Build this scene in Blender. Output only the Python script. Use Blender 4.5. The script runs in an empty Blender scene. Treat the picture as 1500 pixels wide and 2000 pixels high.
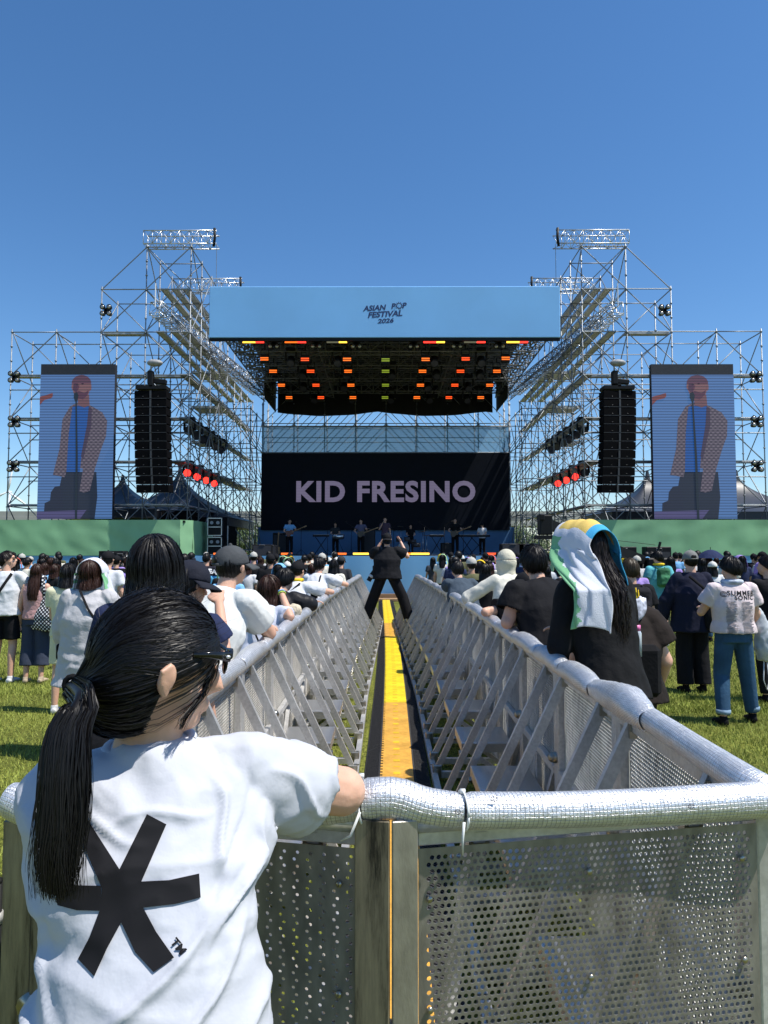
import bpy, math, random
import numpy as np
from mathutils import Vector, Matrix, Euler, noise
from mathutils.bvhtree import BVHTree
R = math.radians
scene = bpy.context.scene
COL = scene.collection
# ------------------------------------------------------------------ camera
CAMZ = 1.8; F = 1387.0
PITCH = math.atan(76/F); YAW = math.atan(4/F)
cam_d = bpy.data.cameras.new('camera'); cam = bpy.data.objects.new('camera', cam_d); COL.objects.link(cam)
cam.location = (0, 0, CAMZ); cam.rotation_euler = (math.pi/2+PITCH, 0, YAW)
cam_d.sensor_fit = 'VERTICAL'; cam_d.sensor_height = 36; cam_d.lens = F/2000*36
cam_d.clip_start = 0.05; cam_d.clip_end = 3000
scene.camera = cam
CM = Euler((math.pi/2+PITCH, 0, YAW)).to_matrix()
# ------------------------------------------------------------------ light
SUN_EL, SUN_AZ = R(62), R(-17)          # azimuth measured from +X towards +Y
sun_dir = Vector((math.cos(SUN_EL)*math.cos(SUN_AZ), math.cos(SUN_EL)*math.sin(SUN_AZ), math.sin(SUN_EL)))
w = bpy.data.worlds.new('World'); scene.world = w; w.use_nodes = True
nt = w.node_tree; nt.nodes.clear()
sky = nt.nodes.new('ShaderNodeTexSky'); sky.sky_type = 'NISHITA'; sky.sun_disc = False
sky.sun_elevation = SUN_EL; sky.sun_rotation = math.pi/2 - SUN_AZ
sky.air_density = 1.0; sky.dust_density = 0.2; sky.ozone_density = 5.0; sky.altitude = 0
bg = nt.nodes.new('ShaderNodeBackground'); bg.inputs[1].default_value = 0.108
wo = nt.nodes.new('ShaderNodeOutputWorld')
hs = nt.nodes.new('ShaderNodeHueSaturation'); hs.inputs['Saturation'].default_value = 1.17
nt.links.new(sky.outputs[0], hs.inputs['Color']); nt.links.new(hs.outputs[0], bg.inputs[0]); nt.links.new(bg.outputs[0], wo.inputs[0])
sd = bpy.data.lights.new('sun', 'SUN'); sd.energy = 4.2; sd.angle = R(0.53); sd.color = (1, .955, .88)
so = bpy.data.objects.new('sun', sd); COL.objects.link(so)
so.rotation_euler = sun_dir.to_track_quat('Z', 'Y').to_euler(); so.location = (20, -10, 40)
scene.view_settings.view_transform = 'Standard'; scene.view_settings.look = 'None'
scene.view_settings.exposure = 0.53; scene.view_settings.gamma = 1
scene.cycles.max_bounces = 7; scene.cycles.transparent_max_bounces = 16
scene.cycles.diffuse_bounces = 3; scene.cycles.glossy_bounces = 3; scene.cycles.transmission_bounces = 4
scene.cycles.sample_clamp_indirect = 6
# ------------------------------------------------------------------ helpers
def at(px, py, Y):
    """point of the place seen at photo pixel (px,py) and standing Y metres away"""
    d = CM @ Vector(((px-750)/F, (1000-py)/F, -1))
    return Vector((0, 0, CAMZ)) + d*(Y/d.y)
def gd(px, py, z=0.0):
    d = CM @ Vector(((px-750)/F, (1000-py)/F, -1))
    return Vector((0, 0, CAMZ)) + d*((z-CAMZ)/d.z)
def tag(o, label=None, cat=None, group=None, kind=None):
    if label: o['label'] = label
    if cat: o['category'] = cat
    if group: o['group'] = group
    if kind: o['kind'] = kind
    return o
def root(name, label, cat, loc=(0, 0, 0), rz=0, group=None):
    o = bpy.data.objects.new(name, None); COL.objects.link(o); o.empty_display_size = .1
    o.location = loc; o.rotation_euler = (0, 0, rz)
    return tag(o, label, cat, group)
def copy_tree(o, parent=None):
    c = o.copy(); COL.objects.link(c)
    if parent: c.parent = parent
    for ch in o.children: copy_tree(ch, c)
    return c
def link(name, me, parent=None, mat=None, world=False):
    o = bpy.data.objects.new(name, me); COL.objects.link(o)
    if parent:
        o.parent = parent
        if world: o.location = -parent.location
    if mat: me.materials.clear(); me.materials.append(mat)
    return o
def ordn(i):
    w_ = ['first','second','third','fourth','fifth','sixth','seventh','eighth','ninth','tenth','eleventh','twelfth','thirteenth','fourteenth','fifteenth','sixteenth','seventeenth','eighteenth','nineteenth','twentieth']
    if i < 20: return w_[i]
    t = ['twenty','thirty','forty','fifty','sixty'][(i+1)//10-2]
    u = (i+1) % 10
    return ({'twenty':'twentieth','thirty':'thirtieth','forty':'fortieth','fifty':'fiftieth','sixty':'sixtieth'}[t]) if u == 0 else t+'-'+w_[u-1]
def perp(t):
    t = Vector(t).normalized()
    u = t.cross(Vector((0, 0, 1)))
    if u.length < .05: u = t.cross(Vector((0, 1, 0)))
    u.normalize(); return u, t.cross(u).normalized()
class MB:
    def __init__(s): s.v = []; s.f = []; s.m = []; s.uv = None; s.cur = 0
    def add(s, vs, fs):
        b = len(s.v); s.v += [tuple(p) for p in vs]; s.f += [tuple(i+b for i in f) for f in fs]; s.m += [s.cur]*len(fs)
        return s
    def box(s, c, d, rot=None, bev=0):
        x, y, z = d[0]/2, d[1]/2, d[2]/2
        if bev:
            b = bev; vs = []
            for sz in (-1, 1):
                for (ix, iz) in ((b, 0), (0, b)) if sz < 0 else ((0, b), (b, 0)):
                    X = x-ix; Y = y-ix; Z = sz*(z-iz)
                    vs += [(-X+b*(ix == 0), -Y, Z), (X-b*(ix == 0), -Y, Z), (X, -Y+b*(ix == 0), Z), (X, Y-b*(ix == 0), Z),
                           (X-b*(ix == 0), Y, Z), (-X+b*(ix == 0), Y, Z), (-X, Y-b*(ix == 0), Z), (-X, -Y+b*(ix == 0), Z)]
            fs = [tuple(range(7, -1, -1)), tuple(range(24, 32))]
            for k in range(3):
                for i in range(8): j = (i+1) % 8; fs.append((k*8+i, k*8+j, k*8+8+j, k*8+8+i))
        else:
            vs = [(-x, -y, -z), (x, -y, -z), (x, y, -z), (-x, y, -z), (-x, -y, z), (x, -y, z), (x, y, z), (-x, y, z)]
            fs = [(0, 3, 2, 1), (4, 5, 6, 7), (0, 1, 5, 4), (1, 2, 6, 5), (2, 3, 7, 6), (3, 0, 4, 7)]
        c = Vector(c)
        if rot is not None:
            if not isinstance(rot, Matrix): rot = Euler(rot).to_matrix()
            vs = [rot @ Vector(p)+c for p in vs]
        else: vs = [(p[0]+c.x, p[1]+c.y, p[2]+c.z) for p in vs]
        return s.add(vs, fs)
    def beam(s, p, q, wd, h=None):
        """rectangular bar from p to q"""
        p, q = Vector(p), Vector(q); t = (q-p); L = t.length; t.normalize()
        u, v = perp(t); m = Matrix((u, v, t)).transposed()
        return s.box((p+q)/2, (wd, h or wd, L), m)
    def tube(s, pts, r, n=8, cap=True):
        pts = [Vector(p) for p in pts]; k = len(pts)
        rs = r if isinstance(r, list) else [r]*k
        rings = []; u = None
        for i in range(k):
            t = (pts[min(i+1, k-1)]-pts[max(i-1, 0)]).normalized()
            if u is None: u, v = perp(t)
            else:
                u = (u-t*u.dot(t)).normalized(); v = t.cross(u)
            rr = rs[i] if isinstance(rs[i], (tuple, list)) else (rs[i], rs[i])
            rings.append((pts[i], u*rr[0], v*rr[1]))
        return s.loft(rings, n, cap)
    def loft(s, rings, n=12, cap=True):
        vs = []; fs = []
        for c, u, v in rings:
            c = Vector(c); u = Vector(u); v = Vector(v)
            for j in range(n):
                a = 2*math.pi*j/n; vs.append(c+u*math.cos(a)+v*math.sin(a))
        k = len(rings)
        for i in range(k-1):
            for j in range(n):
                j2 = (j+1) % n; fs.append((i*n+j, i*n+j2, (i+1)*n+j2, (i+1)*n+j))
        if cap:
            fs.append(tuple(range(n-1, -1, -1))); fs.append(tuple(range((k-1)*n, k*n)))
        return s.add(vs, fs)
    def ell(s, c, r, nu=14, nv=9, rot=None):
        c = Vector(c); vs = []; fs = []
        if not isinstance(r, (tuple, list)): r = (r, r, r)
        for i in range(nv+1):
            th = math.pi*i/nv
            for j in range(nu):
                a = 2*math.pi*j/nu
                p = Vector((r[0]*math.sin(th)*math.cos(a), r[1]*math.sin(th)*math.sin(a), r[2]*math.cos(th)))
                vs.append(c+(rot @ p if rot is not None else p))
        for i in range(nv):
            for j in range(nu):
                j2 = (j+1) % nu; fs.append((i*nu+j, (i+1)*nu+j, (i+1)*nu+j2, i*nu+j2))
        return s.add(vs, fs)
    def grid(s, fn, nu, nv, closeu=False):
        vs = [fn(i/nu if not closeu else i/nu, j/nv) for j in range(nv+1) for i in range(nu+(0 if closeu else 1))]
        w_ = nu if closeu else nu+1; fs = []
        for j in range(nv):
            for i in range(nu):
                i2 = (i+1) % w_; fs.append((j*w_+i, j*w_+i2, (j+1)*w_+i2, (j+1)*w_+i))
        return s.add(vs, fs)
    def prism(s, poly, y0, y1, ax='y'):
        """extrude 2-D polygon (x,z) from y0 to y1"""
        n = len(poly)
        if ax == 'y': vs = [(p[0], y0, p[1]) for p in poly]+[(p[0], y1, p[1]) for p in poly]
        elif ax == 'z': vs = [(p[0], p[1], y0) for p in poly]+[(p[0], p[1], y1) for p in poly]
        else: vs = [(y0, p[0], p[1]) for p in poly]+[(y1, p[0], p[1]) for p in poly]
        fs = [tuple(range(n)), tuple(range(2*n-1, n-1, -1))]+[(i, i+n, (i+1) % n+n, (i+1) % n) for i in range(n)]
        return s.add(vs, fs)
    def mesh(s, name='m', smooth=False):
        me = bpy.data.meshes.new(name); me.from_pydata(s.v, [], s.f)
        if any(s.m): me.polygons.foreach_set('material_index', s.m)
        if smooth: me.polygons.foreach_set('use_smooth', [True]*len(me.polygons))
        me.update(); return me
    def build(s, name, mat, parent=None, smooth=False, world=False):
        if not s.v: return None
        me = s.mesh(name, smooth)
        mats = mat if isinstance(mat, (list, tuple)) else [mat]
        o = link(name, me, parent, None, world)
        for m in mats: me.materials.append(m)
        return o
def sharp(o, deg=40):
    me = o.data; me.polygons.foreach_set('use_smooth', [True]*len(me.polygons))
    try: me.set_sharp_from_angle(angle=R(deg))
    except Exception: pass
    return o
# ------------------------------------------------------------------ materials
MATS = {}
def nodes(name):
    m = bpy.data.materials.new(name); m.use_nodes = True; t = m.node_tree
    return m, t, t.nodes['Principled BSDF']
def N(t, ty, **kw):
    n = t.nodes.new(ty)
    for k, v in kw.items(): setattr(n, k, v)
    return n
def pm(name, col, rough=.6, metal=0, var=.18, vs=6, bump=0, bs=60, stretch=None, coord='Object', sheen=0, spec=None, alpha=None, var2=0, vs2=60):
    if name in MATS: return MATS[name]
    m, t, b = nodes(name)
    tc = N(t, 'ShaderNodeTexCoord'); mp = N(t, 'ShaderNodeMapping'); t.links.new(tc.outputs[coord], mp.inputs[0])
    if stretch: mp.inputs['Scale'].default_value = stretch
    nz = N(t, 'ShaderNodeTexNoise'); nz.inputs['Scale'].default_value = vs; nz.inputs['Detail'].default_value = 5
    t.links.new(mp.outputs[0], nz.inputs[0])
    rp = N(t, 'ShaderNodeValToRGB'); rp.color_ramp.elements[0].position = .3; rp.color_ramp.elements[1].position = .7
    c = Vector(col)
    rp.color_ramp.elements[0].color = (*[max(0, x*(1-var)) for x in c], 1); rp.color_ramp.elements[1].color = (*[min(1, x*(1+var)) for x in c], 1)
    t.links.new(nz.outputs[0], rp.inputs[0])
    last = rp.outputs[0]
    if var2:
        n2 = N(t, 'ShaderNodeTexNoise'); n2.inputs['Scale'].default_value = vs2; n2.inputs['Detail'].default_value = 3
        t.links.new(mp.outputs[0], n2.inputs[0])
        mr = N(t, 'ShaderNodeMapRange'); mr.inputs['From Min'].default_value = .35; mr.inputs['From Max'].default_value = .65
        mr.inputs['To Min'].default_value = 1-var2; mr.inputs['To Max'].default_value = 1+var2; t.links.new(n2.outputs[0], mr.inputs[0])
        mx = N(t, 'ShaderNodeVectorMath', operation='SCALE'); t.links.new(last, mx.inputs[0]); t.links.new(mr.outputs[0], mx.inputs['Scale']); last = mx.outputs[0]
    t.links.new(last, b.inputs['Base Color'])
    b.inputs['Metallic'].default_value = metal
    mr = N(t, 'ShaderNodeMapRange'); mr.inputs['To Min'].default_value = max(0, rough-.1); mr.inputs['To Max'].default_value = min(1, rough+.1)
    t.links.new(nz.outputs[0], mr.inputs[0]); t.links.new(mr.outputs[0], b.inputs['Roughness'])
    if sheen: b.inputs['Sheen Weight'].default_value = sheen
    if spec is not None: b.inputs['Specular IOR Level'].default_value = spec
    if bump:
        bn = N(t, 'ShaderNodeTexNoise'); bn.inputs['Scale'].default_value = bs; bn.inputs['Detail'].default_value = 4
        t.links.new(mp.outputs[0], bn.inputs[0])
        bp = N(t, 'ShaderNodeBump'); bp.inputs['Strength'].default_value = min(1, bump); bp.inputs['Distance'].default_value = .01*max(1, bump)
        t.links.new(bn.outputs[0], bp.inputs['Height']); t.links.new(bp.outputs[0], b.inputs['Normal'])
    if alpha is not None:
        b.inputs['Alpha'].default_value = alpha
    MATS[name] = m; return m
def em(name, col, st=1.0, base=(.02, .02, .02), rough=.4):
    if name in MATS: return MATS[name]
    m, t, b = nodes(name); b.inputs['Base Color'].default_value = (*base, 1); b.inputs['Roughness'].default_value = rough
    b.inputs['Emission Color'].default_value = (*col, 1); b.inputs['Emission Strength'].default_value = st
    MATS[name] = m; return m
def screen_mat(name, col, st, freq=14.0, dark=.45, base=(.015, .015, .02), var=0):
    """LED wall pixels: horizontal rows in object z"""
    m, t, b = nodes(name); b.inputs['Base Color'].default_value = (*base, 1); b.inputs['Roughness'].default_value = .55
    tc = N(t, 'ShaderNodeTexCoord'); sp = N(t, 'ShaderNodeSeparateXYZ'); t.links.new(tc.outputs['Object'], sp.inputs[0])
    mu = N(t, 'ShaderNodeMath', operation='MULTIPLY'); mu.inputs[1].default_value = freq; t.links.new(sp.outputs[2], mu.inputs[0])
    fr = N(t, 'ShaderNodeMath', operation='FRACT'); t.links.new(mu.outputs[0], fr.inputs[0])
    gt = N(t, 'ShaderNodeMath', operation='GREATER_THAN'); gt.inputs[1].default_value = .42; t.links.new(fr.outputs[0], gt.inputs[0])
    mr = N(t, 'ShaderNodeMapRange'); mr.inputs['To Min'].default_value = dark; mr.inputs['To Max'].default_value = 1; t.links.new(gt.outputs[0], mr.inputs[0])
    sc = N(t, 'ShaderNodeVectorMath', operation='SCALE'); sc.inputs[0].default_value = col; t.links.new(mr.outputs[0], sc.inputs['Scale'])
    t.links.new(sc.outputs[0], b.inputs['Emission Color']); b.inputs['Emission Strength'].default_value = st
    return m
steel = pm('galvanised steel', (.24, .26, .28), .5, .55, .25, 3)
alu = pm('aluminium', (.62, .63, .63), .38, .8, .2, 5, .15, 30)
aludark = pm('scuffed aluminium', (.42, .41, .37), .42, .8, .3, 4, .2, 25, stretch=(1, 1, 4), var2=.12, vs2=40)
blackm = pm('black metal', (.008, .008, .009), .5, 0, .2, spec=.2)
blackf = pm('black fabric', (.009, .009, .010), .9, 0, .3, 5, .3, 40, spec=.15)
rubber = pm('black rubber', (.02, .02, .022), .7, 0, .3, 8, .4, 30)
white_pl = pm('white plastic', (.75, .76, .78), .35, 0, .05)
glassm = pm('lens glass', (.05, .05, .06), .08, 0, .05)
# ------------------------------------------------------------------ people
def remesh(me, voxel, it=3, fac=.5):
    o = bpy.data.objects.new('tmp', me); COL.objects.link(o)
    m = o.modifiers.new('r', 'REMESH'); m.mode = 'VOXEL'; m.voxel_size = voxel; m.adaptivity = 0
    if it:
        sm = o.modifiers.new('s', 'SMOOTH'); sm.factor = fac; sm.iterations = it
    dg = bpy.context.evaluated_depsgraph_get()
    out = bpy.data.meshes.new_from_object(o.evaluated_get(dg))
    bpy.data.objects.remove(o); bpy.data.meshes.remove(me)
    out.materials.clear()
    out.polygons.foreach_set('use_smooth', [True]*len(out.polygons))
    return out
def displace(me, fn):
    n = len(me.vertices); co = np.empty(n*3); me.vertices.foreach_get('co', co); co = co.reshape(-1, 3)
    no = np.empty(n*3); me.vertices.foreach_get('normal', no); no = no.reshape(-1, 3)
    for i in range(n):
        co[i] += no[i]*fn(Vector(co[i]), Vector(no[i]))
    me.vertices.foreach_set('co', co.ravel()); me.update()
def cutopen(me, cuts):
    """remove the closed ends of sleeves and hems: (centre, outward direction, radius)"""
    n = len(me.polygons); drop = set()
    for p in me.polygons:
        c = p.center
        for (cc, dn, rr) in cuts:
            d = c-cc
            if abs(d.dot(dn)) < rr*.5 and d.length < rr*1.3 and p.normal.dot(dn) > .72: drop.add(p.index)
    if not drop: return me
    import bmesh
    bm = bmesh.new(); bm.from_mesh(me); bm.faces.ensure_lookup_table()
    bmesh.ops.delete(bm, geom=[bm.faces[i] for i in drop], context='FACES')
    bm.to_mesh(me); bm.free(); return me
def wr(amp, sc, seed=0, st=(1, 1, 1)):
    o = Vector((seed*3.1, seed*1.7, seed*5.3))
    def fn(p, n):
        q = Vector((p.x*st[0], p.y*st[1], p.z*st[2]))*sc+o
        w_ = noise.noise_vector(q*.5)*.6
        a = noise.noise(q+w_); b = noise.noise(q*2.1+w_*1.5)
        return amp*((1-abs(a)*2.2)*.7+b*.5)
    return fn
SKIN = [pm('skin_light', (.62, .36, .25), .5, 0, .08, 5, .1, 90), pm('skin_tan', (.47, .26, .165), .5, 0, .08, 5, .1, 90), pm('skin_deep', (.33, .18, .11), .5, 0, .08, 5, .1, 90)]
for m_ in SKIN: m_.node_tree.nodes['Principled BSDF'].inputs['Subsurface Weight'].default_value = .05
def hairmat(name, col, rough=.44, spec=.28):
    m, t, b = nodes(name)
    b.inputs['Base Color'].default_value = (*col, 1); b.inputs['Roughness'].default_value = rough
    b.inputs['Specular IOR Level'].default_value = spec
    MATS[name] = m; return m
HBLACK = hairmat('hair_black', (.006, .005, .005)); HBROWN = hairmat('hair_brown', (.035, .014, .008)); HDARK = hairmat('hair_dark', (.014, .009, .007)); HBLOND = hairmat('hair_light_brown', (.16, .09, .045))
CL = {}
def cloth(name, col, bump=.35, bs=11, var=.06, rough=.85):
    k = 'cloth_'+name
    if k not in CL:
        CL[k] = pm(k, col, rough, 0, var, 4, bump if bs > 15 else 1.7, bs, spec=.16)
    return CL[k]
def arc(a, b, t): return a+(b-a)*t
class Head:
    back = .045
    """centre, rotation, scale of one head; hair paths run over it"""
    def __init__(s, c, rot, sc): s.c = Vector(c); s.rot = rot; s.s = sc
    def w(s, p): return s.c+s.rot @ (Vector(p)*s.s)
    crown = Matrix.Rotation(R(16), 3, 'X')
    def path(s, phi, t, L, lift=0.0, wave=0, ph=0, rad=(.082, .101, .108), fall=1.0, limf=70, limb=122, gat=0):
        bk = s.back
        """t in 0..1 over the skull, 1..2 hanging down L metres"""
        ap = abs((phi+math.pi) % (2*math.pi)-math.pi)/math.pi
        lim = R(limf+(limb-limf)*min(1, (ap*1.25))**.8)
        if L > .03: lim = min(lim, R(100))
        th = lim*min(t, 1)
        d = Vector((math.sin(th)*math.sin(phi), math.sin(th)*math.cos(phi), math.cos(th)))
        d = s.crown @ d
        k = 1+lift
        p = Vector((d.x*rad[0]*k, d.y*rad[1]*k-.004, d.z*rad[2]*k+.006))
        P = s.w(p)
        if t > 1 and L > 0:
            h = (t-1)*L
            o = s.rot @ Vector((d.x, d.y, 0)); o.z = 0
            if o.length > 0: o.normalize()
            back = Vector((0, -1, 0))
            P = P+o*(.03*s.s*math.sin(min(1, h/.2)*math.pi*.5)*(fall-.35) - gat*h*.35)+Vector((0, 0, -h))+back*bk*min(1, max(0, h-.02)/.22)
            if wave: P += Vector((math.cos(ph), math.sin(ph), 0))*wave*math.sin(h*28+ph*3)*min(1, h/.1)
        return P
def ribbon(mb, pts, w_, axis):
    vs = []; k = len(pts)
    for i, p in enumerate(pts):
        t = pts[min(i+1, k-1)]-pts[max(i-1, 0)]
        u = t.cross(axis); u = u.normalized() if u.length > 1e-6 else Vector((1, 0, 0))
        ww = w_*(1-.75*(i/(k-1))**2)
        vs += [p-u*ww/2, p+u*ww/2]
    mb.add(vs, [(2*i, 2*i+1, 2*i+3, 2*i+2) for i in range(k-1)])
def hair(parent, hd, style, mat, rng, n=300, wd=.006, L=0, wave=0, fall=1.0, name='hair', back_only=False, vol=0.0, gat=0, rough=.012, inv=None):
    mb = MB()
    rad = (.082+vol, .101+vol, .108+vol)
    def LL(phi):
        ap = abs((phi+math.pi) % (2*math.pi)-math.pi)
        k = min(1, max(0, (ap-(1.0 if back_only else .75))/.5))
        return L*k
    q = (lambda p: inv @ p) if inv else (lambda p: p)
    def shell(u, v):
        phi = u*2*math.pi; l = LL(phi)
        return q(hd.path(phi, v*(2 if l > 0 else 1) if L else v, l, 0.0, 0, 0, rad, fall, gat=gat)+Vector((0, 0, 0)))
    mb.grid(shell, 30, 22 if L else 12, closeu=True)
    for i in range(n):
        phi = rng.uniform(0, 2*math.pi); l = LL(phi)*rng.uniform(.8, 1.06)
        t0 = rng.uniform(0.02, .85) if l == 0 else rng.uniform(.0, 1.3)
        t1 = min((2 if l > 0 else 1), t0+rng.uniform(.3, .8)) if l == 0 else 2
        lift = rng.uniform(.0, .05); ph = rng.uniform(0, 6.28); dph = rng.uniform(-.12, .12)
        k = 5 if l == 0 else 11
        pts = []
        for j in range(k):
            s_ = j/(k-1); t = arc(t0, t1, s_)
            p = hd.path(phi+dph*s_, t, l, lift+(rough*s_*rng.uniform(0, 6) if l == 0 else lift*.3), wave, ph, rad, fall, gat=gat)
            if l > 0 and t > 1: p += Vector((rng.uniform(-1, 1), rng.uniform(-1, 1), 0))*.002
            pts.append(q(p))
        ax = (pts[0]-q(hd.c)).normalized()
        ax = (ax+Vector((rng.uniform(-.5, .5), rng.uniform(-.5, .5), rng.uniform(-.5, .5)))).normalized()
        if l > 0: ax = (ax+Vector((rng.uniform(-.6, .6), rng.uniform(-.6, .6), 0))).normalized()
        ribbon(mb, pts, wd*rng.uniform(.6, 1.3), ax)
    return mb.build(name, mat, parent, smooth=True)
def view_decal(parent, target, polys, mat, name, sub=8, off=.002):
    """print whose outline is measured on the photograph, laid onto the cloth itself"""
    import bmesh
    bv = BVHTree.FromPolygons([v.co.copy() for v in target.data.vertices], [tuple(p.vertices) for p in target.data.polygons])
    bm = bmesh.new()
    for pl in polys:
        vs2, fs = pl if isinstance(pl, tuple) else (pl, [tuple(range(len(pl)))])
        vv = [bm.verts.new((p[0], p[1], 0)) for p in vs2]
        for f in fs: bm.faces.new([vv[i] for i in f])
    bmesh.ops.triangulate(bm, faces=bm.faces[:])
    for _ in range(6):
        es = [e for e in bm.edges if e.calc_length() > sub]
        if not es: break
        bmesh.ops.subdivide_edges(bm, edges=es, cuts=1); bmesh.ops.triangulate(bm, faces=bm.faces[:])
    o_ = Vector((0, 0, CAMZ))-parent.location; bad = []
    for v in bm.verts:
        d = (at(v.co.x, v.co.y, 1)-Vector((0, 0, CAMZ))).normalized(); h = bv.ray_cast(o_, d)
        if h[0] is None: bad.append(v)
        else: v.co = h[0]-d*off*1.5
    if bad: bmesh.ops.delete(bm, geom=bad, context='VERTS')
    me = bpy.data.meshes.new(name); bm.to_mesh(me); bm.free(); me.materials.append(mat)
    me.polygons.foreach_set('use_smooth', [True]*len(me.polygons)); return link(name, me, parent)
def head_shape(mb, hd, ears=True, eo=0.0):
    r = hd.rot; s = hd.s
    mb.ell(hd.w((0, -.008, .015)), (.074*s, .092*s, .092*s), 20, 14, r)
    mb.ell(hd.w((0, .028, -.035)), (.056*s, .062*s, .078*s), 16, 12, r)
    mb.ell(hd.w((0, .060, -.085)), (.030*s, .026*s, .022*s), 12, 8, r)
    mb.ell(hd.w((.035, .045, -.045)), (.026*s, .03*s, .035*s), 10, 8, r); mb.ell(hd.w((-.035, .045, -.045)), (.026*s, .03*s, .035*s), 10, 8, r)
    mb.tube([hd.w((0, .086, .012)), hd.w((0, .100, -.016)), hd.w((0, .108, -.033)), hd.w((0, .088, -.042))], [.008*s, .011*s, .015*s, .010*s], 8)
    mb.ell(hd.w((0, .085, .030)), (.045*s, .012*s, .008*s), 10, 6, r)
    mb.ell(hd.w((0, .089, -.060)), (.021*s, .009*s, .005*s), 10, 6, r); mb.ell(hd.w((0, .088, -.070)), (.018*s, .009*s, .006*s), 10, 6, r)
    if ears:
        for sx in (-1, 1):
            er = r @ Matrix.Rotation(sx*R(-22), 3, 'Z') @ Matrix.Rotation(R(-12), 3, 'X')
            mb.ell(hd.w((sx*(.081+eo*.5), -.006, -.008)), ((.008+eo*.55)*s, .0145*s, .025*s), 12, 8, er)
            mb.tube([hd.w((sx*.080, .006, .006)), hd.w((sx*(.085+eo), -.005, .014)), hd.w((sx*(.087+eo*1.3), -.018, .006)), hd.w((sx*(.085+eo*1.2), -.018, -.012)), hd.w((sx*(.080+eo*.9), -.005, -.034))], [.0045*s, .005*s, .005*s, .005*s, .007*s], 8)
def limb(mb, pts, rs, n=12, sub=3):
    """smooth tapering limb through the joints with rounded ends"""
    P = [Vector(p) for p in pts]; out = []; ro = []
    for i in range(len(P)-1):
        for k in range(sub):
            t = k/sub; out.append(P[i].lerp(P[i+1], t)); ro.append(rs[i]+(rs[i+1]-rs[i])*t)
    out.append(P[-1]); ro.append(rs[-1])
    mb.tube(out, ro, n)
    mb.ell(P[0], rs[0]*.98, 10, 8); mb.ell(P[-1], rs[-1]*.98, 10, 8)
    for p, r_ in zip(P[1:-1], rs[1:-1]): mb.ell(p, r_*1.0, 10, 8)
def hand(mb, wrist, d, up, s=1.0, curl=.45, fine=True, spread=.1):
    """palm, four unequal bent fingers and a thumb leaving the side of the palm"""
    d = d.normalized(); up = (up-d*up.dot(d)).normalized(); sd_ = d.cross(up)
    m = Matrix((sd_, d, up)).transposed()
    mb.ell(wrist+d*.045*s, (.038*s, .052*s, .014*s), 12, 8, m)
    mb.tube([wrist-d*.02*s, wrist+d*.03*s], [(.027*s, .020*s)]*2, 10)
    for i, ln in enumerate((.068, .078, .072, .056)):
        o = (i-1.5)*.0195*s; b = wrist+d*.083*s+sd_*o; dd = (d+sd_*(i-1.5)*spread).normalized(); pts = [b-dd*.02*s]; a = 0; p = b
        for k, f in enumerate((.45, .32, .23)):
            a += curl*(.5+.35*k); q = dd*math.cos(a)-up*math.sin(a); pts.append(p); p = p+q*ln*f*s
        pts.append(p)
        mb.tube(pts, [.0092*s, .009*s, .0085*s, .008*s, .0065*s][:len(pts)], 8)
        mb.ell(p, .0066*s, 6, 5)
    th = [wrist+d*.02*s+sd_*-.025*s, wrist+d*.045*s-sd_*.045*s-up*.008*s, wrist+d*.072*s-sd_*.054*s-up*.016*s, wrist+d*.092*s-sd_*.050*s-up*.020*s]
    mb.tube(th, [.014*s, .012*s, .010*s, .008*s], 8); mb.ell(th[-1], .008*s, 6, 5)
DOWN = ((.045, .0, -.27), (.07, .07, -.50))
BENT = ((.07, .02, -.26), (.03, .22, -.16))
HOLD = ((.06, .05, -.26), (-.03, .26, -.10))
UP = ((.10, .20, -.10), (.02, .26, .18))
RAIL = ((.10, .26, -.15), (-.10, .34, -.16))
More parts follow.
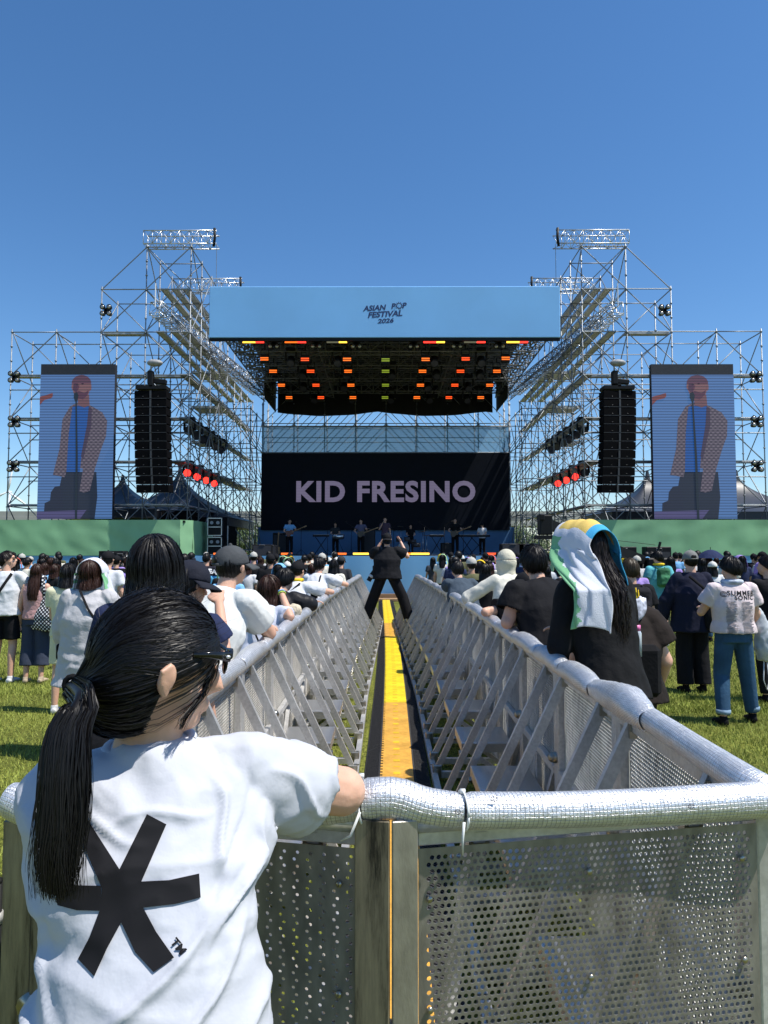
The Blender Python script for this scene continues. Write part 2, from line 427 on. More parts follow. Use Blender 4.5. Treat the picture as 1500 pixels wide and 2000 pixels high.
def person(label, loc, H=1.7, rz=0.0, lean=0, armR=DOWN, armL=DOWN, legs=None, hyaw=0, hpitch=0, hroll=0, girth=1.0,
           top=None, sleeve='short', hem=-.06, loose=1.0, bottom=None, btype='trousers', shoes=None, skin=0, vox=.014,
           hairdo=None, group=None, world_arms=False, z0=0.0, curl=.45, open_=False, eyes=False, bend=0, root_name='person', wrinkle=None, topname='shirt', coll=None, feet=True, flare=1.0, tvox=None, tsm=4, shoulder_w=1.0, headdrop=0):
    rng = random.Random(hash(label) % 1000 if False else sum(map(ord, label)))
    base = Vector((loc[0], loc[1], z0))
    T = root(root_name, label, 'person', base, rz, group)
    s = H/1.70; g = girth
    RZ = Matrix.Rotation(rz, 3, 'Z'); inv = Matrix.Translation(base) @ RZ.to_4x4(); inv = inv.inverted()
    Ln = R(lean); up = Vector((0, math.sin(Ln), math.cos(Ln))); fw = Vector((0, math.cos(Ln), -math.sin(Ln))); X = Vector((1, 0, 0))
    pel = Vector((0, -.05*math.sin(Ln), .93))*s
    sp = lambda t: pel+up*t*s
    neckb = sp(.50); Lh = R(lean*.55)
    nd = Vector((0, math.sin(Lh+R(8)), math.cos(Lh+R(8))))
    hr = Matrix.Rotation(-R(hyaw), 3, 'Z') @ Matrix.Rotation(-R(hpitch), 3, 'X') @ Matrix.Rotation(R(hroll), 3, 'Y')
    hc = neckb+nd*(.155-headdrop)*s
    hd = Head(hc, hr, s*1.0)
    sh = {}; el = {}; wrp = {}
    for sx, arm in ((1, armR), (-1, armL)):
        a = sp(.445)+X*sx*.175*s*(.5+.5*g)*shoulder_w
        if arm and arm[0] == 'w':
            e = inv @ Vector(arm[1]); wv = inv @ Vector(arm[2])
        elif arm:
            e = a+Vector((sx*arm[0][0], arm[0][1], arm[0][2]))*s; wv = a+Vector((sx*arm[1][0], arm[1][1], arm[1][2]))*s
        sh[sx], el[sx], wrp[sx] = a, e, wv
    if legs is None: legs = {1: ((.10, .03, .49), (.105, -.02, .08)), -1: ((-.10, .03, .49), (-.105, -.02, .08))}
    # body
    b = MB(); head_shape(b, hd, ears=True)
    b.tube([sp(.44), neckb, neckb.lerp(hc, .6)], [(.075*s, .06*s), (.056*s, .056*s), (.052*s, .055*s)], 14)
    for r_ in [1]:
        rings = [(sp(-.08), .145, .10), (sp(.05), .15, .105), (sp(.14), .13, .095), (sp(.30), .15, .105), (sp(.42), .155, .09), (sp(.47), .10, .06)]
        b.loft([(c, X*rx*s*g*.93, fw*ry*s*g*.93) for c, rx, ry in rings], 16)
    for sx in (1, -1):
        limb(b, [sh[sx]-X*sx*.03*s, el[sx], wrp[sx]], [.050*s*g, .038*s*g, .026*s], 12)
        dr = (wrp[sx]-el[sx]).normalized(); upv = Vector((0, 0, 1)) if abs(dr.z) < .8 else Vector((sx*1.0, .2, 0))
        hand(b, wrp[sx]+dr*.01*s, dr, upv, s*.95, curl)
        kn, an = [Vector(p)*s for p in legs[sx]]
        hp = pel+X*sx*.085*s
        limb(b, [hp, kn, kn.lerp(an, .35)+Vector((0, -.012*s, 0)), an], [.082*s*g, .053*s*g, .050*s*g, .034*s], 12)
    me = remesh(b.mesh(), vox, 2); bo = link('body', me, T, SKIN[skin])
    # shirt
    top = top or cloth('white', (.78, .78, .8)); lo = loose
    c = MB()
    hl = hem
    rr = [(sp(hl), .185*lo*flare, .135*lo*flare), (sp(hl+.06), .178*lo*(flare*.6+.4), .13*lo), (sp(.12), .160*lo, .118*lo), (sp(.26), .172*lo, .125*lo), (sp(.36), .182, .122), (sp(.43), .178, .10), (sp(.475), .135, .078), (sp(.505), .085, .062)]
    c.loft([(q_, X*rx*s*g, fw*ry*s*g) for q_, rx, ry in rr], 20)
    cuts = [(sp(hl), -up, .2*s)]
    for sx in (1, -1):
        a, e, wv = sh[sx]-X*sx*.05*s, el[sx], wrp[sx]
        if sleeve == 'short':
            e2 = sh[sx].lerp(e, .62)
            c.tube([a, sh[sx]+X*sx*.0, sh[sx].lerp(e, .3), e2], [.062*s*g, .068*s*g, .070*s*g*lo, .074*s*g*lo], 14); cuts.append((e2, (e-sh[sx]).normalized(), .08*s))
            c.ell(sh[sx]-X*sx*.005, (.068*s*g, .068*s*g, .062*s*g), 12, 8)
        elif sleeve == 'long':
            w2 = e.lerp(wv, .93)
            limb(c, [sh[sx]-X*sx*.02*s, e, w2], [.066*s*g, .057*s*g*lo, .046*s*lo], 12)
            cuts.append((w2, (wv-e).normalized(), .05*s))
    me = remesh(c.mesh(), tvox or vox*.95, tsm)
    if wrinkle: displace(me, wrinkle)
    if open_:
        me = cutopen(me, cuts)
    so_ = link(topname, me, T, top)
    if open_:
        sm = so_.modifiers.new('thick', 'SOLIDIFY'); sm.thickness = .003; sm.offset = -1
    # legs
    bm_ = bottom or cloth('black', (.012, .012, .014))
    if btype:
        c = MB()
        lens = {'trousers': .97, 'baggy': .98, 'shorts': .42, 'wide': .80, 'skirt': .6}[btype]
        wd = {'trousers': 1.0, 'baggy': 1.45, 'shorts': 1.15, 'wide': 1.75, 'skirt': 1.6}[btype]
        c.loft([(sp(-.10), X*.165*s*g, fw*.12*s*g), (sp(.0), X*.166*s*g, fw*.12*s*g), (sp(.09), X*.15*s*g, fw*.11*s*g)], 18)
        for sx in (1, -1):
            hp = pel+X*sx*.082*s; kn, an = [Vector(p)*s for p in legs[sx]]
            pts = [hp]; rs = [.092*g]
            if lens <= .5: pts += [hp.lerp(kn, lens*2)]; rs += [.095*g]
            else: pts += [kn, kn.lerp(an, (lens-.5)*2)]; rs += [.072*g*(.5+.5*wd), .060*g*wd]
            k_ = len(pts)
            c.tube(pts, [r*s for r in rs], 14)
            c.ell(hp, .092*g*s, 12, 8)
        me = remesh(c.mesh(), vox, 2); link({'trousers': 'trousers', 'baggy': 'trousers', 'shorts': 'shorts', 'wide': 'wide_trousers', 'skirt': 'skirt'}[btype], me, T, bm_)
    if feet:
        for sx in (1, -1):
            kn, an = [Vector(p)*s for p in legs[sx]]
            f = MB(); d = Vector((sx*.12, 1, 0)).normalized()
            z = an.z-.08*s
            f.tube([Vector((an.x, an.y, z+.032*s))-d*.055*s, Vector((an.x, an.y, z+.036*s)), Vector((an.x, an.y, z+.032*s))+d*.09*s, Vector((an.x, an.y, z+.022*s))+d*.17*s],
                   [(.034*s, .030*s), (.040*s, .036*s), (.044*s, .032*s), (.036*s, .020*s)], 12)
            f.tube([Vector((an.x, an.y, z+.05*s)), Vector((an.x, an.y, z+.10*s))], [.042*s, .040*s], 12)
            o = link('shoe', remesh(f.mesh(), .012, 2), T, shoes or blackf)
    if eyes:
        for sx in (-1, 1):
            e = MB(); e.ell(hd.w((sx*.031, .081, .006)), (.012*s, .010*s, .006*s), 10, 6, hr); e.build('eye', pm('eye_dark', (.03, .02, .02), .2), T, True)
    if hairdo: hairdo(T, hd, rng, s)
    T['_s'] = 1; del T['_s']
    return T, hd, so_, dict(sp=sp, up=up, fw=fw, s=s, inv=inv, el=el, wr=wrp, sh=sh)
# hairdos --------------------------------------------------------------
def H_short(mat=None, n=450, vol=0.0, wd=.006):
    return lambda T, hd, rng, s: hair(T, hd, 's', mat or HBLACK, rng, n, wd, 0, vol=vol, rough=.016)
def H_long(L=.35, mat=None, n=500, wave=0, vol=0.0, wd=.006, fall=1.0, gat=0):
    return lambda T, hd, rng, s: hair(T, hd, 'l', mat or HBLACK, rng, n, wd, L, wave, vol=vol, fall=fall, gat=gat)
def H_tail(mat=None, L=.3, n=350):
    def f(T, hd, rng, s):
        o = hair(T, hd, 's', mat or HBLACK, rng, n, .005, 0, rough=.003)
        mb = MB(); a = hd.w((0, -.10, -.0)); bk = hd.rot @ Vector((0, -1, 0))
        for i in range(60):
            ph = rng.uniform(0, 6.28); r_ = rng.uniform(0, .022); pts = []
            for k in range(7):
                t = k/6; pts.append(a+bk*(.05*math.sin(t*2))+Vector((math.cos(ph)*r_*(1+t), math.sin(ph)*r_*(1+t), -L*t*t*.3-L*t*.7)))
            ribbon(mb, pts, .009, bk)
        mb.build('ponytail', mat or HBLACK, o, True); return o
    return f
def cap_mesh(T, hd, mat, name='cap', brim=True, brimdir=0, sc=1.0, strap=False):
    mb = MB(); s = hd.s*sc
    rb = Matrix.Rotation(-R(brimdir), 3, 'Z')
    def dome(u, v):
        th = R(96)*v; a = u*2*math.pi
        k = 1+.02*math.cos(6*a)*0+.0
        p = Vector((.089*math.sin(th)*math.cos(a), .108*math.sin(th)*math.sin(a)-.006, .102*math.cos(th)**(1 if th < 1.57 else 1)+.024))
        if th > 1.2: p *= 1.0
        return hd.w(rb @ p*sc)
    mb.grid(dome, 32, 12, closeu=True)
    mb.ell(hd.w(rb @ Vector((0, -.006, .127))*sc), .008*s, 8, 5)
    o = mb.build(name, mat, T, True)
    sm = o.modifiers.new('t', 'SOLIDIFY'); sm.thickness = .004; sm.offset = 1
    if brim:
        b = MB()
        def br(u, v):
            a = R(-62+124*u); r0 = .088+.0*v; q = Vector((math.sin(a)*.086, math.cos(a)*.104-.006, .016))
            ext = .075*math.cos(a)**.6*v if math.cos(a) > 0 else 0
            return hd.w(rb @ Vector((q.x*(1+.1*v), q.y+ext, q.z-.018*v*v-.010*abs(math.sin(a))*v-.012*v))*sc)
        b.grid(br, 16, 5); bo = b.build('brim', mat, o, True)
        sm = bo.modifiers.new('t', 'SOLIDIFY'); sm.thickness = .004
    if strap:
        b = MB()
        pts = [hd.w(rb @ Vector((math.sin(R(a))*.0905, math.cos(R(a))*.1095-.006, .022))*sc) for a in range(150, 211, 10)]
        b.tube(pts, (.003*s, .008*s) and .006*s, 8); b.build('strap', mat, o, True)
        b = MB()
        b.ell(hd.w(rb @ Vector((0, -.108, .045))*sc), (.034*s, .010*s, .026*s), 14, 8, hd.rot @ rb); b.build('opening', HBLACK, o, True)
    return o
def H_cap(mat, hmat=None, brimdir=0, L=0, n=260, strap=False, brim=True):
    def f(T, hd, rng, s):
        hair(T, hd, 's', hmat or HBLACK, rng, n, .006, L, rough=.004, vol=-.004)
        cap_mesh(T, hd, mat, 'cap', brim, brimdir, strap=strap)
    return f
def cover(T, hd, fn_xz, y0, y1, mat, name, nu=40, nv=14, thick=.004, inv=None):
    """cloth draped over a head: profile fn_xz(u)->(x,z) in head space swept along y"""
    mb = MB()
    def g(u, v):
        x, z = fn_xz(u, v); y = arc(y0, y1, v)
        return hd.c+Vector((x, y, z))*hd.s
    mb.grid(g, nu, nv); o = mb.build(name, mat, T, True)
    sm = o.modifiers.new('t', 'SOLIDIFY'); sm.thickness = thick; sm.offset = 1
    return o
def drape_profile(dropL, dropR, w_=.098, h=.122, flareL=.02, flareR=.02):
    def f(u, v):
        tot = dropL+dropR+.33
        d = u*tot
        nz = .006*math.sin(v*9+u*14)+.004*math.sin(v*17-u*30)
        if d < dropL:
            k = 1-d/dropL; return (-w_-flareL*k+nz, -dropL*k)
        if d > dropL+.33:
            k = (d-dropL-.33)/dropR; return (w_+flareR*k+nz, -dropR*k)
        a = math.pi*(1-(d-dropL)/.33); end = .86+.14*math.sin(math.pi*min(1, max(0, v)))
        return (w_*math.cos(a), h*math.sin(a)*end+nz*.3)
    return f
# decals ---------------------------------------------------------------
def decal(parent, target, polys, origin, ux, uz, dirn, mat, name='print', sub=.02, off=.0025, local=True):
    """flat shapes (lists of 2-D points or (verts,faces)) pressed onto a garment mesh; all in the parent's space"""
    import bmesh
    dg = bpy.context.evaluated_depsgraph_get()
    bv = BVHTree.FromPolygons([v.co.copy() for v in target.data.vertices], [tuple(p.vertices) for p in target.data.polygons])
    bm = bmesh.new()
    for pl in polys:
        if isinstance(pl, tuple): vs2, fs = pl
        else: vs2 = pl; fs = [tuple(range(len(pl)))]
        vv = [bm.verts.new((p[0], p[1], 0)) for p in vs2]
        for f in fs:
            try: bm.faces.new([vv[i] for i in f])
            except ValueError: pass
    bmesh.ops.triangulate(bm, faces=bm.faces[:])
    for _ in range(6):
        es = [e for e in bm.edges if e.calc_length() > sub]
        if not es: break
        bmesh.ops.subdivide_edges(bm, edges=es, cuts=1); bmesh.ops.triangulate(bm, faces=bm.faces[:])
    bad = []
    for v in bm.verts:
        p = origin+ux*v.co.x+uz*v.co.y-dirn*.6
        hit = bv.ray_cast(p, dirn)
        if hit[0] is None: bad.append(v)
        else: v.co = hit[0]+hit[1]*off if hit[1].dot(dirn) < 0 else hit[0]-dirn*off
    if bad: bmesh.ops.delete(bm, geom=bad, context='VERTS')
    me = bpy.data.meshes.new(name); bm.to_mesh(me); bm.free(); me.materials.append(mat)
    me.polygons.foreach_set('use_smooth', [True]*len(me.polygons))
    o = bpy.data.objects.new(name, me); COL.objects.link(o); o.parent = parent; return o
def text_polys(txt, size=1, offset=0.0, shear=0, align='CENTER', spacing=1.0):
    cu = bpy.data.curves.new('t', 'FONT'); cu.body = txt; cu.size = size; cu.offset = offset; cu.shear = shear; cu.align_x = align; cu.align_y = 'CENTER'; cu.space_character = spacing
    cu.resolution_u = 4
    o = bpy.data.objects.new('t', cu); COL.objects.link(o)
    me = bpy.data.meshes.new_from_object(o.evaluated_get(bpy.context.evaluated_depsgraph_get()))
    r_ = ([(v.co.x, v.co.y) for v in me.vertices], [tuple(p.vertices) for p in me.polygons])
    bpy.data.objects.remove(o); bpy.data.curves.remove(cu); bpy.data.meshes.remove(me)
    return r_
def flat_text(parent, name, txt, size, loc, mat, offset=0, shear=0, rot=0, spacing=1.0, depth=.02, sx=1.0, world=True):
    vs, fs = text_polys(txt, size, offset, shear, spacing=spacing)
    c, s = math.cos(rot), math.sin(rot)
    mb = MB(); mb.add([(loc[0]+(x*sx*c-z*s), loc[1], loc[2]+(x*sx*s+z*c)) for x, z in vs], fs)
    o = mb.build(name, mat, parent, world=world)
    return o
# ------------------------------------------------------------------ lawn
def lawn_mat():
    m, t, b = nodes('lawn'); tc = N(t, 'ShaderNodeTexCoord')
    def nz(sc, det, st=None):
        mp = N(t, 'ShaderNodeMapping'); t.links.new(tc.outputs['Object'], mp.inputs[0])
        if st: mp.inputs['Scale'].default_value = st
        n = N(t, 'ShaderNodeTexNoise'); n.inputs['Scale'].default_value = sc; n.inputs['Detail'].default_value = det; t.links.new(mp.outputs[0], n.inputs[0]); return n
    a = nz(1.1, 6); f = nz(45, 4, (1, .5, 1))
    r1 = N(t, 'ShaderNodeValToRGB'); r1.color_ramp.elements[0].position = .3; r1.color_ramp.elements[1].position = .72
    r1.color_ramp.elements[0].color = (.10, .11, .025, 1); r1.color_ramp.elements[1].color = (.19, .205, .045, 1); t.links.new(a.outputs[0], r1.inputs[0])
    r2 = N(t, 'ShaderNodeValToRGB'); r2.color_ramp.elements[0].position = .35; r2.color_ramp.elements[1].position = .7
    r2.color_ramp.elements[0].color = (.45, .5, .4, 1); r2.color_ramp.elements[1].color = (1.5, 1.45, 1.2, 1); t.links.new(f.outputs[0], r2.inputs[0])
    mx = N(t, 'ShaderNodeMixRGB', blend_type='MULTIPLY'); mx.inputs[0].default_value = 1
    t.links.new(r1.outputs[0], mx.inputs[1]); t.links.new(r2.outputs[0], mx.inputs[2]); t.links.new(mx.outputs[0], b.inputs['Base Color'])
    b.inputs['Roughness'].default_value = .9; b.inputs['Specular IOR Level'].default_value = .15
    bp = N(t, 'ShaderNodeBump'); bp.inputs['Strength'].default_value = .9; bp.inputs['Distance'].default_value = .03
    t.links.new(f.outputs[0], bp.inputs['Height']); t.links.new(bp.outputs[0], b.inputs['Normal'])
    return m
mb = MB()
def gp(u, v):
    y = -60+v*v*2000; return ((u-.5)*(300+v*5000), y, 0)
mb.grid(gp, 8, 12); tag(mb.build('lawn', lawn_mat()), kind='structure')
def blades():
    rs = np.random.RandomState(3); V = []; 
    def patch(n, x0, x1, y0, y1, h, w_):
        y = y0+(y1-y0)*rs.rand(n)**1.3; x = x0+(x1-x0)*rs.rand(n)
        return np.c_[x, y], np.full(n, h)*(.6+.8*rs.rand(n)), np.full(n, w_)
    P = []; Hh = []; W = []
    for a in (patch(60000, 1.0, 5.2, 2.0, 9, .042, .007), patch(60000, -6.6, -1.1, 3.0, 11, .042, .008), patch(50000, 1.5, 10, 8, 17, .045, .012), patch(36000, -9, -3, 9, 17, .045, .012), patch(32000, -.85, .95, 2.2, 17, .040, .007)):
        P.append(a[0]); Hh.append(a[1]); W.append(a[2])
    P = np.vstack(P); h = np.concatenate(Hh); w_ = np.concatenate(W)
    k = ~((P[:, 0] > -.26) & (P[:, 0] < .34) & (P[:, 1] < 18)); P = P[k]; h = h[k]; w_ = w_[k]
    n = len(P); a = rs.rand(n)*6.283; l = rs.normal(0, .018, (n, 2))
    v = np.zeros((n, 3, 3)); dx = np.cos(a)*w_/2; dy = np.sin(a)*w_/2
    v[:, 0, 0] = P[:, 0]-dx; v[:, 0, 1] = P[:, 1]-dy; v[:, 1, 0] = P[:, 0]+dx; v[:, 1, 1] = P[:, 1]+dy
    v[:, 2, 0] = P[:, 0]+l[:, 0]; v[:, 2, 1] = P[:, 1]+l[:, 1]; v[:, 2, 2] = h
    me = bpy.data.meshes.new('grass'); me.vertices.add(n*3); me.vertices.foreach_set('co', v.ravel())
    me.loops.add(n*3); me.loops.foreach_set('vertex_index', np.arange(n*3)); me.polygons.add(n); me.polygons.foreach_set('loop_start', np.arange(n)*3); me.polygons.foreach_set('loop_total', np.full(n, 3))
    me.update(); me.validate()
    m = pm('grass blades', (.27, .31, .065), .7, 0, .42, 3.5, var2=.4, vs2=130, spec=.2)
    o = link('grass', me, None, m); tag(o, 'short mown green grass around the barriers', 'grass', kind='stuff')
blades()
# ------------------------------------------------------------------ scaffolds
UC = None
def unit_cyl(mat, n=6):
    global UC
    if UC is None: UC = {}
    if mat.name not in UC:
        m = MB(); m.tube([(0, 0, 0), (0, 0, 1)], 1, n); me = m.mesh('tube', True); me.materials.append(mat); UC[mat.name] = me
    return UC[mat.name]
def tube_obj(parent, name, p, q, r, mat):
    p, q = Vector(p), Vector(q); t = q-p; L = t.length
    o = bpy.data.objects.new(name, unit_cyl(mat)); COL.objects.link(o); o.parent = parent
    o.matrix_local = Matrix.Translation(p-parent.location) @ t.to_track_quat('Z', 'Y').to_matrix().to_4x4() @ Matrix.Diagonal((r, r, L, 1))
    return o
def capped(parent, name, segs, r, mat, cap=96, key=None, n=5):
    """first 'cap' tubes nearest the camera as parts, the rest as one stuff part"""
    segs = sorted(segs, key=key or (lambda s: (Vector(s[0])+Vector(s[1])).length))
    for p, q in segs[:cap]: tube_obj(parent, name, p, q, r, mat)
    if segs[cap:]:
        mb = MB()
        for p, q in segs[cap:]: mb.tube([p, q], r, n)
        tag(mb.build(name, mat, parent, True, world=True), kind='stuff')
def post(parent, p, z1, r=.026, name='upright'):
    """vertical standard with a coupler ring every half metre"""
    mb = MB(); x, y, z = p; mb.tube([(x, y, z), (x, y, z1+.12)], r, 6)
    k = int((z1-z)/.6)
    for i in range(k+1): zz = z1-.0-i*.6; mb.tube([(x, y, zz-.02), (x, y, zz+.02)], r*2.0, 6)
    mb.build(name, steel, parent, True, world=True)
def box_truss(mb, a, b, w_=.5, n=8, r=.025, up=Vector((0, 0, 1)), web=True, rw=None):
    a, b = Vector(a), Vector(b); t = (b-a).normalized(); s_ = t.cross(up).normalized(); u_ = s_.cross(t)
    c = [(s_*i+u_*j)*w_/2 for i, j in ((-1, -1), (1, -1), (1, 1), (-1, 1))]; rw = rw or r*.6
    for k in range(4): mb.tube([a+c[k], b+c[k]], r, 6)
    if web:
        for i in range(n):
            p = a.lerp(b, i/n); q = a.lerp(b, (i+1)/n)
            for k in range(4):
                k2 = (k+1) % 4
                x, y = (k, k2) if i % 2 else (k2, k)
                mb.tube([p+c[x], q+c[y]], rw, 4); mb.tube([p+c[k], p+c[k2]], rw, 4)
    return mb
BAY = 1.83; X0 = 8.05; Y0 = 28.7; DY = 1.72; ZL = [0.07+1.785*i for i in range(9)]   # z levels 0.07,1.85,3.64,...,14.35
plankm = pm('scaffold plank', (.46, .46, .45), .5, .6, .2, 4)
def scaffold(sx, side):
    T = root('scaffold_tower', 'tall silver scaffolding tower stepping up towards the stage roof, %s of the stage' % side, 'scaffolding', (sx*8.05, 28.7, 0))
    # height in levels per (k,j)
    def top(k, j):
        if k in (0, 1):
            if j <= 4: return 8
            if j <= 8: return 6
        if k == 2 and j <= 1: return 7
        if k == 2 and j == 2: return 6
        if k in (3, 4) and j <= 1: return 6
        return 0
    S = lambda k, j: (sx*(X0+BAY*k), Y0+DY*j)
    led = []; br = []; n_up = 0
    for k in range(5):
        for j in range(9):
            h = top(k, j)
            if not h: continue
            x, y = S(k, j); post(T, (x, y, 0), ZL[h]); n_up += 1
            if k < 4 and top(k+1, j):
                x2, _ = S(k+1, j); hh = min(h, top(k+1, j))
                for l in range(1, hh+1):
                    led.append(((x, y, ZL[l]), (x2, y, ZL[l])))
                    if l in (3, 4, 5) and j < 2: led.append(((x, y, ZL[l]-.62), (x2, y, ZL[l]-.62)))
                for l in range(1, hh):
                    if (k+j) % 2 == 0: br.append(((x, y+.03, ZL[l]), (x2, y+.03, ZL[l+1])))
                    else: br.append(((x, y+.03, ZL[l+1]), (x2, y+.03, ZL[l])))
                    if k == 0 and j % 2 == 0: br.append(((x2, y-.03, ZL[l]), (x, y-.03, ZL[l+1])))
            if j < 8 and top(k, j+1):
                _, y2 = S(k, j+1); hh = min(h, top(k, j+1))
                for l in range(1, hh+1): led.append(((x, y, ZL[l]-.03), (x, y2, ZL[l]-.03)))
                for l in range(1, hh):
                    if (j+l) % 2 == 0: br.append(((x+.03, y, ZL[l]), (x+.03, y2, ZL[l+1])))
                    else: br.append(((x+.03, y, ZL[l+1]), (x+.03, y2, ZL[l])))
    # sloping raker from the shoulder to the top
    x, y = S(2, 0); x2, _ = S(1, 0); br.append(((x, y, ZL[7]), (x2, y, ZL[8]))); 
    # inner row nearer the stage at the rear
    for j in range(4, 9):
        x, y = S(0, j); xi = x-sx*1.2; post(T, (xi, y, 0), 9.9 if j > 5 else 9.0)
        for l in range(1, 6): led.append(((xi, y, ZL[l]), (x, y, ZL[l])))
        for l in range(1, 5): br.append(((xi, y, ZL[l]), (x, y, ZL[l+1])))
        if j < 8:
            for l in range(1, 6): led.append(((xi, y, ZL[l]), (xi, y+DY, ZL[l])))
            for l in range(1, 5): br.append(((xi, y+DY*(l % 2), ZL[l]), (xi, y+DY*((l+1) % 2), ZL[l+1])))
    capped(T, 'ledger', led, .024, steel, 98); capped(T, 'brace', br, .022, steel, 98)
    # planks that run back into the depth, and cross decks
    nd = 0
    def deck(p, q, w_=.3, name='deck_plank'):
        mb = MB(); mb.beam(p, q, w_, .05) if False else None
        p, q = Vector(p), Vector(q); t = (q-p).normalized(); s_ = t.cross(Vector((0, 0, 1))).normalized()
        m = Matrix((s_, t, Vector((0, 0, 1)))).transposed(); mb.box((p+q)/2, (w_, (q-p).length, .05), m)
        mb.box((p+q)/2+s_*w_*.5, (.02, (q-p).length, .09), m); mb.box((p+q)/2-s_*w_*.5, (.02, (q-p).length, .09), m)
        mb.build(name, plankm, T, world=True)
    for l, xs in ((7, (8.25, 8.7, 9.15)), (6, (8.25, 8.7, 9.3)), (5, (8.3,)), (4, (8.3,)), (3, (8.3, 8.65)), (2, (8.4,))):
        for xx in xs:
            for a, b_ in ((0, 2), (2, 4), (4, 6), (6, 8)):
                if l == 7 and a >= 4: continue
                deck((sx*xx, Y0+DY*a+.03, ZL[l]+.03), (sx*xx, Y0+DY*b_-.03, ZL[l]+.03), .28)
    for l in (3, 4, 5, 6):
        for i in range(5):
            yy = Y0+DY*4+.15+i*.34
            deck((sx*8.1, yy, ZL[l]+.1), (sx*9.85, yy, ZL[l]+.1), .26)
    for l in (2, 3, 4, 5):
        deck((sx*(X0+.3), Y0+.4, ZL[l]+.03), (sx*(X0+BAY*4), Y0+.4, ZL[l]+.03), .3)
    deck((sx*(X0+BAY), Y0+.4, ZL[6]+.03), (sx*(X0+BAY*2), Y0+.4, ZL[6]+.03), .3)
    return T
for sx, side in ((-1, 'left'), (1, 'right')): scaffold(sx, side)
# hoist beams on the tower tops
def hoist(sx, y, lab):
    T = root('hoist_truss', lab, 'truss', (sx*9.88, y, ZL[8]))
    mb = MB(); box_truss(mb, (sx*9.95, y, ZL[8]+.30), (sx*6.95, y, ZL[8]+.30), .55, 8, .024)
    mb.build('truss_frame', alu, T, True, world=True)
    for xx in (7.0,):
        mb = MB(); mb.tube([(sx*xx, y-.4, ZL[8]+.6), (sx*(xx-.02), y-.42, ZL[8]+.2), (sx*(xx+.03), y-.4, ZL[8]-.15 if xx < 8 else ZL[8]-1.2)], .06, 6)
        mb.build('strap', blackm, T, True, world=True)
    mb = MB(); mb.tube([(sx*7.0, y, ZL[8]+.1), (sx*7.0, y, 11.0)], .012, 5); mb.build('hoist_chain', steel, T, world=True)
for sx, s_ in ((-1, 'left'), (1, 'right')):
    hoist(sx, Y0, 'front silver box truss beam on top of the %s scaffolding tower' % s_)
    hoist(sx, Y0+DY*3, 'rear silver box truss beam behind the %s tower top, ending above the header banner' % s_)
# rear scaffold carrying the LED wall
T = root('rear_scaffold', 'wide silver scaffolding wall standing behind the central LED wall', 'scaffolding', (0, 39.3, 0))
xs = [-6.85+1.713*i for i in range(9)]; led = []; br = []; RZL = [1.7+1.8*i for i in range(5)]
for yy in (39.3, 41.0):
    for i, x in enumerate(xs):
        post(T, (x, yy, 0), 11.2, .03)
        if i < 8:
            for z in RZL: led.append(((x, yy, z), (xs[i+1], yy, z)))
            led.append(((x, yy, 8.1), (xs[i+1], yy, 8.1)))
            for li in range(5):
                z = RZL[li]; a, c = (x, xs[i+1]) if (i < 4) else (xs[i+1], x)
                br.append(((a, yy, z-.0), (c, yy, z+1.8))); br.append(((a, yy+.05, z-.9), (c, yy+.05, z+.9)))
for x in xs:
    for z in RZL: led.append(((x, 39.3, z), (x, 41.0, z)))
capped(T, 'ledger', led, .026, steel, 98); capped(T, 'brace', br, .022, steel, 98)
# ------------------------------------------------------------------ stage
bluef = pm('light blue banner', (.215, .50, .88), .75, 0, .05, .5, .15, 5)
bluef2 = pm('blue fascia', (.17, .40, .66), .75, 0, .05, .6, .2, 3)
deckm = pm('stage deck', (.03, .03, .033), .6, 0, .2)
T = root('stage', 'wide black stage platform with light blue front skirt in the middle', 'stage', (0, 26.2, 0))
mb = MB(); mb.box((0, 33.2, .8), (16.2, 13.9, 1.6)); mb.build('deck', deckm, T, world=True)
mb = MB(); mb.grid(lambda u, v: (-8.1+16.2*u, 26.2-.02*math.sin(u*60), 1.62*v), 160, 4); mb.build('skirt', bluef2, T, world=True)
mb = MB(); mb.grid(lambda u, v: (-7+14*u, 38.7, 1.6+1.5*v), 20, 4); mb.build('backdrop', pm('blue backdrop', (.07, .18, .36), .7, 0, .1, 1), T, world=True)
# LED wall
LX0, LX1 = at(510, 960, 38.5).x, at(995, 960, 38.5).x; LZ0, LZ1 = at(750, 1035, 38.5).z, at(750, 885, 38.5).z
T = root('led_wall', 'wide black LED wall behind the band showing large mauve capital letters', 'screen', (0, 38.5, LZ0))
mb = MB(); mb.box(((LX0+LX1)/2, 38.6, (LZ0+LZ1)/2), (LX1-LX0, .2, LZ1-LZ0)); mb.build('panel', pm('led black', (.004, .006, .012), .6, 0, .2, 3, spec=.12), T, world=True)
c = at(753.5, 960, 38.5)
vs, fs = text_polys('KID FRESINO', 1.0, .036, spacing=1.10)
w_ = max(v[0] for v in vs)-min(v[0] for v in vs); hh_ = max(v[1] for v in vs)-min(v[1] for v in vs)
tw = at(929, 960, 38.48).x-at(579, 960, 38.48).x; th = at(750, 939, 38.48).z-at(750, 981, 38.48).z
cx = (max(v[0] for v in vs)+min(v[0] for v in vs))/2; cz = (max(v[1] for v in vs)+min(v[1] for v in vs))/2
mb = MB(); mb.add([(c.x+(x-cx)*tw/w_, 38.48, c.z+(z-cz)*th/hh_) for x, z in vs], fs)
mb.build('lettering', screen_mat('led mauve', (.105, .09, .145), 1.0, 12, .75), T, world=True)
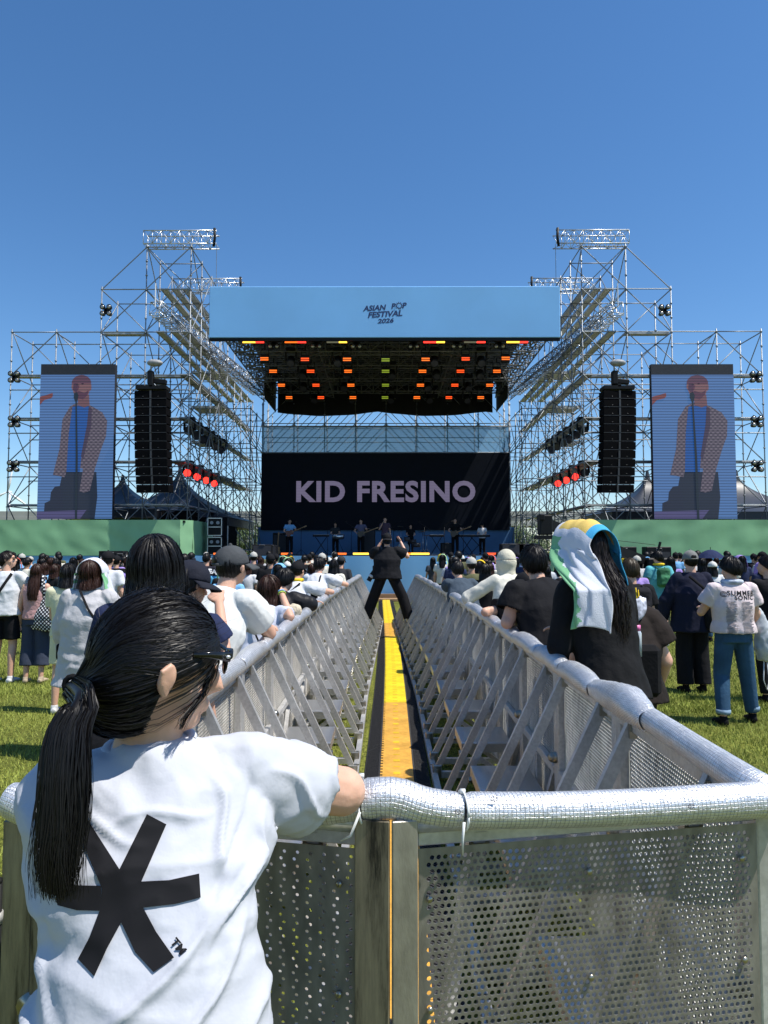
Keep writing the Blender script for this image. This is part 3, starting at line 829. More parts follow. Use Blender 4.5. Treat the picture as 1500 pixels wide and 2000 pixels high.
# scrim above the LED wall
T = root('blue_scrim', 'translucent blue mesh banner stretched above the black LED wall', 'banner', (0, 38.6, LZ1))
m_ = pm('scrim', (.16, .36, .56), .9, 0, .05); m_.node_tree.nodes['Principled BSDF'].inputs['Alpha'].default_value = .72
z1 = at(750, 833, 38.6).z
mb = MB(); mb.grid(lambda u, v: (LX0+(LX1-LX0)*u, 38.6, LZ1+.02+(z1-LZ1)*v), 20, 4); mb.build('mesh_sheet', m_, T, world=True)
mb = MB(); mb.tube([(LX0, 38.62, z1), (LX1, 38.62, z1)], .05, 6); mb.tube([(LX0, 38.55, LZ1+.03), (LX1, 38.55, LZ1+.03)], .04, 6); mb.build('edge_pipe', steel, T, True, world=True)
# header banner
HX0, HX1 = at(408.5, 610, 27.4).x, at(1094, 610, 27.4).x; HZ0, HZ1 = at(750, 659, 27.4).z, at(750, 559, 27.4).z
T = root('header_banner', 'long light blue banner across the top of the stage roof with navy festival lettering', 'banner', (0, 27.4, HZ0))
mb = MB(); mb.box(((HX0+HX1)/2, 27.5, (HZ0+HZ1)/2), (HX1-HX0, .18, HZ1-HZ0), bev=.02); mb.build('sheet', bluef, T, world=True)
mb = MB(); mb.beam((HX0, 27.5, HZ0-.06), (HX1, 27.5, HZ0-.06), .12, .1); mb.build('bottom_rail', blackm, T, world=True)
navy = pm('navy print', (.012, .035, .13), .6, 0, .05)
mb = MB(); sc = 27.38/F
def letters(t, px, py, h, wpx, sh=.25, rot=R(3.5), off=.035):
    vs, fs = text_polys(t, 1, off, sh); a = [v[0] for v in vs]; b_ = [v[1] for v in vs]
    cx, cz = (max(a)+min(a))/2, (max(b_)+min(b_))/2; kx = wpx*sc/(max(a)-min(a)); kz = h*sc/(max(b_)-min(b_)); o = at(px, py, 27.38)
    mb.add([(o.x+(x-cx)*kx*math.cos(rot)-(z-cz)*kz*math.sin(rot), 27.405, o.z+(x-cx)*kx*math.sin(rot)+(z-cz)*kz*math.cos(rot)) for x, z in vs], fs)
letters('ASIAN', 731.5, 601, 11.5, 47); letters('P', 768.5, 597.5, 11.5, 9.5); letters('P', 790, 596, 11.5, 9.5)
letters('FESTIVAL', 752, 613, 12, 69); letters('2026', 753, 626, 9.5, 33)
o = at(779.5, 597, 27.38)
for i in range(11):
    a = i*2*math.pi/11; r0, r1 = 5.0*sc, 8.0*sc; da = .22
    mb.add([(o.x+math.cos(a-da)*r0, 27.385, o.z+math.sin(a-da)*r0), (o.x+math.cos(a+da)*r0, 27.385, o.z+math.sin(a+da)*r0), (o.x+math.cos(a+.05)*r1, 27.385, o.z+math.sin(a+.05)*r1), (o.x+math.cos(a-.05)*r1, 27.385, o.z+math.sin(a-.05)*r1)], [(0, 1, 2, 3)])
k0 = len(mb.v)
for i in range(22):
    a = i*2*math.pi/22; mb.v += [(o.x+math.cos(a)*4.2*sc, 27.384, o.z+math.sin(a)*4.2*sc), (o.x+math.cos(a)*5.6*sc, 27.384, o.z+math.sin(a)*5.6*sc)]
for i in range(22): j = (i+1) % 22; mb.f.append((k0+2*i, k0+2*j, k0+2*j+1, k0+2*i+1)); mb.m.append(0)
mb.build('lettering', navy, T, world=True)
# roof
T = root('stage_roof', 'black fabric stage roof hung with rows of dark trusses above the band', 'roof', (0, 28.2, 9.4))
roofm = pm('black roof fabric', (.006, .006, .007), .85, 0, .3, 2)
mb = MB()
mb.grid(lambda u, v: (-6.3+12.5*u, 27.7+11.6*v, 11.6-.18*abs(math.sin(u*math.pi*5))-.25*v), 40, 8); mb.build('canopy', roofm, T, world=True)
zt = at(750, 738, 39.2).z; zb = at(750, 808, 39.2).z
mb = MB(); mb.grid(lambda u, v: (-6.05+12*u, 39.25+.05*math.sin(u*40), 11.5+(zb+.12-.3*abs(math.sin(u*math.pi*2.0+.2))*.8-11.5)*v+0), 60, 6); mb.build('rear_drape', roofm, T, world=True)
for sx in (-1, 1):
    mb = MB(); mb.grid(lambda u, v: (sx*6.15, 35.5+3.8*u, 11.5-2.0*v), 6, 4); mb.build('side_drape', roofm, T, world=True)
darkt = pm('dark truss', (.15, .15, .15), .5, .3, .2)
rows = [(29.0, 703), (31.2, 727), (33.6, 754), (36.3, 778)]
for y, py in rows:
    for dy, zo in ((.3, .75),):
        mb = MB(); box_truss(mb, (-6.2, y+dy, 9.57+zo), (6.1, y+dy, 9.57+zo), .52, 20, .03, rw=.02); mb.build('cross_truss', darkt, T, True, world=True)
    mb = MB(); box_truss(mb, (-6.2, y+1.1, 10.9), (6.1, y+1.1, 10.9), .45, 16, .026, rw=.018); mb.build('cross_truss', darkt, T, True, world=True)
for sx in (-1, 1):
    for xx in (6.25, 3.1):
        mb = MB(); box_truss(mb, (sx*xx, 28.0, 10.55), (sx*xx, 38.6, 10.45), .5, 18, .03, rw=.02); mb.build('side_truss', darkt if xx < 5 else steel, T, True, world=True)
for sx, s_ in ((-1, 'left'), (1, 'right')):
    T = root('walkway_truss', 'bright lattice walkway truss sloping inwards under the %s edge of the roof' % s_, 'truss', (sx*9.2, 28.6, 11))
    a = at(755+sx*452, 600, 28.6); b_ = at(755+sx*250, 762, 37.5)
    mb = MB(); box_truss(mb, a, b_, .5, 20, .024, rw=.016); mb.build('truss_frame', alu, T, True, world=True)
    mb = MB(); box_truss(mb, a+Vector((-sx*.75, .2, -.45)), b_+Vector((-sx*.5, .2, -.4)), .36, 20, .02, rw=.014); mb.build('truss_frame', steel, T, True, world=True)
    mb = MB()
    for i in range(46):
        p = a.lerp(b_, i/46)+Vector((0, 0, -.33)); mb.box(p, (.5, .05, .03))
    mb.build('grating', alu, T, world=True)
    for i in range(7):
        p = a.lerp(b_, i/7); mb = MB(); mb.tube([p, p+Vector((0, 0, 1.0))], .025, 6); mb.build('handrail_post', white_pl, T, world=True)
# roof lamps
orange = em('lamp orange', (1.0, .085, .012), 1.15); orange2 = em('lamp amber', (1.0, .17, .015), 1.1); redl = em('lamp red', (1.0, .03, .02), 2.4); green = em('lamp lime', (.30, .42, .03), .6); yel = em('lamp yellow', (1, .55, .05), 2.0)
def strobe(lab, p, m, group, w_=.35):
    T = root('strobe_lamp', lab, 'stage lamp', p, 0, group)
    mb = MB(); mb.box((0, 0, .04), (w_, .16, .36), bev=.02); mb.build('housing', blackm, T)
    for z in (-.02, .062):
        mb = MB(); mb.box((0, -.09, z), (w_*.94, .02, .042)); mb.build('light_strip', m, T)
    mb = MB(); mb.tube([(-w_*.45, 0, .1), (-w_*.45, .0, .42), (w_*.45, .0, .42), (w_*.45, 0, .1)], .018, 6); mb.tube([(0, 0, .42), (0, 0, .62)], .03, 6); mb.build('yoke', blackm, T)
lampx = [(517, 596, 678, 753, 831, 909, 987), (534, 607, 680, 753, 825, 899, 970), (550, 617.5, 685.5, 753, 821, 888, 956), (565, 627, 689.5, 752, 814, 876.5, 938.5)]
cn = ['orange', 'red-orange', 'orange', 'lime green', 'orange', 'red-orange', 'orange']; cm = [orange2, orange, orange2, green, orange2, orange, orange2]
rn = ['front', 'second', 'third', 'rearmost']
for r_, (y, py) in enumerate(rows):
    for i, px in enumerate(lampx[r_]):
        pos = ['leftmost', 'second from left', 'third from left', 'middle', 'third from right', 'second from right', 'rightmost'][i]
        yy = py if r_ != 0 else [703, 704, 704, 705, 704, 703, 702][i]
        strobe('%s twin-strip lamp hanging in the %s roof row, %s' % (cn[i], rn[r_], pos), at(px, yy, y-.2), cm[i], 'twin-strip lamps under the stage roof')
def blinder(lab, p, group, w_=.55, name='blinder_lamp'):
    T = root(name, lab, 'stage lamp', p, 0, group)
    mb = MB()
    for i in (-1, 1):
        for j in (-1, 1): mb.tube([(i*w_*.27, .06, j*w_*.27), (i*w_*.27, -.1, j*w_*.27)], [w_*.16, w_*.22], 12); mb.beam((0, 0, 0), (i*w_*.27, 0, j*w_*.27), w_*.34, .1)
    mb.build('housing', blackm, T, False)
    for i in (-1, 1):
        for j in (-1, 1): mb = MB(); mb.ell((i*w_*.27, -.10, j*w_*.27), (w_*.15, .03, w_*.15), 12, 6); mb.build('lens', pm('reflector', (.35, .34, .32), .3, .7), T, True)
    mb = MB(); mb.tube([(-w_*.3, .1, 0), (0, .2, w_*.62), (w_*.3, .1, 0)], .02, 6); mb.build('bracket', blackm, T)
for i, px in enumerate((535, 618, 696, 808, 892, 975)):
    blinder('black four-eye lamp close under the header banner, %s from the left' % ordn(i), at(px, 671, 28.1), 'four-eye lamps under the header banner', .5)
for i, (px, w2, c1, c2) in enumerate(((495, 42, yel, redl), (577, 42, orange2, redl), (658, 40, em('tube off', (.3, .3, .2), .3), yel), (848, 42, redl, yel), (927, 42, em('tube off', (.3, .3, .2), .3), redl), (1010, 42, yel, redl))):
    p = at(px, 668, 27.95); T = root('tube_lamp', 'horizontal glowing tube lamp just below the header banner, %s from the left' % ordn(i), 'tube lamp', p, 0, 'tube lamps below the header banner')
    h = w2/2*27.9/F
    mb = MB(); mb.box((0, .03, 0), (h*2.02, .06, .09), bev=.01); mb.build('housing', blackm, T)
    mb = MB(); mb.tube([(-h, -.02, 0), (.2*h, -.02, 0)], .045, 10); mb.build('glow_tube', c1, T, True)
    mb = MB(); mb.tube([(.2*h, -.02, 0), (h, -.02, 0)], .045, 10); mb.build('glow_tube', c2, T, True)
def moving(lab, p, group, lensm=None, tilt=.3, s=1.0, hang=True):
    T = root('moving_head_lamp', lab, 'stage lamp', p, 0, group)
    mb = MB(); mb.box((0, 0, .30*s), (.30*s, .26*s, .12*s), bev=.02*s); mb.build('base', blackm, T)
    mb = MB(); mb.beam((-.17*s, 0, .25*s), (-.17*s, 0, -.05*s), .05*s, .12*s); mb.beam((.17*s, 0, .25*s), (.17*s, 0, -.05*s), .05*s, .12*s); mb.build('yoke', blackm, T)
    d = Vector((0, -math.cos(tilt), -math.sin(tilt))); c0 = Vector((0, 0, -.04*s))
    mb = MB(); mb.tube([c0-d*.16*s, c0-d*.1*s, c0+d*.08*s, c0+d*.17*s], [.08*s, .12*s, .13*s, .145*s], 14); mb.build('head', blackm, T, True)
    mb = MB(); mb.tube([c0+d*.168*s, c0+d*.178*s], .12*s, 14); mb.build('lens', lensm or glassm, T)
k = 0
for r_, (y, py) in enumerate(rows):
    for i, px in enumerate((-3.95, -2.0, 0.0, 2.0, 3.95)):
        if r_ in (0, 2) and i == 2: continue
        moving('black moving head lamp in the %s roof row, %s from the left' % (rn[r_], ordn(i)), (px*(1)+.25*(r_ % 2), y+.1, 9.75), 'moving head lamps under the roof', tilt=.9, s=1.3)
# blinders on the towers
for sx, s_ in ((-1, 'left'), (1, 'right')):
    for i, (px, py) in enumerate(((208, 607), (29, 737), (29, 824), (27, 911))):
        X = px if sx < 0 else [1297, 1475, 1477, 1478][i]
        blinder('black four-eye lamp %s of the %s scaffolding' % (['high on the shoulder', 'top one on the outer post', 'middle one on the outer post', 'lowest on the outer post'][i], s_), at(X, py, 28.45), 'four-eye lamps on the scaffolding towers', .5)
    # dark lamp rows and red spotlights on the receding ledges
    for i in range(6):
        t = i/5; p = Vector((sx*arc(8.3, 8.3, t), arc(29.8, 35.6, t), ZL[4]-.25))
        moving('unlit black lamp under the upper receding ledge of the %s tower, %s from the front' % (s_, ordn(i)), p, 'dark lamps on the receding ledges', s=1.35)
    for i in range(4):
        t = i/3; p = Vector((sx*8.35, arc(29.9, 34.6, t), ZL[3]-.28))
        moving('red spotlight under the lower receding ledge of the %s tower, %s from the front' % (s_, ordn(i)), p, 'red spotlights on the receding ledges', redl if (sx < 0 or i > 0) else glassm, s=1.3, tilt=.1)
# ------------------------------------------------------------------ platforms with green skirts
greenf = pm('green tarpaulin', (.24, .47, .25), .55, 0, .10, 1.2, .6, 2.2, stretch=(1, 1, .6))
greenl = greenf
for sx, s_ in ((-1, 'left'), (1, 'right')):
    T = root('speaker_platform', 'raised platform wrapped in green tarpaulin below the %s screen' % s_, 'platform', (sx*12, 27.9, 0))
    P = [Vector((sx*22, 27.9, 0)), Vector((sx*8.1, 27.9, 0)), Vector((sx*7.75, 28.4, 0)), Vector((sx*7.7, 31.6, 0))] if sx < 0 else [Vector((22, 27.9, 0)), Vector((8.1, 27.9, 0)), Vector((7.75, 31.2, 0)), Vector((7.9, 33.5, 0))]
    zt = 3.02
    for (z0, z1, mt, nm, off) in ((1.62, zt, greenf, 'green_skirt', 0), (0, 1.62, bluef2, 'blue_skirt', .03)):
        mb = MB()
        for a, b_ in zip(P[:-1], P[1:]):
            L = (b_-a).length; nu = max(4, int(L*8)); nrm = Vector((-(b_-a).y, (b_-a).x, 0)).normalized()
            def fn(u, v, a=a, b_=b_, nrm=nrm, L=L):
                p = a.lerp(b_, u); z = arc(z0, z1, v)
                q = Vector((p.x*1.0, p.y, z)); f = .035*noise.noise(Vector((u*L*1.6+z*1.1, z*1.6, 3+sx)))+.02*math.sin((u*L*2+z*2.2)*2)*math.exp(-abs(math.sin(u*L*.5))*3)
                return q+nrm*(f*min(1, 4*v*(1-v)+.2))*-1+Vector((0, off, 0))
            mb.grid(fn, nu, 14 if nm == 'green_skirt' else 3)
        mb.build(nm, mt, T, True, world=True)
    mb = MB(); mb.box((sx*14.9, 30, zt-.06), (13.9, 4.0, .08)); mb.build('platform_deck', blackm, T, world=True)
# side LED screens
def jktm():
    if 'scr jacket' in MATS: return MATS['scr jacket']
    m = screen_mat('scr jacket', (1, 1, 1), 1.0, 9.0, .5); t = m.node_tree
    ck = N(t, 'ShaderNodeTexChecker'); ck.inputs['Scale'].default_value = 1; ck.inputs[1].default_value = (.050, .040, .060, 1); ck.inputs[2].default_value = (.095, .080, .105, 1)
    tc = N(t, 'ShaderNodeTexCoord'); mp = N(t, 'ShaderNodeMapping'); mp.inputs['Scale'].default_value = (11, 1, 11); t.links.new(tc.outputs['Object'], mp.inputs[0]); t.links.new(mp.outputs[0], ck.inputs[0])
    mu = [n for n in t.nodes if n.type == 'VECT_MATH'][0]; t.links.new(ck.outputs[0], mu.inputs[0])
    MATS['scr jacket'] = m; return m
def sidescreen(sx, s_):
    x0, x1 = (76, 229) if sx < 0 else (1276, 1429); ox = x0
    Y = 28.15
    T = root('side_screen', 'tall portrait LED screen showing a singer at a microphone, %s of the stage' % s_, 'screen', at((x0+x1)/2, 1013, Y))
    a = at(x0-(4 if sx < 0 else -2), 1013, Y); b_ = at(x1+(-4 if sx < 0 else 3), 711, Y)
    W = b_.x-a.x; X0_ = (a.x+b_.x)/2-W/2; Z0_, Z1_ = a.z, b_.z; Hh_ = Z1_-Z0_
    def Q(u, v, dy=0): return (X0_+W*u, Y-dy, Z1_-Hh_*v)
    mb = MB(); mb.box((X0_+W/2, Y+.12, (Z0_+Z1_)/2), (W, .22, Hh_)); mb.build('panel', pm('screen frame', (.02, .022, .03), .6), T, world=True)
    def poly(name, pts, m, dy):
        mb = MB(); mb.add([Q(u, v, dy) for u, v in pts], [tuple(range(len(pts)))]); mb.build(name, m, T, world=True)
    K = MATS
    def sm(n, c, d=.5):
        n = 'scr '+n
        if n not in K: K[n] = screen_mat(n, c, 1.0, 9.0, d)
        return K[n]
    bgc = (.05, .115, .27) 
    poly('picture_background', [(0, .07), (1, .07), (1, 1), (0, 1)], sm('bg', bgc, .55), .004)
    trous = [(.33, .70), (.78, .70), (.80, .86), (.77, 1), (.30, 1), (.30, .93), (.28, .83)]
    poly('picture_trousers', trous, sm('trs', (.008, .012, .026), .6), .008)
    poly('picture_speaker', [(.10, .9), (.17, .885), (.18, .83), (.23, .795), (.30, .79), (.34, .83), (.36, 1), (.09, 1)], sm('spk', (.008, .011, .026), .6), .010)
    poly('picture_table', [(.0, .955), (.66, .945), (.58, 1), (0, 1)], sm('tab', (.05, .045, .12), .6), .014)
    poly('picture_jacket', [(.41, .275), (.53, .245), (.68, .27), (.84, .315), (.91, .37), (.90, .47), (.84, .55), (.76, .68), (.70, .82), (.62, .835), (.56, .825), (.60, .68), (.40, .66), (.36, .735), (.20, .72), (.28, .55), (.31, .36)], jktm(), .012)
    poly('picture_shirt', [(.44, .28), (.53, .27), (.66, .27), (.66, .40), (.58, .58), (.56, .70), (.38, .70), (.40, .45)], sm('sht', (.008, .055, .22), .5), .016)
    poly('picture_neck', [(.50, .20), (.66, .20), (.67, .27), (.60, .285), (.52, .27)], sm('nck', (.10, .048, .058), .55), .018)
    hpts = [(.555+.135*math.cos(i*.2618)*(1 if math.sin(i*.2618) < 0 else .86), .155+.078*math.sin(i*.2618)) for i in range(24)]
    poly('picture_head', hpts, sm('fce', (.125, .062, .070), .5), .022)
    poly('picture_hair', [(.555+.132*math.cos(math.pi+i*.2244), .128+.056*math.sin(math.pi+i*.2244)) for i in range(15)], sm('har', (.065, .028, .05), .5), .026)
    poly('picture_hand', [(0, .215), (.10, .20), (.17, .19), (.175, .21), (.15, .225), (.06, .235), (0, .27)], sm('hnd', (.12, .035, .035), .5), .022)
    poly('picture_ear', [(.665, .14), (.69, .135), (.69, .165), (.67, .18)], sm('fce', (.125, .062, .070), .5), .027)
    poly('picture_microphone', [(.46, .19), (.50, .185), (.52, .205), (.51, .235), (.50, .25), (.53, .6), (.54, 1), (.51, 1), (.50, .6), (.48, .25), (.455, .22)], sm('mic', (.004, .010, .018), .6), .030)
    poly('picture_cheek', [(.45, .125), (.50, .12), (.52, .16), (.49, .19), (.44, .17)], sm('chk', (.045, .018, .04), .6), .024)
    for q in ((.50, .135), (.57, .13)): poly('picture_eye', [(q[0]-.022, q[1]), (q[0], q[1]-.006), (q[0]+.022, q[1]), (q[0], q[1]+.005)], sm('eye', (.02, .01, .02), .6), .026)
    poly('picture_nose', [(.51, .14), (.53, .14), (.515, .168), (.49, .168)], sm('nse', (.06, .02, .04), .6), .026)
    poly('picture_beard', [(.47, .19), (.52, .175), (.60, .19), (.655, .17), (.64, .205), (.58, .232), (.50, .225)], sm('brd', (.055, .02, .04), .6), .024)
    poly('picture_lapel', [(.66, .275), (.70, .29), (.70, .40), (.60, .62), (.57, .60), (.64, .40)], sm('lap', (.035, .024, .048), .5), .020)

sidescreen(-1, 'left'); sidescreen(1, 'right')
# line arrays
def line_array(sx, s_):
    px = 299 if sx < 0 else 1205.5
    T = root('line_array', 'tall hanging column of black loudspeakers, %s of the stage' % s_, 'loudspeakers', at(px, 765, 27.8))
    c = at(px, 765, 27.8); z = c.z; Hc = (at(px, 765, 27.8).z-at(px, 963, 27.8).z)/12; W = 1.30; y = 27.8; tilt = 0
    rot = R(sx*2)
    for i in range(12):
        tilt = R(.5+i*.3)
        p = Vector((c.x+sx*.0+(-sx)*(-.0)+(-sx)*.0012*i*i, y, z-Hc/2))
        mb = MB(); m = Matrix.Rotation(rot, 3, 'Z') @ Matrix.Rotation(tilt, 3, 'X')
        mb.box(p, (W, .55, Hc*.93), m, bev=.025)
        o = mb.build('speaker_cabinet', pm('cabinet black', (.003, .003, .004), .8, 0, .2, spec=.08), T, world=True)
        mb = MB(); mb.box(p+m @ Vector((0, -.28, 0)), (.07, .02, Hc*.9), m); mb.box(p+m @ Vector((0, -.279, -Hc*.46)), (W*.98, .016, .018), m)
        for q in (-.3, .3): mb.ell(p+m @ Vector((q, -.285, -.08)), (.03, .01, .012), 8, 5)
        mb.build('trim', pm('cabinet trim', (.05, .05, .055), .5), o, world=False)
        o.children[0].location = -T.location-o.location
        z -= Hc
    mb = MB(); mb.box((c.x, y, c.z+.12), (1.2, .6, .14)); mb.beam((c.x, y-.3, c.z+.2), (c.x, y+.4, c.z+.2), .12); mb.build('flying_frame', blackm, T, world=True)
    mb = MB(); mb.box((c.x-.1, y, c.z+.55), (.22, .25, .55), bev=.03); mb.box((c.x+.25, y+.1, c.z+.42), (.5, .2, .2), (0, .1, 0), bev=.03); mb.build('hoist_motor', blackm, T, world=True)
    mb = MB(); mb.tube([(c.x-.1, y, c.z+.8), (c.x-.1, y, c.z+1.3)], .03, 6); mb.ell((c.x+.05, y, c.z+1.15), (.32, .2, .14), 12, 8); mb.build('sling', pm('sling', (.3, .3, .3), .6), T, True, world=True)
line_array(-1, 'left'); line_array(1, 'right')
# ------------------------------------------------------------------ tents, turbine, highway, trees, far things
tentm = pm('charcoal tent fabric', (.022, .026, .036), .45, 0, .2, .6, .3, 3)
def tent(px, py, Y, hw, eave, lab):
    p = at(px, py, Y); T = root('pagoda_tent', lab, 'tent', (p.x, p.y, 0), 0, 'dark peaked tents behind the scaffolding')
    mb = MB(); pk = p.z
    def fn(u, v):
        a = u*2*math.pi; r_ = hw*(v**1.7)*(1+0.0)+.05
        k = max(abs(math.cos(a)), abs(math.sin(a))); rr = r_/k*(1-.12*math.sin(4*a+math.pi/2)**2*v*0)
        return (rr*math.cos(a), rr*math.sin(a), pk-(pk-eave)*(v**.75))
    mb.grid(fn, 32, 12, closeu=True); mb.build('roof', tentm, T, True)
    mb = MB(); mb.box((0, 0, eave-.2), (hw*2, hw*2, .4)); mb.build('valance', tentm, T)
    for i in (-1, 1):
        for j in (-1, 1): mb = MB(); mb.tube([(i*hw*.98, j*hw*.98, 0), (i*hw*.98, j*hw*.98, eave)], .05, 6); mb.build('pole', alu, T)
tent(240, 928, 34.5, 2.4, 3.7, 'dark peaked tent behind the left screen, smaller one to the left')
tent(352, 908, 37, 3.3, 3.4, 'dark peaked tent between the left loudspeaker column and the stage')
tent(1264, 920, 35, 2.6, 3.6, 'dark peaked tent left of the right screen')
tent(1437, 918, 35.5, 2.9, 3.6, 'dark peaked tent right of the right screen')
T = root('equipment_shelter', 'black cloth-covered equipment shelter at the left side of the stage', 'shelter', (-7.6, 33.5, 0))
mb = MB(); mb.box((-8.4, 34.8, 2.1), (1.7, 2.4, 2.6), bev=.05); mb.box((-9.8, 34.5, 2.4), (1.5, 3, 2.6)); mb.build('cover', blackf, T, world=True)
T = root('wind_turbine', 'small white wind turbine far away at the left edge', 'wind turbine', gd(15, 1090).copy() if False else (at(16, 1060, 300).x, 300, 0))
c = at(16, 961, 300); z = c.z
mb = MB(); mb.tube([(0, 0, 0), (0, 0, z)], [.7, .4], 10); mb.build('tower', white_pl, T, True)
mb = MB(); mb.box((0, 0, z), (1, 2.4, 1), bev=.2); mb.build('nacelle', white_pl, T)
for a in (R(80), R(205), R(325)):
    mb = MB(); d = Vector((math.cos(a), 0, math.sin(a))); mb.tube([Vector((0, -1.5, z)), Vector((0, -1.5, z))+d*4, Vector((0, -1.5, z))+d*14], [.2, .55, .08], 8); mb.build('blade', white_pl, T, True)
conc = pm('pale concrete', (.42, .40, .36), .8, 0, .12, .2, .2, 2)
T = root('elevated_road', 'pale concrete elevated road running far behind the stage', 'bridge', (0, 130, 0))
z0_ = at(750, 1029, 130).z; z1_ = at(750, 1012, 130).z
mb = MB(); mb.box((0, 130, (z0_+z1_)/2), (420, 10, z1_-z0_)); mb.box((0, 125.2, z1_+.5), (420, .3, 1.0)); mb.build('roadway', conc, T, world=True)
for i in range(21):
    mb = MB(); x = -200+i*20; mb.tube([(x, 130, 0), (x, 130, z0_)], 1.1, 12); mb.box((x, 130, z0_-.6), (7, 8, 1.2)); mb.build('pier', conc, T, True, world=True)
leafm = pm('tree leaves', (.05, .09, .022), .7, 0, .4, .5, var2=.3, vs2=4)
bark = pm('bark', (.12, .09, .07), .9, 0, .3, 4, .5, 20)
def leafy_tree(x, y, h, lab, seed, name='tree'):
    rng = random.Random(seed); T = root(name, lab, 'tree', (x, y, 0), 0, 'trees beyond the stage')
    mb = MB(); mb.tube([(0, 0, 0), (.1, 0, h*.25), (.0, .1, h*.6)], [.16, .12, .05], 8)
    for i in range(5):
        a = i*1.3; mb.tube([(0, 0, h*.3+i*.1*h*.3), (math.cos(a)*h*.2, math.sin(a)*h*.2, h*.55+i*.04*h)], [.06, .02], 6)
    mb.build('trunk', bark, T, True)
    mb = MB(); cl = [(Vector((rng.gauss(0, h*.17), rng.gauss(0, h*.17), h*rng.uniform(.35, .9))), h*rng.uniform(.09, .17)) for _ in range(22)]
    for c, r_ in cl:
        for _ in range(90):
            d = Vector((rng.gauss(0, 1), rng.gauss(0, 1), rng.gauss(0, 1))).normalized()*r_*rng.uniform(.5, 1.1); p = c+d
            a = Vector((rng.gauss(0, 1), rng.gauss(0, 1), rng.gauss(0, 1))).normalized(); b_ = a.orthogonal().normalized(); s_ = h*.022
            mb.add([p-a*s_, p+b_*s_*.6, p+a*s_, p-b_*s_*.6], [(0, 1, 2, 3)])
    mb.build('crown', leafm, T)
rng = random.Random(5)
for i, (px, Y, h) in enumerate(((20, 80, 3.5), (60, 85, 4), (462, 60, 3.4), (475, 62, 4.4), (492, 60, 3.8), (505, 66, 3.8), (1003, 62, 4.2), (1020, 60, 3.6), (1037, 64, 4.3), (1055, 66, 3.4))):
    p = at(px, 1076, Y); leafy_tree(p.x, Y, h, 'leafy green tree far beyond the stage, %s tree from the left' % ordn(i), i)
# ------------------------------------------------------------------ barriers
def perf_sheet(w_, h, pitch=.0155, r=.0050, rowp=.0155, skipx=1, n=8, th=.003, margin=.01, keep=None):
    """perforated sheet in x-z plane: staggered real holes with rims"""
    nx = int((w_-2*margin)/pitch); nz = int((h-2*margin)/rowp); V = []; Fc = []
    cx0 = (w_-nx*pitch)/2; cz0 = (h-nz*rowp)/2
    ang = [math.pi/4*i+math.pi/8 for i in range(8)]
    # full cell octagonal hole: outer ring of 8 points on the cell edge
    def cell(x, z, pw, ph, hole):
        b = len(V)
        if not hole:
            V.extend([(x-pw/2, 0, z-ph/2), (x+pw/2, 0, z-ph/2), (x+pw/2, 0, z+ph/2), (x-pw/2, 0, z+ph/2)]); Fc.append((b, b+1, b+2, b+3)); return
        out = [(1, 0), (1, 1), (0, 1), (-1, 1), (-1, 0), (-1, -1), (0, -1), (1, -1)]
        for i in range(8): V.append((x+out[i][0]*pw/2, 0, z+out[i][1]*ph/2))
        for i in range(8): a = i*math.pi/4; V.append((x+math.cos(a)*r, 0, z+math.sin(a)*r))
        for i in range(8): a = i*math.pi/4; V.append((x+math.cos(a)*r, th, z+math.sin(a)*r))
        for i in range(8):
            j = (i+1) % 8; Fc.append((b+i, b+j, b+8+j, b+8+i)); Fc.append((b+8+i, b+8+j, b+16+j, b+16+i))
    for k in range(nz):
        z = cz0+(k+.5)*rowp; st = (k % 2)*.5
        for i in range(nx):
            if st and i == nx-1: break
            x = cx0+(i+.5+st)*pitch
            hole = ((i+(k//1 % 2 if skipx > 1 else 0)) % skipx == 0) and (keep is None or keep(x, z))
            cell(x, z, pitch, rowp, hole)
        if st:
            b = len(V); V.extend([(cx0, 0, z-rowp/2), (cx0+pitch/2, 0, z-rowp/2), (cx0+pitch/2, 0, z+rowp/2), (cx0, 0, z+rowp/2)]); Fc.append((b, b+1, b+2, b+3))
            b = len(V); x1 = cx0+nx*pitch; V.extend([(x1-pitch/2, 0, z-rowp/2), (x1, 0, z-rowp/2), (x1, 0, z+rowp/2), (x1-pitch/2, 0, z+rowp/2)]); Fc.append((b, b+1, b+2, b+3))
    # rim
    def quad(x0, x1, z0, z1):
        b = len(V); V.extend([(x0, 0, z0), (x1, 0, z0), (x1, 0, z1), (x0, 0, z1)]); Fc.append((b, b+1, b+2, b+3))
    x1 = cx0+nx*pitch; z1 = cz0+nz*rowp
    quad(0, w_, 0, cz0); quad(0, w_, z1, h); quad(0, cx0, cz0, z1); quad(x1, w_, cz0, z1)
    mb = MB(); mb.v = V; mb.f = Fc; mb.m = [0]*len(Fc); return mb
def scuffed(name, col, rough, var2=.2):
    m = pm(name, col, rough, .55, .28, 2.2, .08, 200, stretch=(1, 1, .35), var2=var2, vs2=28)
    return m
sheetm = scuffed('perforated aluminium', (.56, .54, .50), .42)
sheetd = scuffed('dark perforated aluminium', (.24, .225, .195), .45)  # front pair: same sheet in a darker base colour than the lane panels
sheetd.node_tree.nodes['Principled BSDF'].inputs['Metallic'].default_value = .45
framem = pm('barrier frame aluminium', (.56, .55, .53), .42, .5, .2, 4, .1, 40, var2=.1)
boltm = pm('bolt steel', (.4, .37, .3), .3, .9, .3)
step_m = None
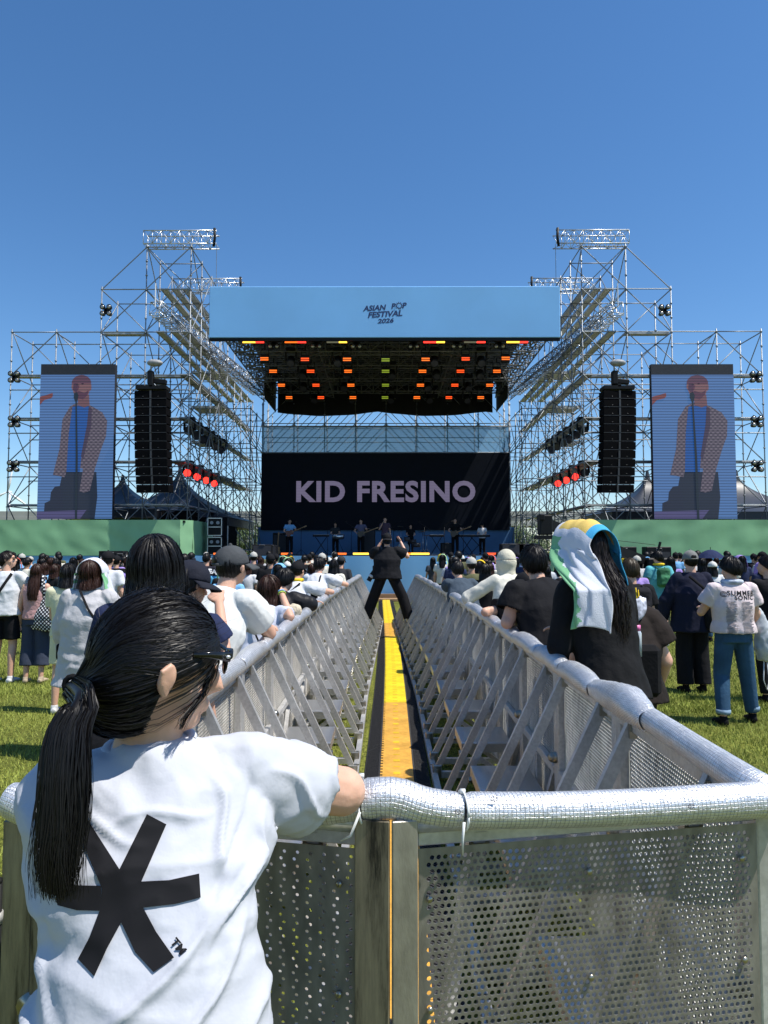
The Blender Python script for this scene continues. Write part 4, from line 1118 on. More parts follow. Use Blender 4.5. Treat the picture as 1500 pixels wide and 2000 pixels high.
def tread():
    m, t, b = nodes('tread plate'); b.inputs['Metallic'].default_value = .85; b.inputs['Roughness'].default_value = .3; b.inputs['Base Color'].default_value = (.62, .62, .62, 1)
    tc = N(t, 'ShaderNodeTexCoord'); mp = N(t, 'ShaderNodeMapping'); t.links.new(tc.outputs['Object'], mp.inputs[0]); mp.inputs['Rotation'].default_value = (0, 0, .785); mp.inputs['Scale'].default_value = (34, 34, 34)
    ck = N(t, 'ShaderNodeTexChecker'); ck.inputs['Scale'].default_value = 1; t.links.new(mp.outputs[0], ck.inputs[0])
    bp = N(t, 'ShaderNodeBump'); bp.inputs['Distance'].default_value = .004; bp.inputs['Strength'].default_value = 1; t.links.new(ck.outputs[1], bp.inputs['Height']); t.links.new(bp.outputs[0], b.inputs['Normal'])
    return m
treadm = tread()
PW, PH = .90, 1.02
def barrier_unit(label, group, name='crowd_barrier', width=1.0, sheet=None, struts=(.18, .82), step=True, smat=None, depth=.54, zt=1.185):
    """local x along the rail, +y towards the lane; top rail at zt"""
    T = root(name, label, 'crowd barrier', (0, 0, 0), 0, group); w_ = width
    sh = sheet or perf_sheet(w_-.10, PH); o = sh.build('perforated_panel', smat or sheetm, T); o.location = (.05, -.006, .11)
    for x in (.025, w_-.025):
        mb = MB(); mb.box((x, .012, .61), (.048, .04, 1.12), bev=.004); mb.build('end_post', framem, T)
    for z in (.08, .62, zt-.03):
        mb = MB(); mb.box((w_/2, .018, z), (w_-.10, .035, .045), bev=.003); mb.build('cross_rail', framem, T)
    mb = MB(); mb.tube([(.0, .0, zt), (w_, .0, zt)], .022, 10); mb.build('top_rail', framem, T, True)
    mb = MB(); mb.box((w_*.5, .02, .36), (.035, .03, .46)); mb.beam((.06, .02, .62), (w_*.5, .02, .15), .03, .03); mb.build('inner_brace', framem, T)
    for x in struts:
        mb = MB(); mb.beam((x, .02, zt-.02), (x, depth, .09), .028, .045); mb.build('strut', framem, T)
        mb = MB(); mb.box((x, depth, .075), (.055, .07, .10), bev=.006); mb.tube([(x-.04, depth, .085), (x+.04, depth, .085)], .012, 8); mb.build('strut_foot', boltm, T)
        mb = MB(); mb.box((x, .28, .05), (.045, .54, .045)); mb.build('base_bar', framem, T)
        mb = MB(); mb.tube([(x-.03, .03, zt-.045), (x+.03, .03, zt-.045)], .010, 8); mb.box((x, .03, zt-.05), (.05, .03, .05)); mb.build('strut_bracket', boltm, T)
    mb = MB(); mb.box((w_/2, depth+.02, .045), (w_-.04, .045, .05)); mb.build('base_rail', framem, T)
    if step:
        mb = MB(); mb.box((w_/2, .225, .43), (.46, .36, .02), bev=.003); mb.box((w_/2, .40, .405), (.46, .012, .06)); mb.box((w_/2-.235, .225, .405), (.012, .36, .06)); mb.box((w_/2+.235, .225, .405), (.012, .36, .06))
        st = mb.build('step', treadm, T)
        mb = MB(); mb.tube([(w_/2-.2, .38, .36), (w_/2-.2, .42, .36)], .018, 8); mb.tube([(w_/2+.2, .38, .36), (w_/2+.2, .42, .36)], .018, 8); mb.build('bolts', boltm, st)
        mb = MB(); mb.beam((w_/2-.2, .03, .15), (w_/2-.2, .38, .40), .03); mb.beam((w_/2+.2, .03, .15), (w_/2+.2, .38, .40), .03); mb.build('step_bracket', framem, T)
    mb = MB(); mb.tube([(.0, -.03, .70), (.0, .05, .70)], .03, 10); mb.ell((.0, .05, .70), .028, 8, 6); mb.build('lock_bolt', boltm, T, True)
    return T
# foil-wrapped foam sleeves -------------------------------------------------
def foil():
    m, t, b = nodes('foil wrap'); uv = N(t, 'ShaderNodeUVMap'); sp = N(t, 'ShaderNodeSeparateXYZ'); t.links.new(uv.outputs[0], sp.inputs[0])
    def line(o, sc):
        mu = N(t, 'ShaderNodeMath', operation='MULTIPLY'); mu.inputs[1].default_value = sc; t.links.new(o, mu.inputs[0])
        fr = N(t, 'ShaderNodeMath', operation='FRACT'); t.links.new(mu.outputs[0], fr.inputs[0])
        a = N(t, 'ShaderNodeMath', operation='SUBTRACT'); a.inputs[1].default_value = .5; t.links.new(fr.outputs[0], a.inputs[0])
        ab = N(t, 'ShaderNodeMath', operation='ABSOLUTE'); t.links.new(a.outputs[0], ab.inputs[0]); return ab.outputs[0]
    # uv in metres
    a = line(sp.outputs[0], 108); c = line(sp.outputs[1], 108)
    mn = N(t, 'ShaderNodeMath', operation='MAXIMUM'); t.links.new(a, mn.inputs[0]); t.links.new(c, mn.inputs[1])
    rp = N(t, 'ShaderNodeMapRange'); rp.inputs['From Min'].default_value = .40; rp.inputs['From Max'].default_value = .49; t.links.new(mn.outputs[0], rp.inputs[0])
    nz = N(t, 'ShaderNodeTexNoise'); nz.inputs['Scale'].default_value = 26; nz.inputs['Detail'].default_value = 6; nz.inputs['Roughness'].default_value = .7; t.links.new(uv.outputs[0], nz.inputs[0])
    cr = N(t, 'ShaderNodeValToRGB'); cr.color_ramp.elements[0].position = .3; cr.color_ramp.elements[1].position = .65
    cr.color_ramp.elements[0].color = (.62, .63, .64, 1); cr.color_ramp.elements[1].color = (.88, .89, .91, 1); t.links.new(nz.outputs[0], cr.inputs[0])
    mx = N(t, 'ShaderNodeMixRGB'); t.links.new(rp.outputs[0], mx.inputs[0]); t.links.new(cr.outputs[0], mx.inputs[1]); mx.inputs[2].default_value = (.34, .34, .36, 1)
    t.links.new(mx.outputs[0], b.inputs['Base Color']); b.inputs['Metallic'].default_value = .62; b.inputs['Roughness'].default_value = .34
    # bumps: pillows between threads + crinkles
    n2 = N(t, 'ShaderNodeTexNoise'); n2.inputs['Scale'].default_value = 170; n2.inputs['Detail'].default_value = 3; t.links.new(uv.outputs[0], n2.inputs[0])
    b1 = N(t, 'ShaderNodeBump'); b1.inputs['Distance'].default_value = .0011; b1.inputs['Strength'].default_value = .7; b1.invert = True; t.links.new(rp.outputs[0], b1.inputs['Height'])
    b2 = N(t, 'ShaderNodeBump'); b2.inputs['Distance'].default_value = .0013; b2.inputs['Strength'].default_value = .7; t.links.new(n2.outputs[0], b2.inputs['Height']); t.links.new(b1.outputs[0], b2.inputs['Normal'])
    b3 = N(t, 'ShaderNodeBump'); b3.inputs['Distance'].default_value = .008; b3.inputs['Strength'].default_value = .7; t.links.new(nz.outputs[0], b3.inputs['Height']); t.links.new(b2.outputs[0], b3.inputs['Normal'])
    t.links.new(b3.outputs[0], b.inputs['Normal']); return m
foilm = foil()
SS = {}
def sleeve(pts, r, label, seed=0, group=None, nseg=None, lump=.05, ends=True):
    """foam tube along a path with crinkled foil skin and metre UVs"""
    P = [Vector(p) for p in pts]; L = [0]
    for a, b_ in zip(P[:-1], P[1:]): L.append(L[-1]+(b_-a).length)
    tot = L[-1]; n = nseg or max(10, int(tot/.03)); nr = 28
    rr_ = r if isinstance(r, (list, tuple)) else [r]*len(P)
    def ev(s):
        for i in range(len(P)-1):
            if s <= L[i+1] or i == len(P)-2:
                t = (s-L[i])/(L[i+1]-L[i]); t = max(0, min(1, t))
                # catmull-rom
                p0 = P[max(0, i-1)]; p1 = P[i]; p2 = P[i+1]; p3 = P[min(len(P)-1, i+2)]
                return .5*((2*p1)+(p2-p0)*t+(2*p0-5*p1+4*p2-p3)*t*t+(3*p1-p0-3*p2+p3)*t**3), rr_[i]+(rr_[i+1]-rr_[i])*t
    V = []; UV = []; Fc = []; 
    for i in range(n+1):
        s = tot*i/n; p, rad = ev(s); a, _ = ev(max(0, s-.01)); b_, _ = ev(min(tot, s+.01)); t = (b_-a).normalized()
        u = Vector((0, 0, 1)); u = (u-t*u.dot(t)).normalized(); v = t.cross(u)
        e = min(s, tot-s); pin = 1-.12*math.exp(-(e/.012)**2) if ends else 1
        for j in range(nr+1):
            an = 2*math.pi*j/nr; d = u*math.cos(an)+v*math.sin(an)
            k = pin*(1+lump*noise.noise(Vector((s*7+seed*9, math.cos(an)*1.3, math.sin(an)*1.3)))+lump*.5*noise.noise(Vector((s*22, math.cos(an)*3+seed, math.sin(an)*3))))
            V.append(p+d*rad*k); UV.append((s+seed*.37, an*rad))
    w_ = nr+1
    for i in range(n):
        for j in range(nr): Fc.append((i*w_+j, i*w_+j+1, (i+1)*w_+j+1, (i+1)*w_+j))
    base = Vector(P[0]); mb = MB(); mb.add([q-base for q in V], Fc); me = mb.mesh('foil_sleeve', True)
    ul = me.uv_layers.new(name='UVMap'); arr = []
    for f in Fc: 
        for i in f: arr += UV[i]
    ul.data.foreach_set('uv', arr); me.materials.append(foilm)
    o = bpy.data.objects.new('foil_sleeve', me); COL.objects.link(o); o.location = base
    tag(o, label, 'pipe sleeve', group); SS[seed] = o
    if ends:
        for q, s_ in ((P[0], -1), (P[-1], 1)):
            pass
    return o
# lane geometry: rail line as function of the distance
def rx(d): return .94 if d < 9 else .94-(d-9)*.022
def lx(d): return -.80 if d < 9 else -.80+(d-9)*.017
right = barrier_unit('x', 'barriers along the right side of the lane'); left = barrier_unit('x', 'barriers along the left side of the lane')
RT = Vector((.94, 1.80, 0))
def place(T, a, b_, inward, lab):
    """span the unit from a to b; its +y side faces inward"""
    T.location = (a[0], a[1], 0); T.rotation_euler = (0, 0, math.atan2(b_[1]-a[1], b_[0]-a[0])); T['label'] = lab
NU = 16
for i in range(NU):
    y0 = 1.86+i*1.0; y1 = y0+1.0
    T = right if i == 0 else copy_tree(right)
    place(T, (rx(y0), y0), (rx(y1), y1), 1, 'perforated silver barrier with slanted struts on the right of the lane, %s from the camera' % ordn(i))
for i in range(NU):
    y0 = 1.86+i*1.0; y1 = y0+1.0
    T = left if i == 0 else copy_tree(left)
    place(T, (lx(y1), y1), (lx(y0), y0), 1, 'perforated silver barrier with slanted struts on the left of the lane, %s from the camera' % ordn(i))
# front pair facing the camera
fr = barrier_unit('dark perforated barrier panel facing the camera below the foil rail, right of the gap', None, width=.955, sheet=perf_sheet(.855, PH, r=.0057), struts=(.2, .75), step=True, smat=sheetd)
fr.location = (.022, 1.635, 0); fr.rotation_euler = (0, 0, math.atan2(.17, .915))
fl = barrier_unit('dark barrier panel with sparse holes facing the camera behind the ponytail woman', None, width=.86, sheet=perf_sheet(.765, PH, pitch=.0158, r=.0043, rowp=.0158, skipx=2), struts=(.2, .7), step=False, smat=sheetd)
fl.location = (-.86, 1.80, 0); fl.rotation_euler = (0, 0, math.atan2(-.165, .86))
def dirty():
    m, t, b = nodes('scuffed olive plate'); tc = N(t, 'ShaderNodeTexCoord'); mp = N(t, 'ShaderNodeMapping'); mp.inputs['Scale'].default_value = (14, 14, 1.6); t.links.new(tc.outputs['Object'], mp.inputs[0])
    a = N(t, 'ShaderNodeTexNoise'); a.inputs['Scale'].default_value = 2; a.inputs['Detail'].default_value = 9; a.inputs['Roughness'].default_value = .72; t.links.new(mp.outputs[0], a.inputs[0])
    r = N(t, 'ShaderNodeValToRGB'); e = r.color_ramp.elements; e[0].position = .36; e[0].color = (.035, .03, .02, 1); e[1].position = .66; e[1].color = (.36, .31, .20, 1); x = e.new(.50); x.color = (.24, .205, .135, 1)
    t.links.new(a.outputs[0], r.inputs[0]); t.links.new(r.outputs[0], b.inputs['Base Color']); b.inputs['Metallic'].default_value = .35; b.inputs['Roughness'].default_value = .5
    return m
dirtm = dirty(); platem = scuffed('worn plate', (.38, .36, .31), .42)
# wide plates on the posts next to the gap and at the left end
mb = MB(); mb.box((.848, -.018, .63), (.078, .012, 1.14), bev=.002); mb.build('joint_plate', dirtm, fl)
mb = MB(); mb.box((.0165, -.018, .63), (.058, .012, 1.14), bev=.002); mb.build('joint_plate', platem, fr)
mb = MB(); mb.box((.045, -.018, .60), (.09, .012, 1.06), bev=.002); mb.build('joint_plate', dirtm, fl)
mb = MB(); mb.box((-.048, -.010, .60), (.085, .012, 1.06), bev=.002); mb.build('joint_plate', dirtm, fl)
for z in (.52, .78, 1.02):
    for par, xs_ in ((fr, (.075, .46, .86)), (fl, (.77,))):
        for x in xs_: mb = MB(); mb.ell((x, -.012, z+(.03 if x > .4 else 0)), (.008, .005, .008), 10, 6); mb.build('rivet', boltm, par, True)
mb = MB(); mb.tube([(-.045, -.05, 0), (-.045, -.05, 1.03)], .014, 12); mb.ell((-.045, -.05, 1.035), (.015, .015, .010), 10, 5); p = root('barrier_post', 'dark round post at the bottom left corner beside the barrier end', 'post', (-.86, 1.74, 0)); mb.build('pipe', pm('dark pipe', (.03, .03, .03), .4, .5), p, True)
mb = MB(); mb.tube([(-.045, -.05, .94), (-.045, -.05, .965)], .017, 12); mb.build('collar', framem, p, True)
# foil sleeves ---------------------------------------------------------------
zt = 1.205
SL = []
def tp(px, py, Y): return at(px, py, Y)
sleeve([tp(20, 1560, 1.78), tp(150, 1600, 1.74), tp(420, 1585, 1.70), tp(600, 1572, 1.665), tp(706, 1563, 1.655)], .045, 'foil-wrapped foam sleeve on the rail under the ponytail woman\'s arms', 1)
sleeve([tp(706, 1563, 1.655), tp(770, 1560, 1.655), tp(835, 1576, 1.655), tp(902, 1583, 1.66)], [.047, .046, .041, .040], 'short kinked foil-wrapped sleeve right beside the elbow of the ponytail woman', 2)
sleeve([tp(904, 1583, 1.66), tp(1100, 1581, 1.70), tp(1320, 1571, 1.745), tp(1478, 1562, 1.775), tp(1530, 1562, 1.79)], [.040, .040, .041, .043, .044], 'long shiny foil-wrapped sleeve across the front right barrier panel', 3, lump=.03)
sleeve([tp(1530, 1568, 1.78), tp(1470, 1535, 1.82), tp(1400, 1490, 2.0), tp(1265, 1402, 2.48)], [.044, .043, .042, .040], 'straight foil-wrapped sleeve running back from the front right corner', 4, lump=.03)
def rz_(d, off=0): return Vector((rx(d)-.01, d, zt-.02+off))
sleeve([tp(1268, 1408, 2.44), tp(1230, 1375, 2.66), Vector((.945, 2.95, 1.20)), Vector((.935, 3.2, 1.185))], [.040, .066, .064, .045], 'bulging foil-wrapped sleeve with a fat torn end on the right rail', 5, lump=.10)
d = 3.2; k = 0; rng = random.Random(8)
cuts = [3.2, 3.75, 4.35, 5.1, 5.9, 6.9, 7.9, 8.9, 9.9, 10.9, 11.9, 13.0, 14.2, 15.6, 17.4]
for i in range(len(cuts)-1):
    a, b_ = cuts[i], cuts[i+1]; m_ = (a+b_)/2; r = .052 if i < 4 else .046
    SL.append(sleeve([rz_(a, .0), rz_(a+(b_-a)*.3, .012), rz_(m_+.1, .014), rz_(b_-.02, -.004)], [r*.86, r*1.08, r*1.05, r*.88], 'foil-wrapped sleeve on the right rail, %s from the fat torn one' % ordn(i), 10+i, 'sleeves on the right rail', lump=.07))
def lz_(d, off=0): return Vector((lx(d)+.01, d, zt-.02+off))
cuts = [1.95, 2.9, 3.85, 4.55, 5.3, 6.2, 6.9, 7.8, 8.8, 9.8, 10.8, 11.9, 13.0, 14.2, 15.6, 17.4]
for i in range(len(cuts)-1):
    a, b_ = cuts[i], cuts[i+1]; r = .05
    SL.append(sleeve([lz_(a), lz_(a+(b_-a)*.35, .012), lz_(a+(b_-a)*.7, .010), lz_(b_-.02, -.002)], [r*.88, r*1.04, r*1.02, r*.88], 'foil-wrapped sleeve on the left rail, %s from the camera' % ordn(i), 30+i, 'sleeves on the left rail', lump=.06))
# zip ties
ziem = pm('zip tie', (.72, .74, .72), .35, 0, .05)
def ziptie(c, t, r, tail, lab, name='zip_tie'):
    T = root(name, lab, 'zip tie', c); t = Vector(t).normalized(); u, v = perp(t); mb = MB()
    n = 20; pts = [u*math.cos(2*math.pi*i/n)*r+v*math.sin(2*math.pi*i/n)*r for i in range(n+1)]
    mb.tube(pts, .0028, 6); mb.box(Vector((0, 0, r)), (.012, .012, .008)); mb.build('band', ziem, T, True)
    mb = MB(); mb.tube([Vector(tail[0]), Vector(tail[1]), Vector(tail[2])], [.0035, .003, .0018], 6); mb.build('tail', ziem, T, True)
c = at(904, 1583, 1.66); ziptie(c, (1, .2, 0), .0435, ((-.002, -.044, -.01), (-.006, -.047, -.05), (-.004, -.035, -.085)), 'white zip tie hanging over the joint of the two front sleeves')
c = at(706, 1561, 1.655); ziptie(c, (1, -.1, .1), .053, ((-.002, -.052, -.01), (-.022, -.056, -.06), (-.045, -.045, -.075)), 'white zip tie round the sleeve at the woman\'s elbow')
# pencil marks on the foil: small ring symbols
inkm = pm('ink', (.03, .03, .05), .5)
def mark(S_, px, py, Y, r):
    c = at(px, py, Y)-S_.location; T = S_; mb = MB()
    mb.tube([(math.cos(i*.52)*r, -.0005*i*0, math.sin(i*.52)*r*.8) for i in range(13)], .0009, 4)
    mb.tube([(-r*.5, -.0005, -r*.3), (-.1*r, -.0005, r*.4), (.1*r, -.0005, -r*.2), (r*.5, -.0005, r*.3)], .0008, 4); mb.v = [tuple(Vector(q)+c) for q in mb.v]; mb.build('printed_mark', inkm, T)
for S_, px, py, Y, r in ((SS[2], 894, 1586, 1.612, .006), (SS[3], 965, 1561, 1.635, .0065), (SS[3], 1350, 1575, 1.70, .0065), (SS[3], 1412, 1548, 1.745, .006), (SS[4], 1410, 1500, 1.93, .008), (SS[4], 1268, 1408, 2.42, .009), (SS[4], 1415, 1515, 1.92, .006)): mark(S_, px, py, Y, r)
# ------------------------------------------------------------------ cable ramp
def rampmat(name, c1, c2):
    return pm(name, c1, .5, 0, .16, 5, .3, 60, var2=.12, vs2=25)
yel1 = rampmat('faded yellow rubber', (.62, .33, .05), 0); yel2 = rampmat('bright yellow rubber', (.74, .55, .010), 0); blk = pm('ramp black rubber', (.028, .028, .030), .7, 0, .3, 8, .6, 55, stretch=(1, 6, 1))
def ramp_unit():
    T = root('cable_ramp', 'x', 'cable ramp', (0, 0, 0), 0, 'interlocking cable ramp sections')
    mb = MB(); n = 12; L = .90
    poly = [(-.132, 0)]
    # toothed left edge of the yellow lid
    pts = []
    for i in range(n):
        y0 = L*i/n; y1 = L*(i+.5)/n; y2 = L*(i+1)/n; pts += [(-.13, y0), (-.13, y1), (-.112, y1), (-.112, y2)]
    pts += [(.128, L-.004), (.128, 0)]
    mb.prism(pts, .046, .060, ax='z'); mb.build('lid', yel2, T)
    for i in range(0, 5):
        mb = MB(); mb.box((-.0, .10+i*.17, .0612), (.055, .055 if i % 2 == 0 else .018, .0024)); mb.build('raised_pad', pm('lid pattern', (.62, .42, .015), .6), T)
    for s, nm in ((-1, 'side_ramp'), (1, 'side_ramp')):
        mb = MB(); x0, x1, x2 = (.26, .135, .108) ; mb.prism([(s*x0, 0), (s*x0, .006), (s*x1, .054), (s*x2, .054), (s*x2, 0)][::s], 0, L-.006)
        # ribs
        for i in range(30): mb.beam((s*.252, .02+i*.0295, .012), (s*.145, .02+i*.0295, .055), .010, .006)
        mb.build(nm, blk, T)
    return T
ru = ramp_unit()
def rc(y): return .055+.06*math.sin((y-3)*.19)-.010*(y-5)*0
nr_ = 26
for i in range(nr_):
    y0 = 1.95+.9*i; T = ru if i == 0 else copy_tree(ru)
    x0, x1 = rc(y0), rc(y0+.9)
    T.location = (x0, y0, .006); T.rotation_euler = (0, 0, -math.atan2(x1-x0, .9))
    faded = i <= 6 or i in (14, 15, 16)
    if faded:
        for ch in T.children:
            if ch.name.startswith('lid') and i > 0 or ch.name == 'lid':
                ch.material_slots[0].link = 'OBJECT'; ch.material_slots[0].material = yel1
    elif i > 0:
        for ch in T.children:
            if ch.name.startswith('lid'): ch.material_slots[0].link = 'OBJECT'; ch.material_slots[0].material = yel2
    T['label'] = '%s cable ramp section with black sides in the lane, %s from the camera' % ('faded orange' if faded else 'bright yellow', ordn(i))
# threshold plank
T = root('threshold_board', 'brown wooden board lying across the end of the lane', 'board', (0, 25.6, 0)); mb = MB(); mb.box((0, 25.6, .05), (1.9, .5, .1), bev=.01); mb.box((0, 25.95, .12), (1.9, .2, .24)); mb.build('board', pm('plywood', (.30, .19, .10), .7, 0, .2, 3, .2, 20), T, world=True)
# ------------------------------------------------------------------ near people
W_ = cloth('white', (.66, .67, .70), .4, 7); CRM = cloth('cream', (.66, .63, .54), .4, 8); BLK = cloth('black', (.010, .010, .012), .5, 8, .2); NAVY = cloth('navy', (.022, .030, .075), .5, 8, .15)
DGY = cloth('dark grey', (.05, .055, .065), .5, 8); GRY = cloth('light grey', (.50, .49, .50), .5, 8); PINK = cloth('dusty pink', (.50, .29, .28), .8, 30); DENIM = cloth('denim', (.032, .080, .145), .5, 30, .3)
SLATE = cloth('slate', (.055, .075, .10), .5, 8); PALEY = cloth('pale yellow', (.68, .66, .45), .4, 8); BRNB = cloth('brownish black', (.020, .015, .013), .5, 8, .2); TEAL = cloth('teal print', (.10, .36, .40), .4, 8, .5); LPINK = cloth('pale pink white', (.66, .56, .57), .4, 8); CHAR = cloth('charcoal', (.035, .036, .04), .6, 20)
OLIVE = cloth('olive', (.12, .12, .06)); REDC = cloth('red', (.5, .04, .03)); YELC = cloth('yellow', (.75, .52, .03)); SKY = cloth('sky blue', (.2, .45, .75)); LAV = cloth('lavender', (.35, .25, .6)); TAN = cloth('tan', (.45, .36, .25)); KHAKI = cloth('khaki', (.3, .25, .16)); PURP = cloth('purple', (.25, .12, .5))
inkb = pm('black print', (.010, .010, .012), .85, 0, .1, spec=.2); inkw = pm('white print', (.8, .8, .8), .6, 0, .05); shoew = cloth('white shoe', (.6, .6, .6))
# --- the woman with the ponytail, leaning on the front rail ----------------
HW = pm('hero white', (.50, .515, .56), .85, 0, .04, 4, .45, 16, spec=.15)
def hero():
    rng = random.Random(4)
    base = Vector((-.42, 1.20, 0)); T = root('person', 'person with black ponytail and white T-shirt with black asterisk print, nearest the camera', 'person', base)
    A = lambda px, py, Y: at(px, py, Y)-base
    hc = A(306, 1296, 1.27); hrot = Matrix.Rotation(R(-57), 3, 'Z') @ Matrix.Rotation(R(-7), 3, 'X') @ Matrix.Rotation(R(3), 3, 'Y')
    hd = Head(hc, hrot, 1.09)
    neck = A(292, 1432, 1.285); chestT = A(285, 1500, 1.275)
    sR = A(492, 1512, 1.335); sL = A(95, 1550, 1.235); eR = A(668, 1545, 1.60); wR = A(430, 1560, 1.78); eL = A(140, 1610, 1.62); wL = A(300, 1560, 1.74)
    pel = Vector((.05, -.13, .86)); X = Vector((1, .16, 0)).normalized(); 
    b = MB(); head_shape(b, hd, eo=.007)
    b.tube([chestT+Vector((0, 0, -.04)), neck, neck.lerp(hc, .55)], [(.085, .06), (.056, .058), (.054, .060)], 16)
    b.loft([(pel, X*.15, Vector((0, .1, 0))), (pel+Vector((0, .03, .16)), X*.125, Vector((0, .09, 0))), (chestT+Vector((0, 0, -.16)), X*.14, Vector((0, .085, 0))), (chestT+Vector((0, 0, -.02)), X*.14, Vector((0, .06, 0)))], 16)
    limb(b, [sR-X*.03, eR, wR], [.060, .053, .032]); limb(b, [sL+X*.03, eL, wL], [.050, .043, .028])
    hand(b, wR, Vector((-1, -.1, .1)), Vector((0, 0, 1)), .9, .4); hand(b, wL, Vector((1, .0, .1)), Vector((0, 0, 1)), .9, .4)
    for sx in (1, -1):
        limb(b, [pel+Vector((sx*.085, 0, 0)), Vector((sx*.10+.02, .0, .47)), Vector((sx*.11, -.10, .08))], [.088, .058, .036])
    link('body', remesh(b.mesh(), .0046, 6), T, SKIN[0])
    # T-shirt
    c = MB(); F_ = Vector((0, 1, 0))
    def ring(px, py, Y, rx, ry, rot=0.16): return (A(px, py, Y), Vector((1, rot, 0)).normalized()*rx, Vector((-rot, 1, 0)).normalized()*ry)
    rr = [ring(292, 2250, 1.13, .215, .150, .05), ring(292, 2080, 1.135, .190, .142, .05), ring(302, 1920, 1.15, .166, .136, .06), ring(306, 1800, 1.18, .158, .130, .08), ring(292, 1700, 1.21, .176, .130, .10), ring(282, 1620, 1.24, .194, .126, .14), ring(275, 1560, 1.26, .205, .112, .16), ring(278, 1512, 1.27, .180, .092, .16), ring(284, 1476, 1.28, .125, .080, .16), ring(291, 1449, 1.285, .072, .068, .16), ring(291, 1440, 1.285, .060, .060, .16)]
    c.loft(rr, 28)
    eR2 = sR.lerp(eR, .50); eL2 = sL.lerp(eL, .7)
    c.tube([sR-X*.10, sR-X*.03, sR.lerp(eR, .25)+Vector((0, 0, -.008)), eR2+Vector((0, 0, -.012))], [.062, .072, (.078, .080), (.080, .086)], 18)
    c.ell(sR-X*.035+Vector((0, 0, -.012)), (.076, .072, .066), 16, 10); c.ell(sL+X*.035+Vector((0, 0, -.012)), (.074, .07, .066), 16, 10)
    c.tube([sL+X*.10, sL+X*.02, sL.lerp(eL, .3), eL2], [.06, .066, .064, .06], 18)
    # under-arm cloth hanging from the sleeve to the side
    c.tube([sR+Vector((-.03, 0, -.03)), A(478, 1635, 1.27), A(455, 1720, 1.24)], [.055, .052, .035], 14)
    me = remesh(c.mesh(), .0065, 6)
    # folds: sweeping creases, pull lines from the armpits, pleats over the waist
    def fold(p, n):
        x, y, z = p.x, p.y, p.z
        h = 0
        q = Vector((x*5, y*4, z*9)); w_ = noise.noise_vector(q*.6)
        h += .0055*(1-abs(noise.noise(q+w_*1.1))*2.4)
        h += .0028*noise.noise(Vector((x*16, y*16, z*22))+w_)+.0020*(1-abs(noise.noise(Vector((x*13+z*6, y*13, z*19-x*5))+w_*1.6))*3)
        def crease(ax, az, bx, bz, wd, am):
            px, pz = x-ax, z-az; dx, dz = bx-ax, bz-az; L2 = dx*dx+dz*dz; t = (px*dx+pz*dz)/L2
            if t < -.15 or t > 1.15: return 0
            cc = .012*math.sin(t*5); dd = (px*dz-pz*dx)/math.sqrt(L2)+cc
            return 1.15*am*math.exp(-(dd/(wd*.72))**2)*max(0, math.sin(math.pi*min(1, max(0, (t+.15)/1.3))))
        if n.y < .5:
            z0 = 1.16
            for a in ((-.17, 1.12, .10, 1.02, .013, .013), (-.16, 1.05, .17, 1.10, .012, .012), (.17, 1.28, .02, 1.10, .012, .009), (.19, 1.22, .10, 1.06, .010, .009), (-.02, 1.36, .13, 1.38, .008, .005), (-.17, 1.30, -.05, 1.14, .013, .008), (.20, 1.34, .16, 1.20, .009, .010), (.12, 1.42, .17, 1.30, .009, .008), (.22, 1.40, .30, 1.30, .009, .009), (.27, 1.42, .33, 1.33, .008, .007), (-.03, .99, .18, 1.06, .013, .014), (-.12, 1.38, .04, 1.35, .008, .005), (-.19, 1.00, -.02, .95, .014, .015), (.10, .95, .21, 1.12, .012, .012)):
                h += crease(*a)
            h -= crease(.175, 1.42, .165, 1.25, .007, .0035)   # armhole seam
        return h*1.5
    displace(me, fold)
    cuts = [(eR2+Vector((0, 0, -.012)), (eR-sR).normalized(), .10), (A(292, 2250, 1.13), Vector((0, 0, -1)), .3)]
    me = cutopen(me, cuts)
    sh = link('t_shirt', me, T, HW); sm = sh.modifiers.new('thick', 'SOLIDIFY'); sm.thickness = .003; sm.offset = -1
    mb = MB(); n = 24; k = A(291, 1450, 1.286)
    mb.tube([k+Vector((math.cos(i/n*6.283)*.073, .004+math.sin(i/n*6.283)*.067, .000+.008*math.sin(i/n*6.283)+.016*math.cos(i/n*6.283)*.3)) for i in range(n+1)], [(.010, .005)]*(n+1), 8, False); 
    mb.build('neck_band', HW, sh, True)
    # printed asterisk and trade mark letters, pressed on the cloth
    arms = [[(150, 1620), (172, 1602), (236, 1702), (199, 1735)], [(287, 1590), (325, 1610), (276, 1722), (232, 1700)], [(389, 1706), (392, 1753), (340, 1766), (276, 1773), (268, 1722), (330, 1719)],
            [(276, 1766), (305, 1820), (340, 1870), (300, 1899), (264, 1860), (236, 1800)], [(240, 1795), (210, 1850), (184, 1907), (152, 1873), (175, 1830), (196, 1775)], [(197, 1730), (198, 1779), (150, 1778), (112, 1768), (106, 1727), (150, 1729)],
            [(199, 1733), (232, 1699), (276, 1722), (278, 1768), (240, 1800), (196, 1778)]]
    view_decal(T, sh, arms, inkb, 'printed_asterisk')
    vs, fs = text_polys('TM', 24, .8); an = R(50); vs = [(348+x*math.cos(an)+y*math.sin(an), 1849+x*math.sin(an)-y*math.cos(an)) for x, y in vs]
    view_decal(T, sh, [(vs, fs)], inkb, 'printed_letters', 5)
    # trousers
    c = MB(); c.loft([(pel+Vector((0, 0, -.1)), X*.18, F_*.13), (pel+Vector((0, 0, .05)), X*.17, F_*.125), (pel+Vector((0, .0, .15)), X*.15, F_*.11)], 18)
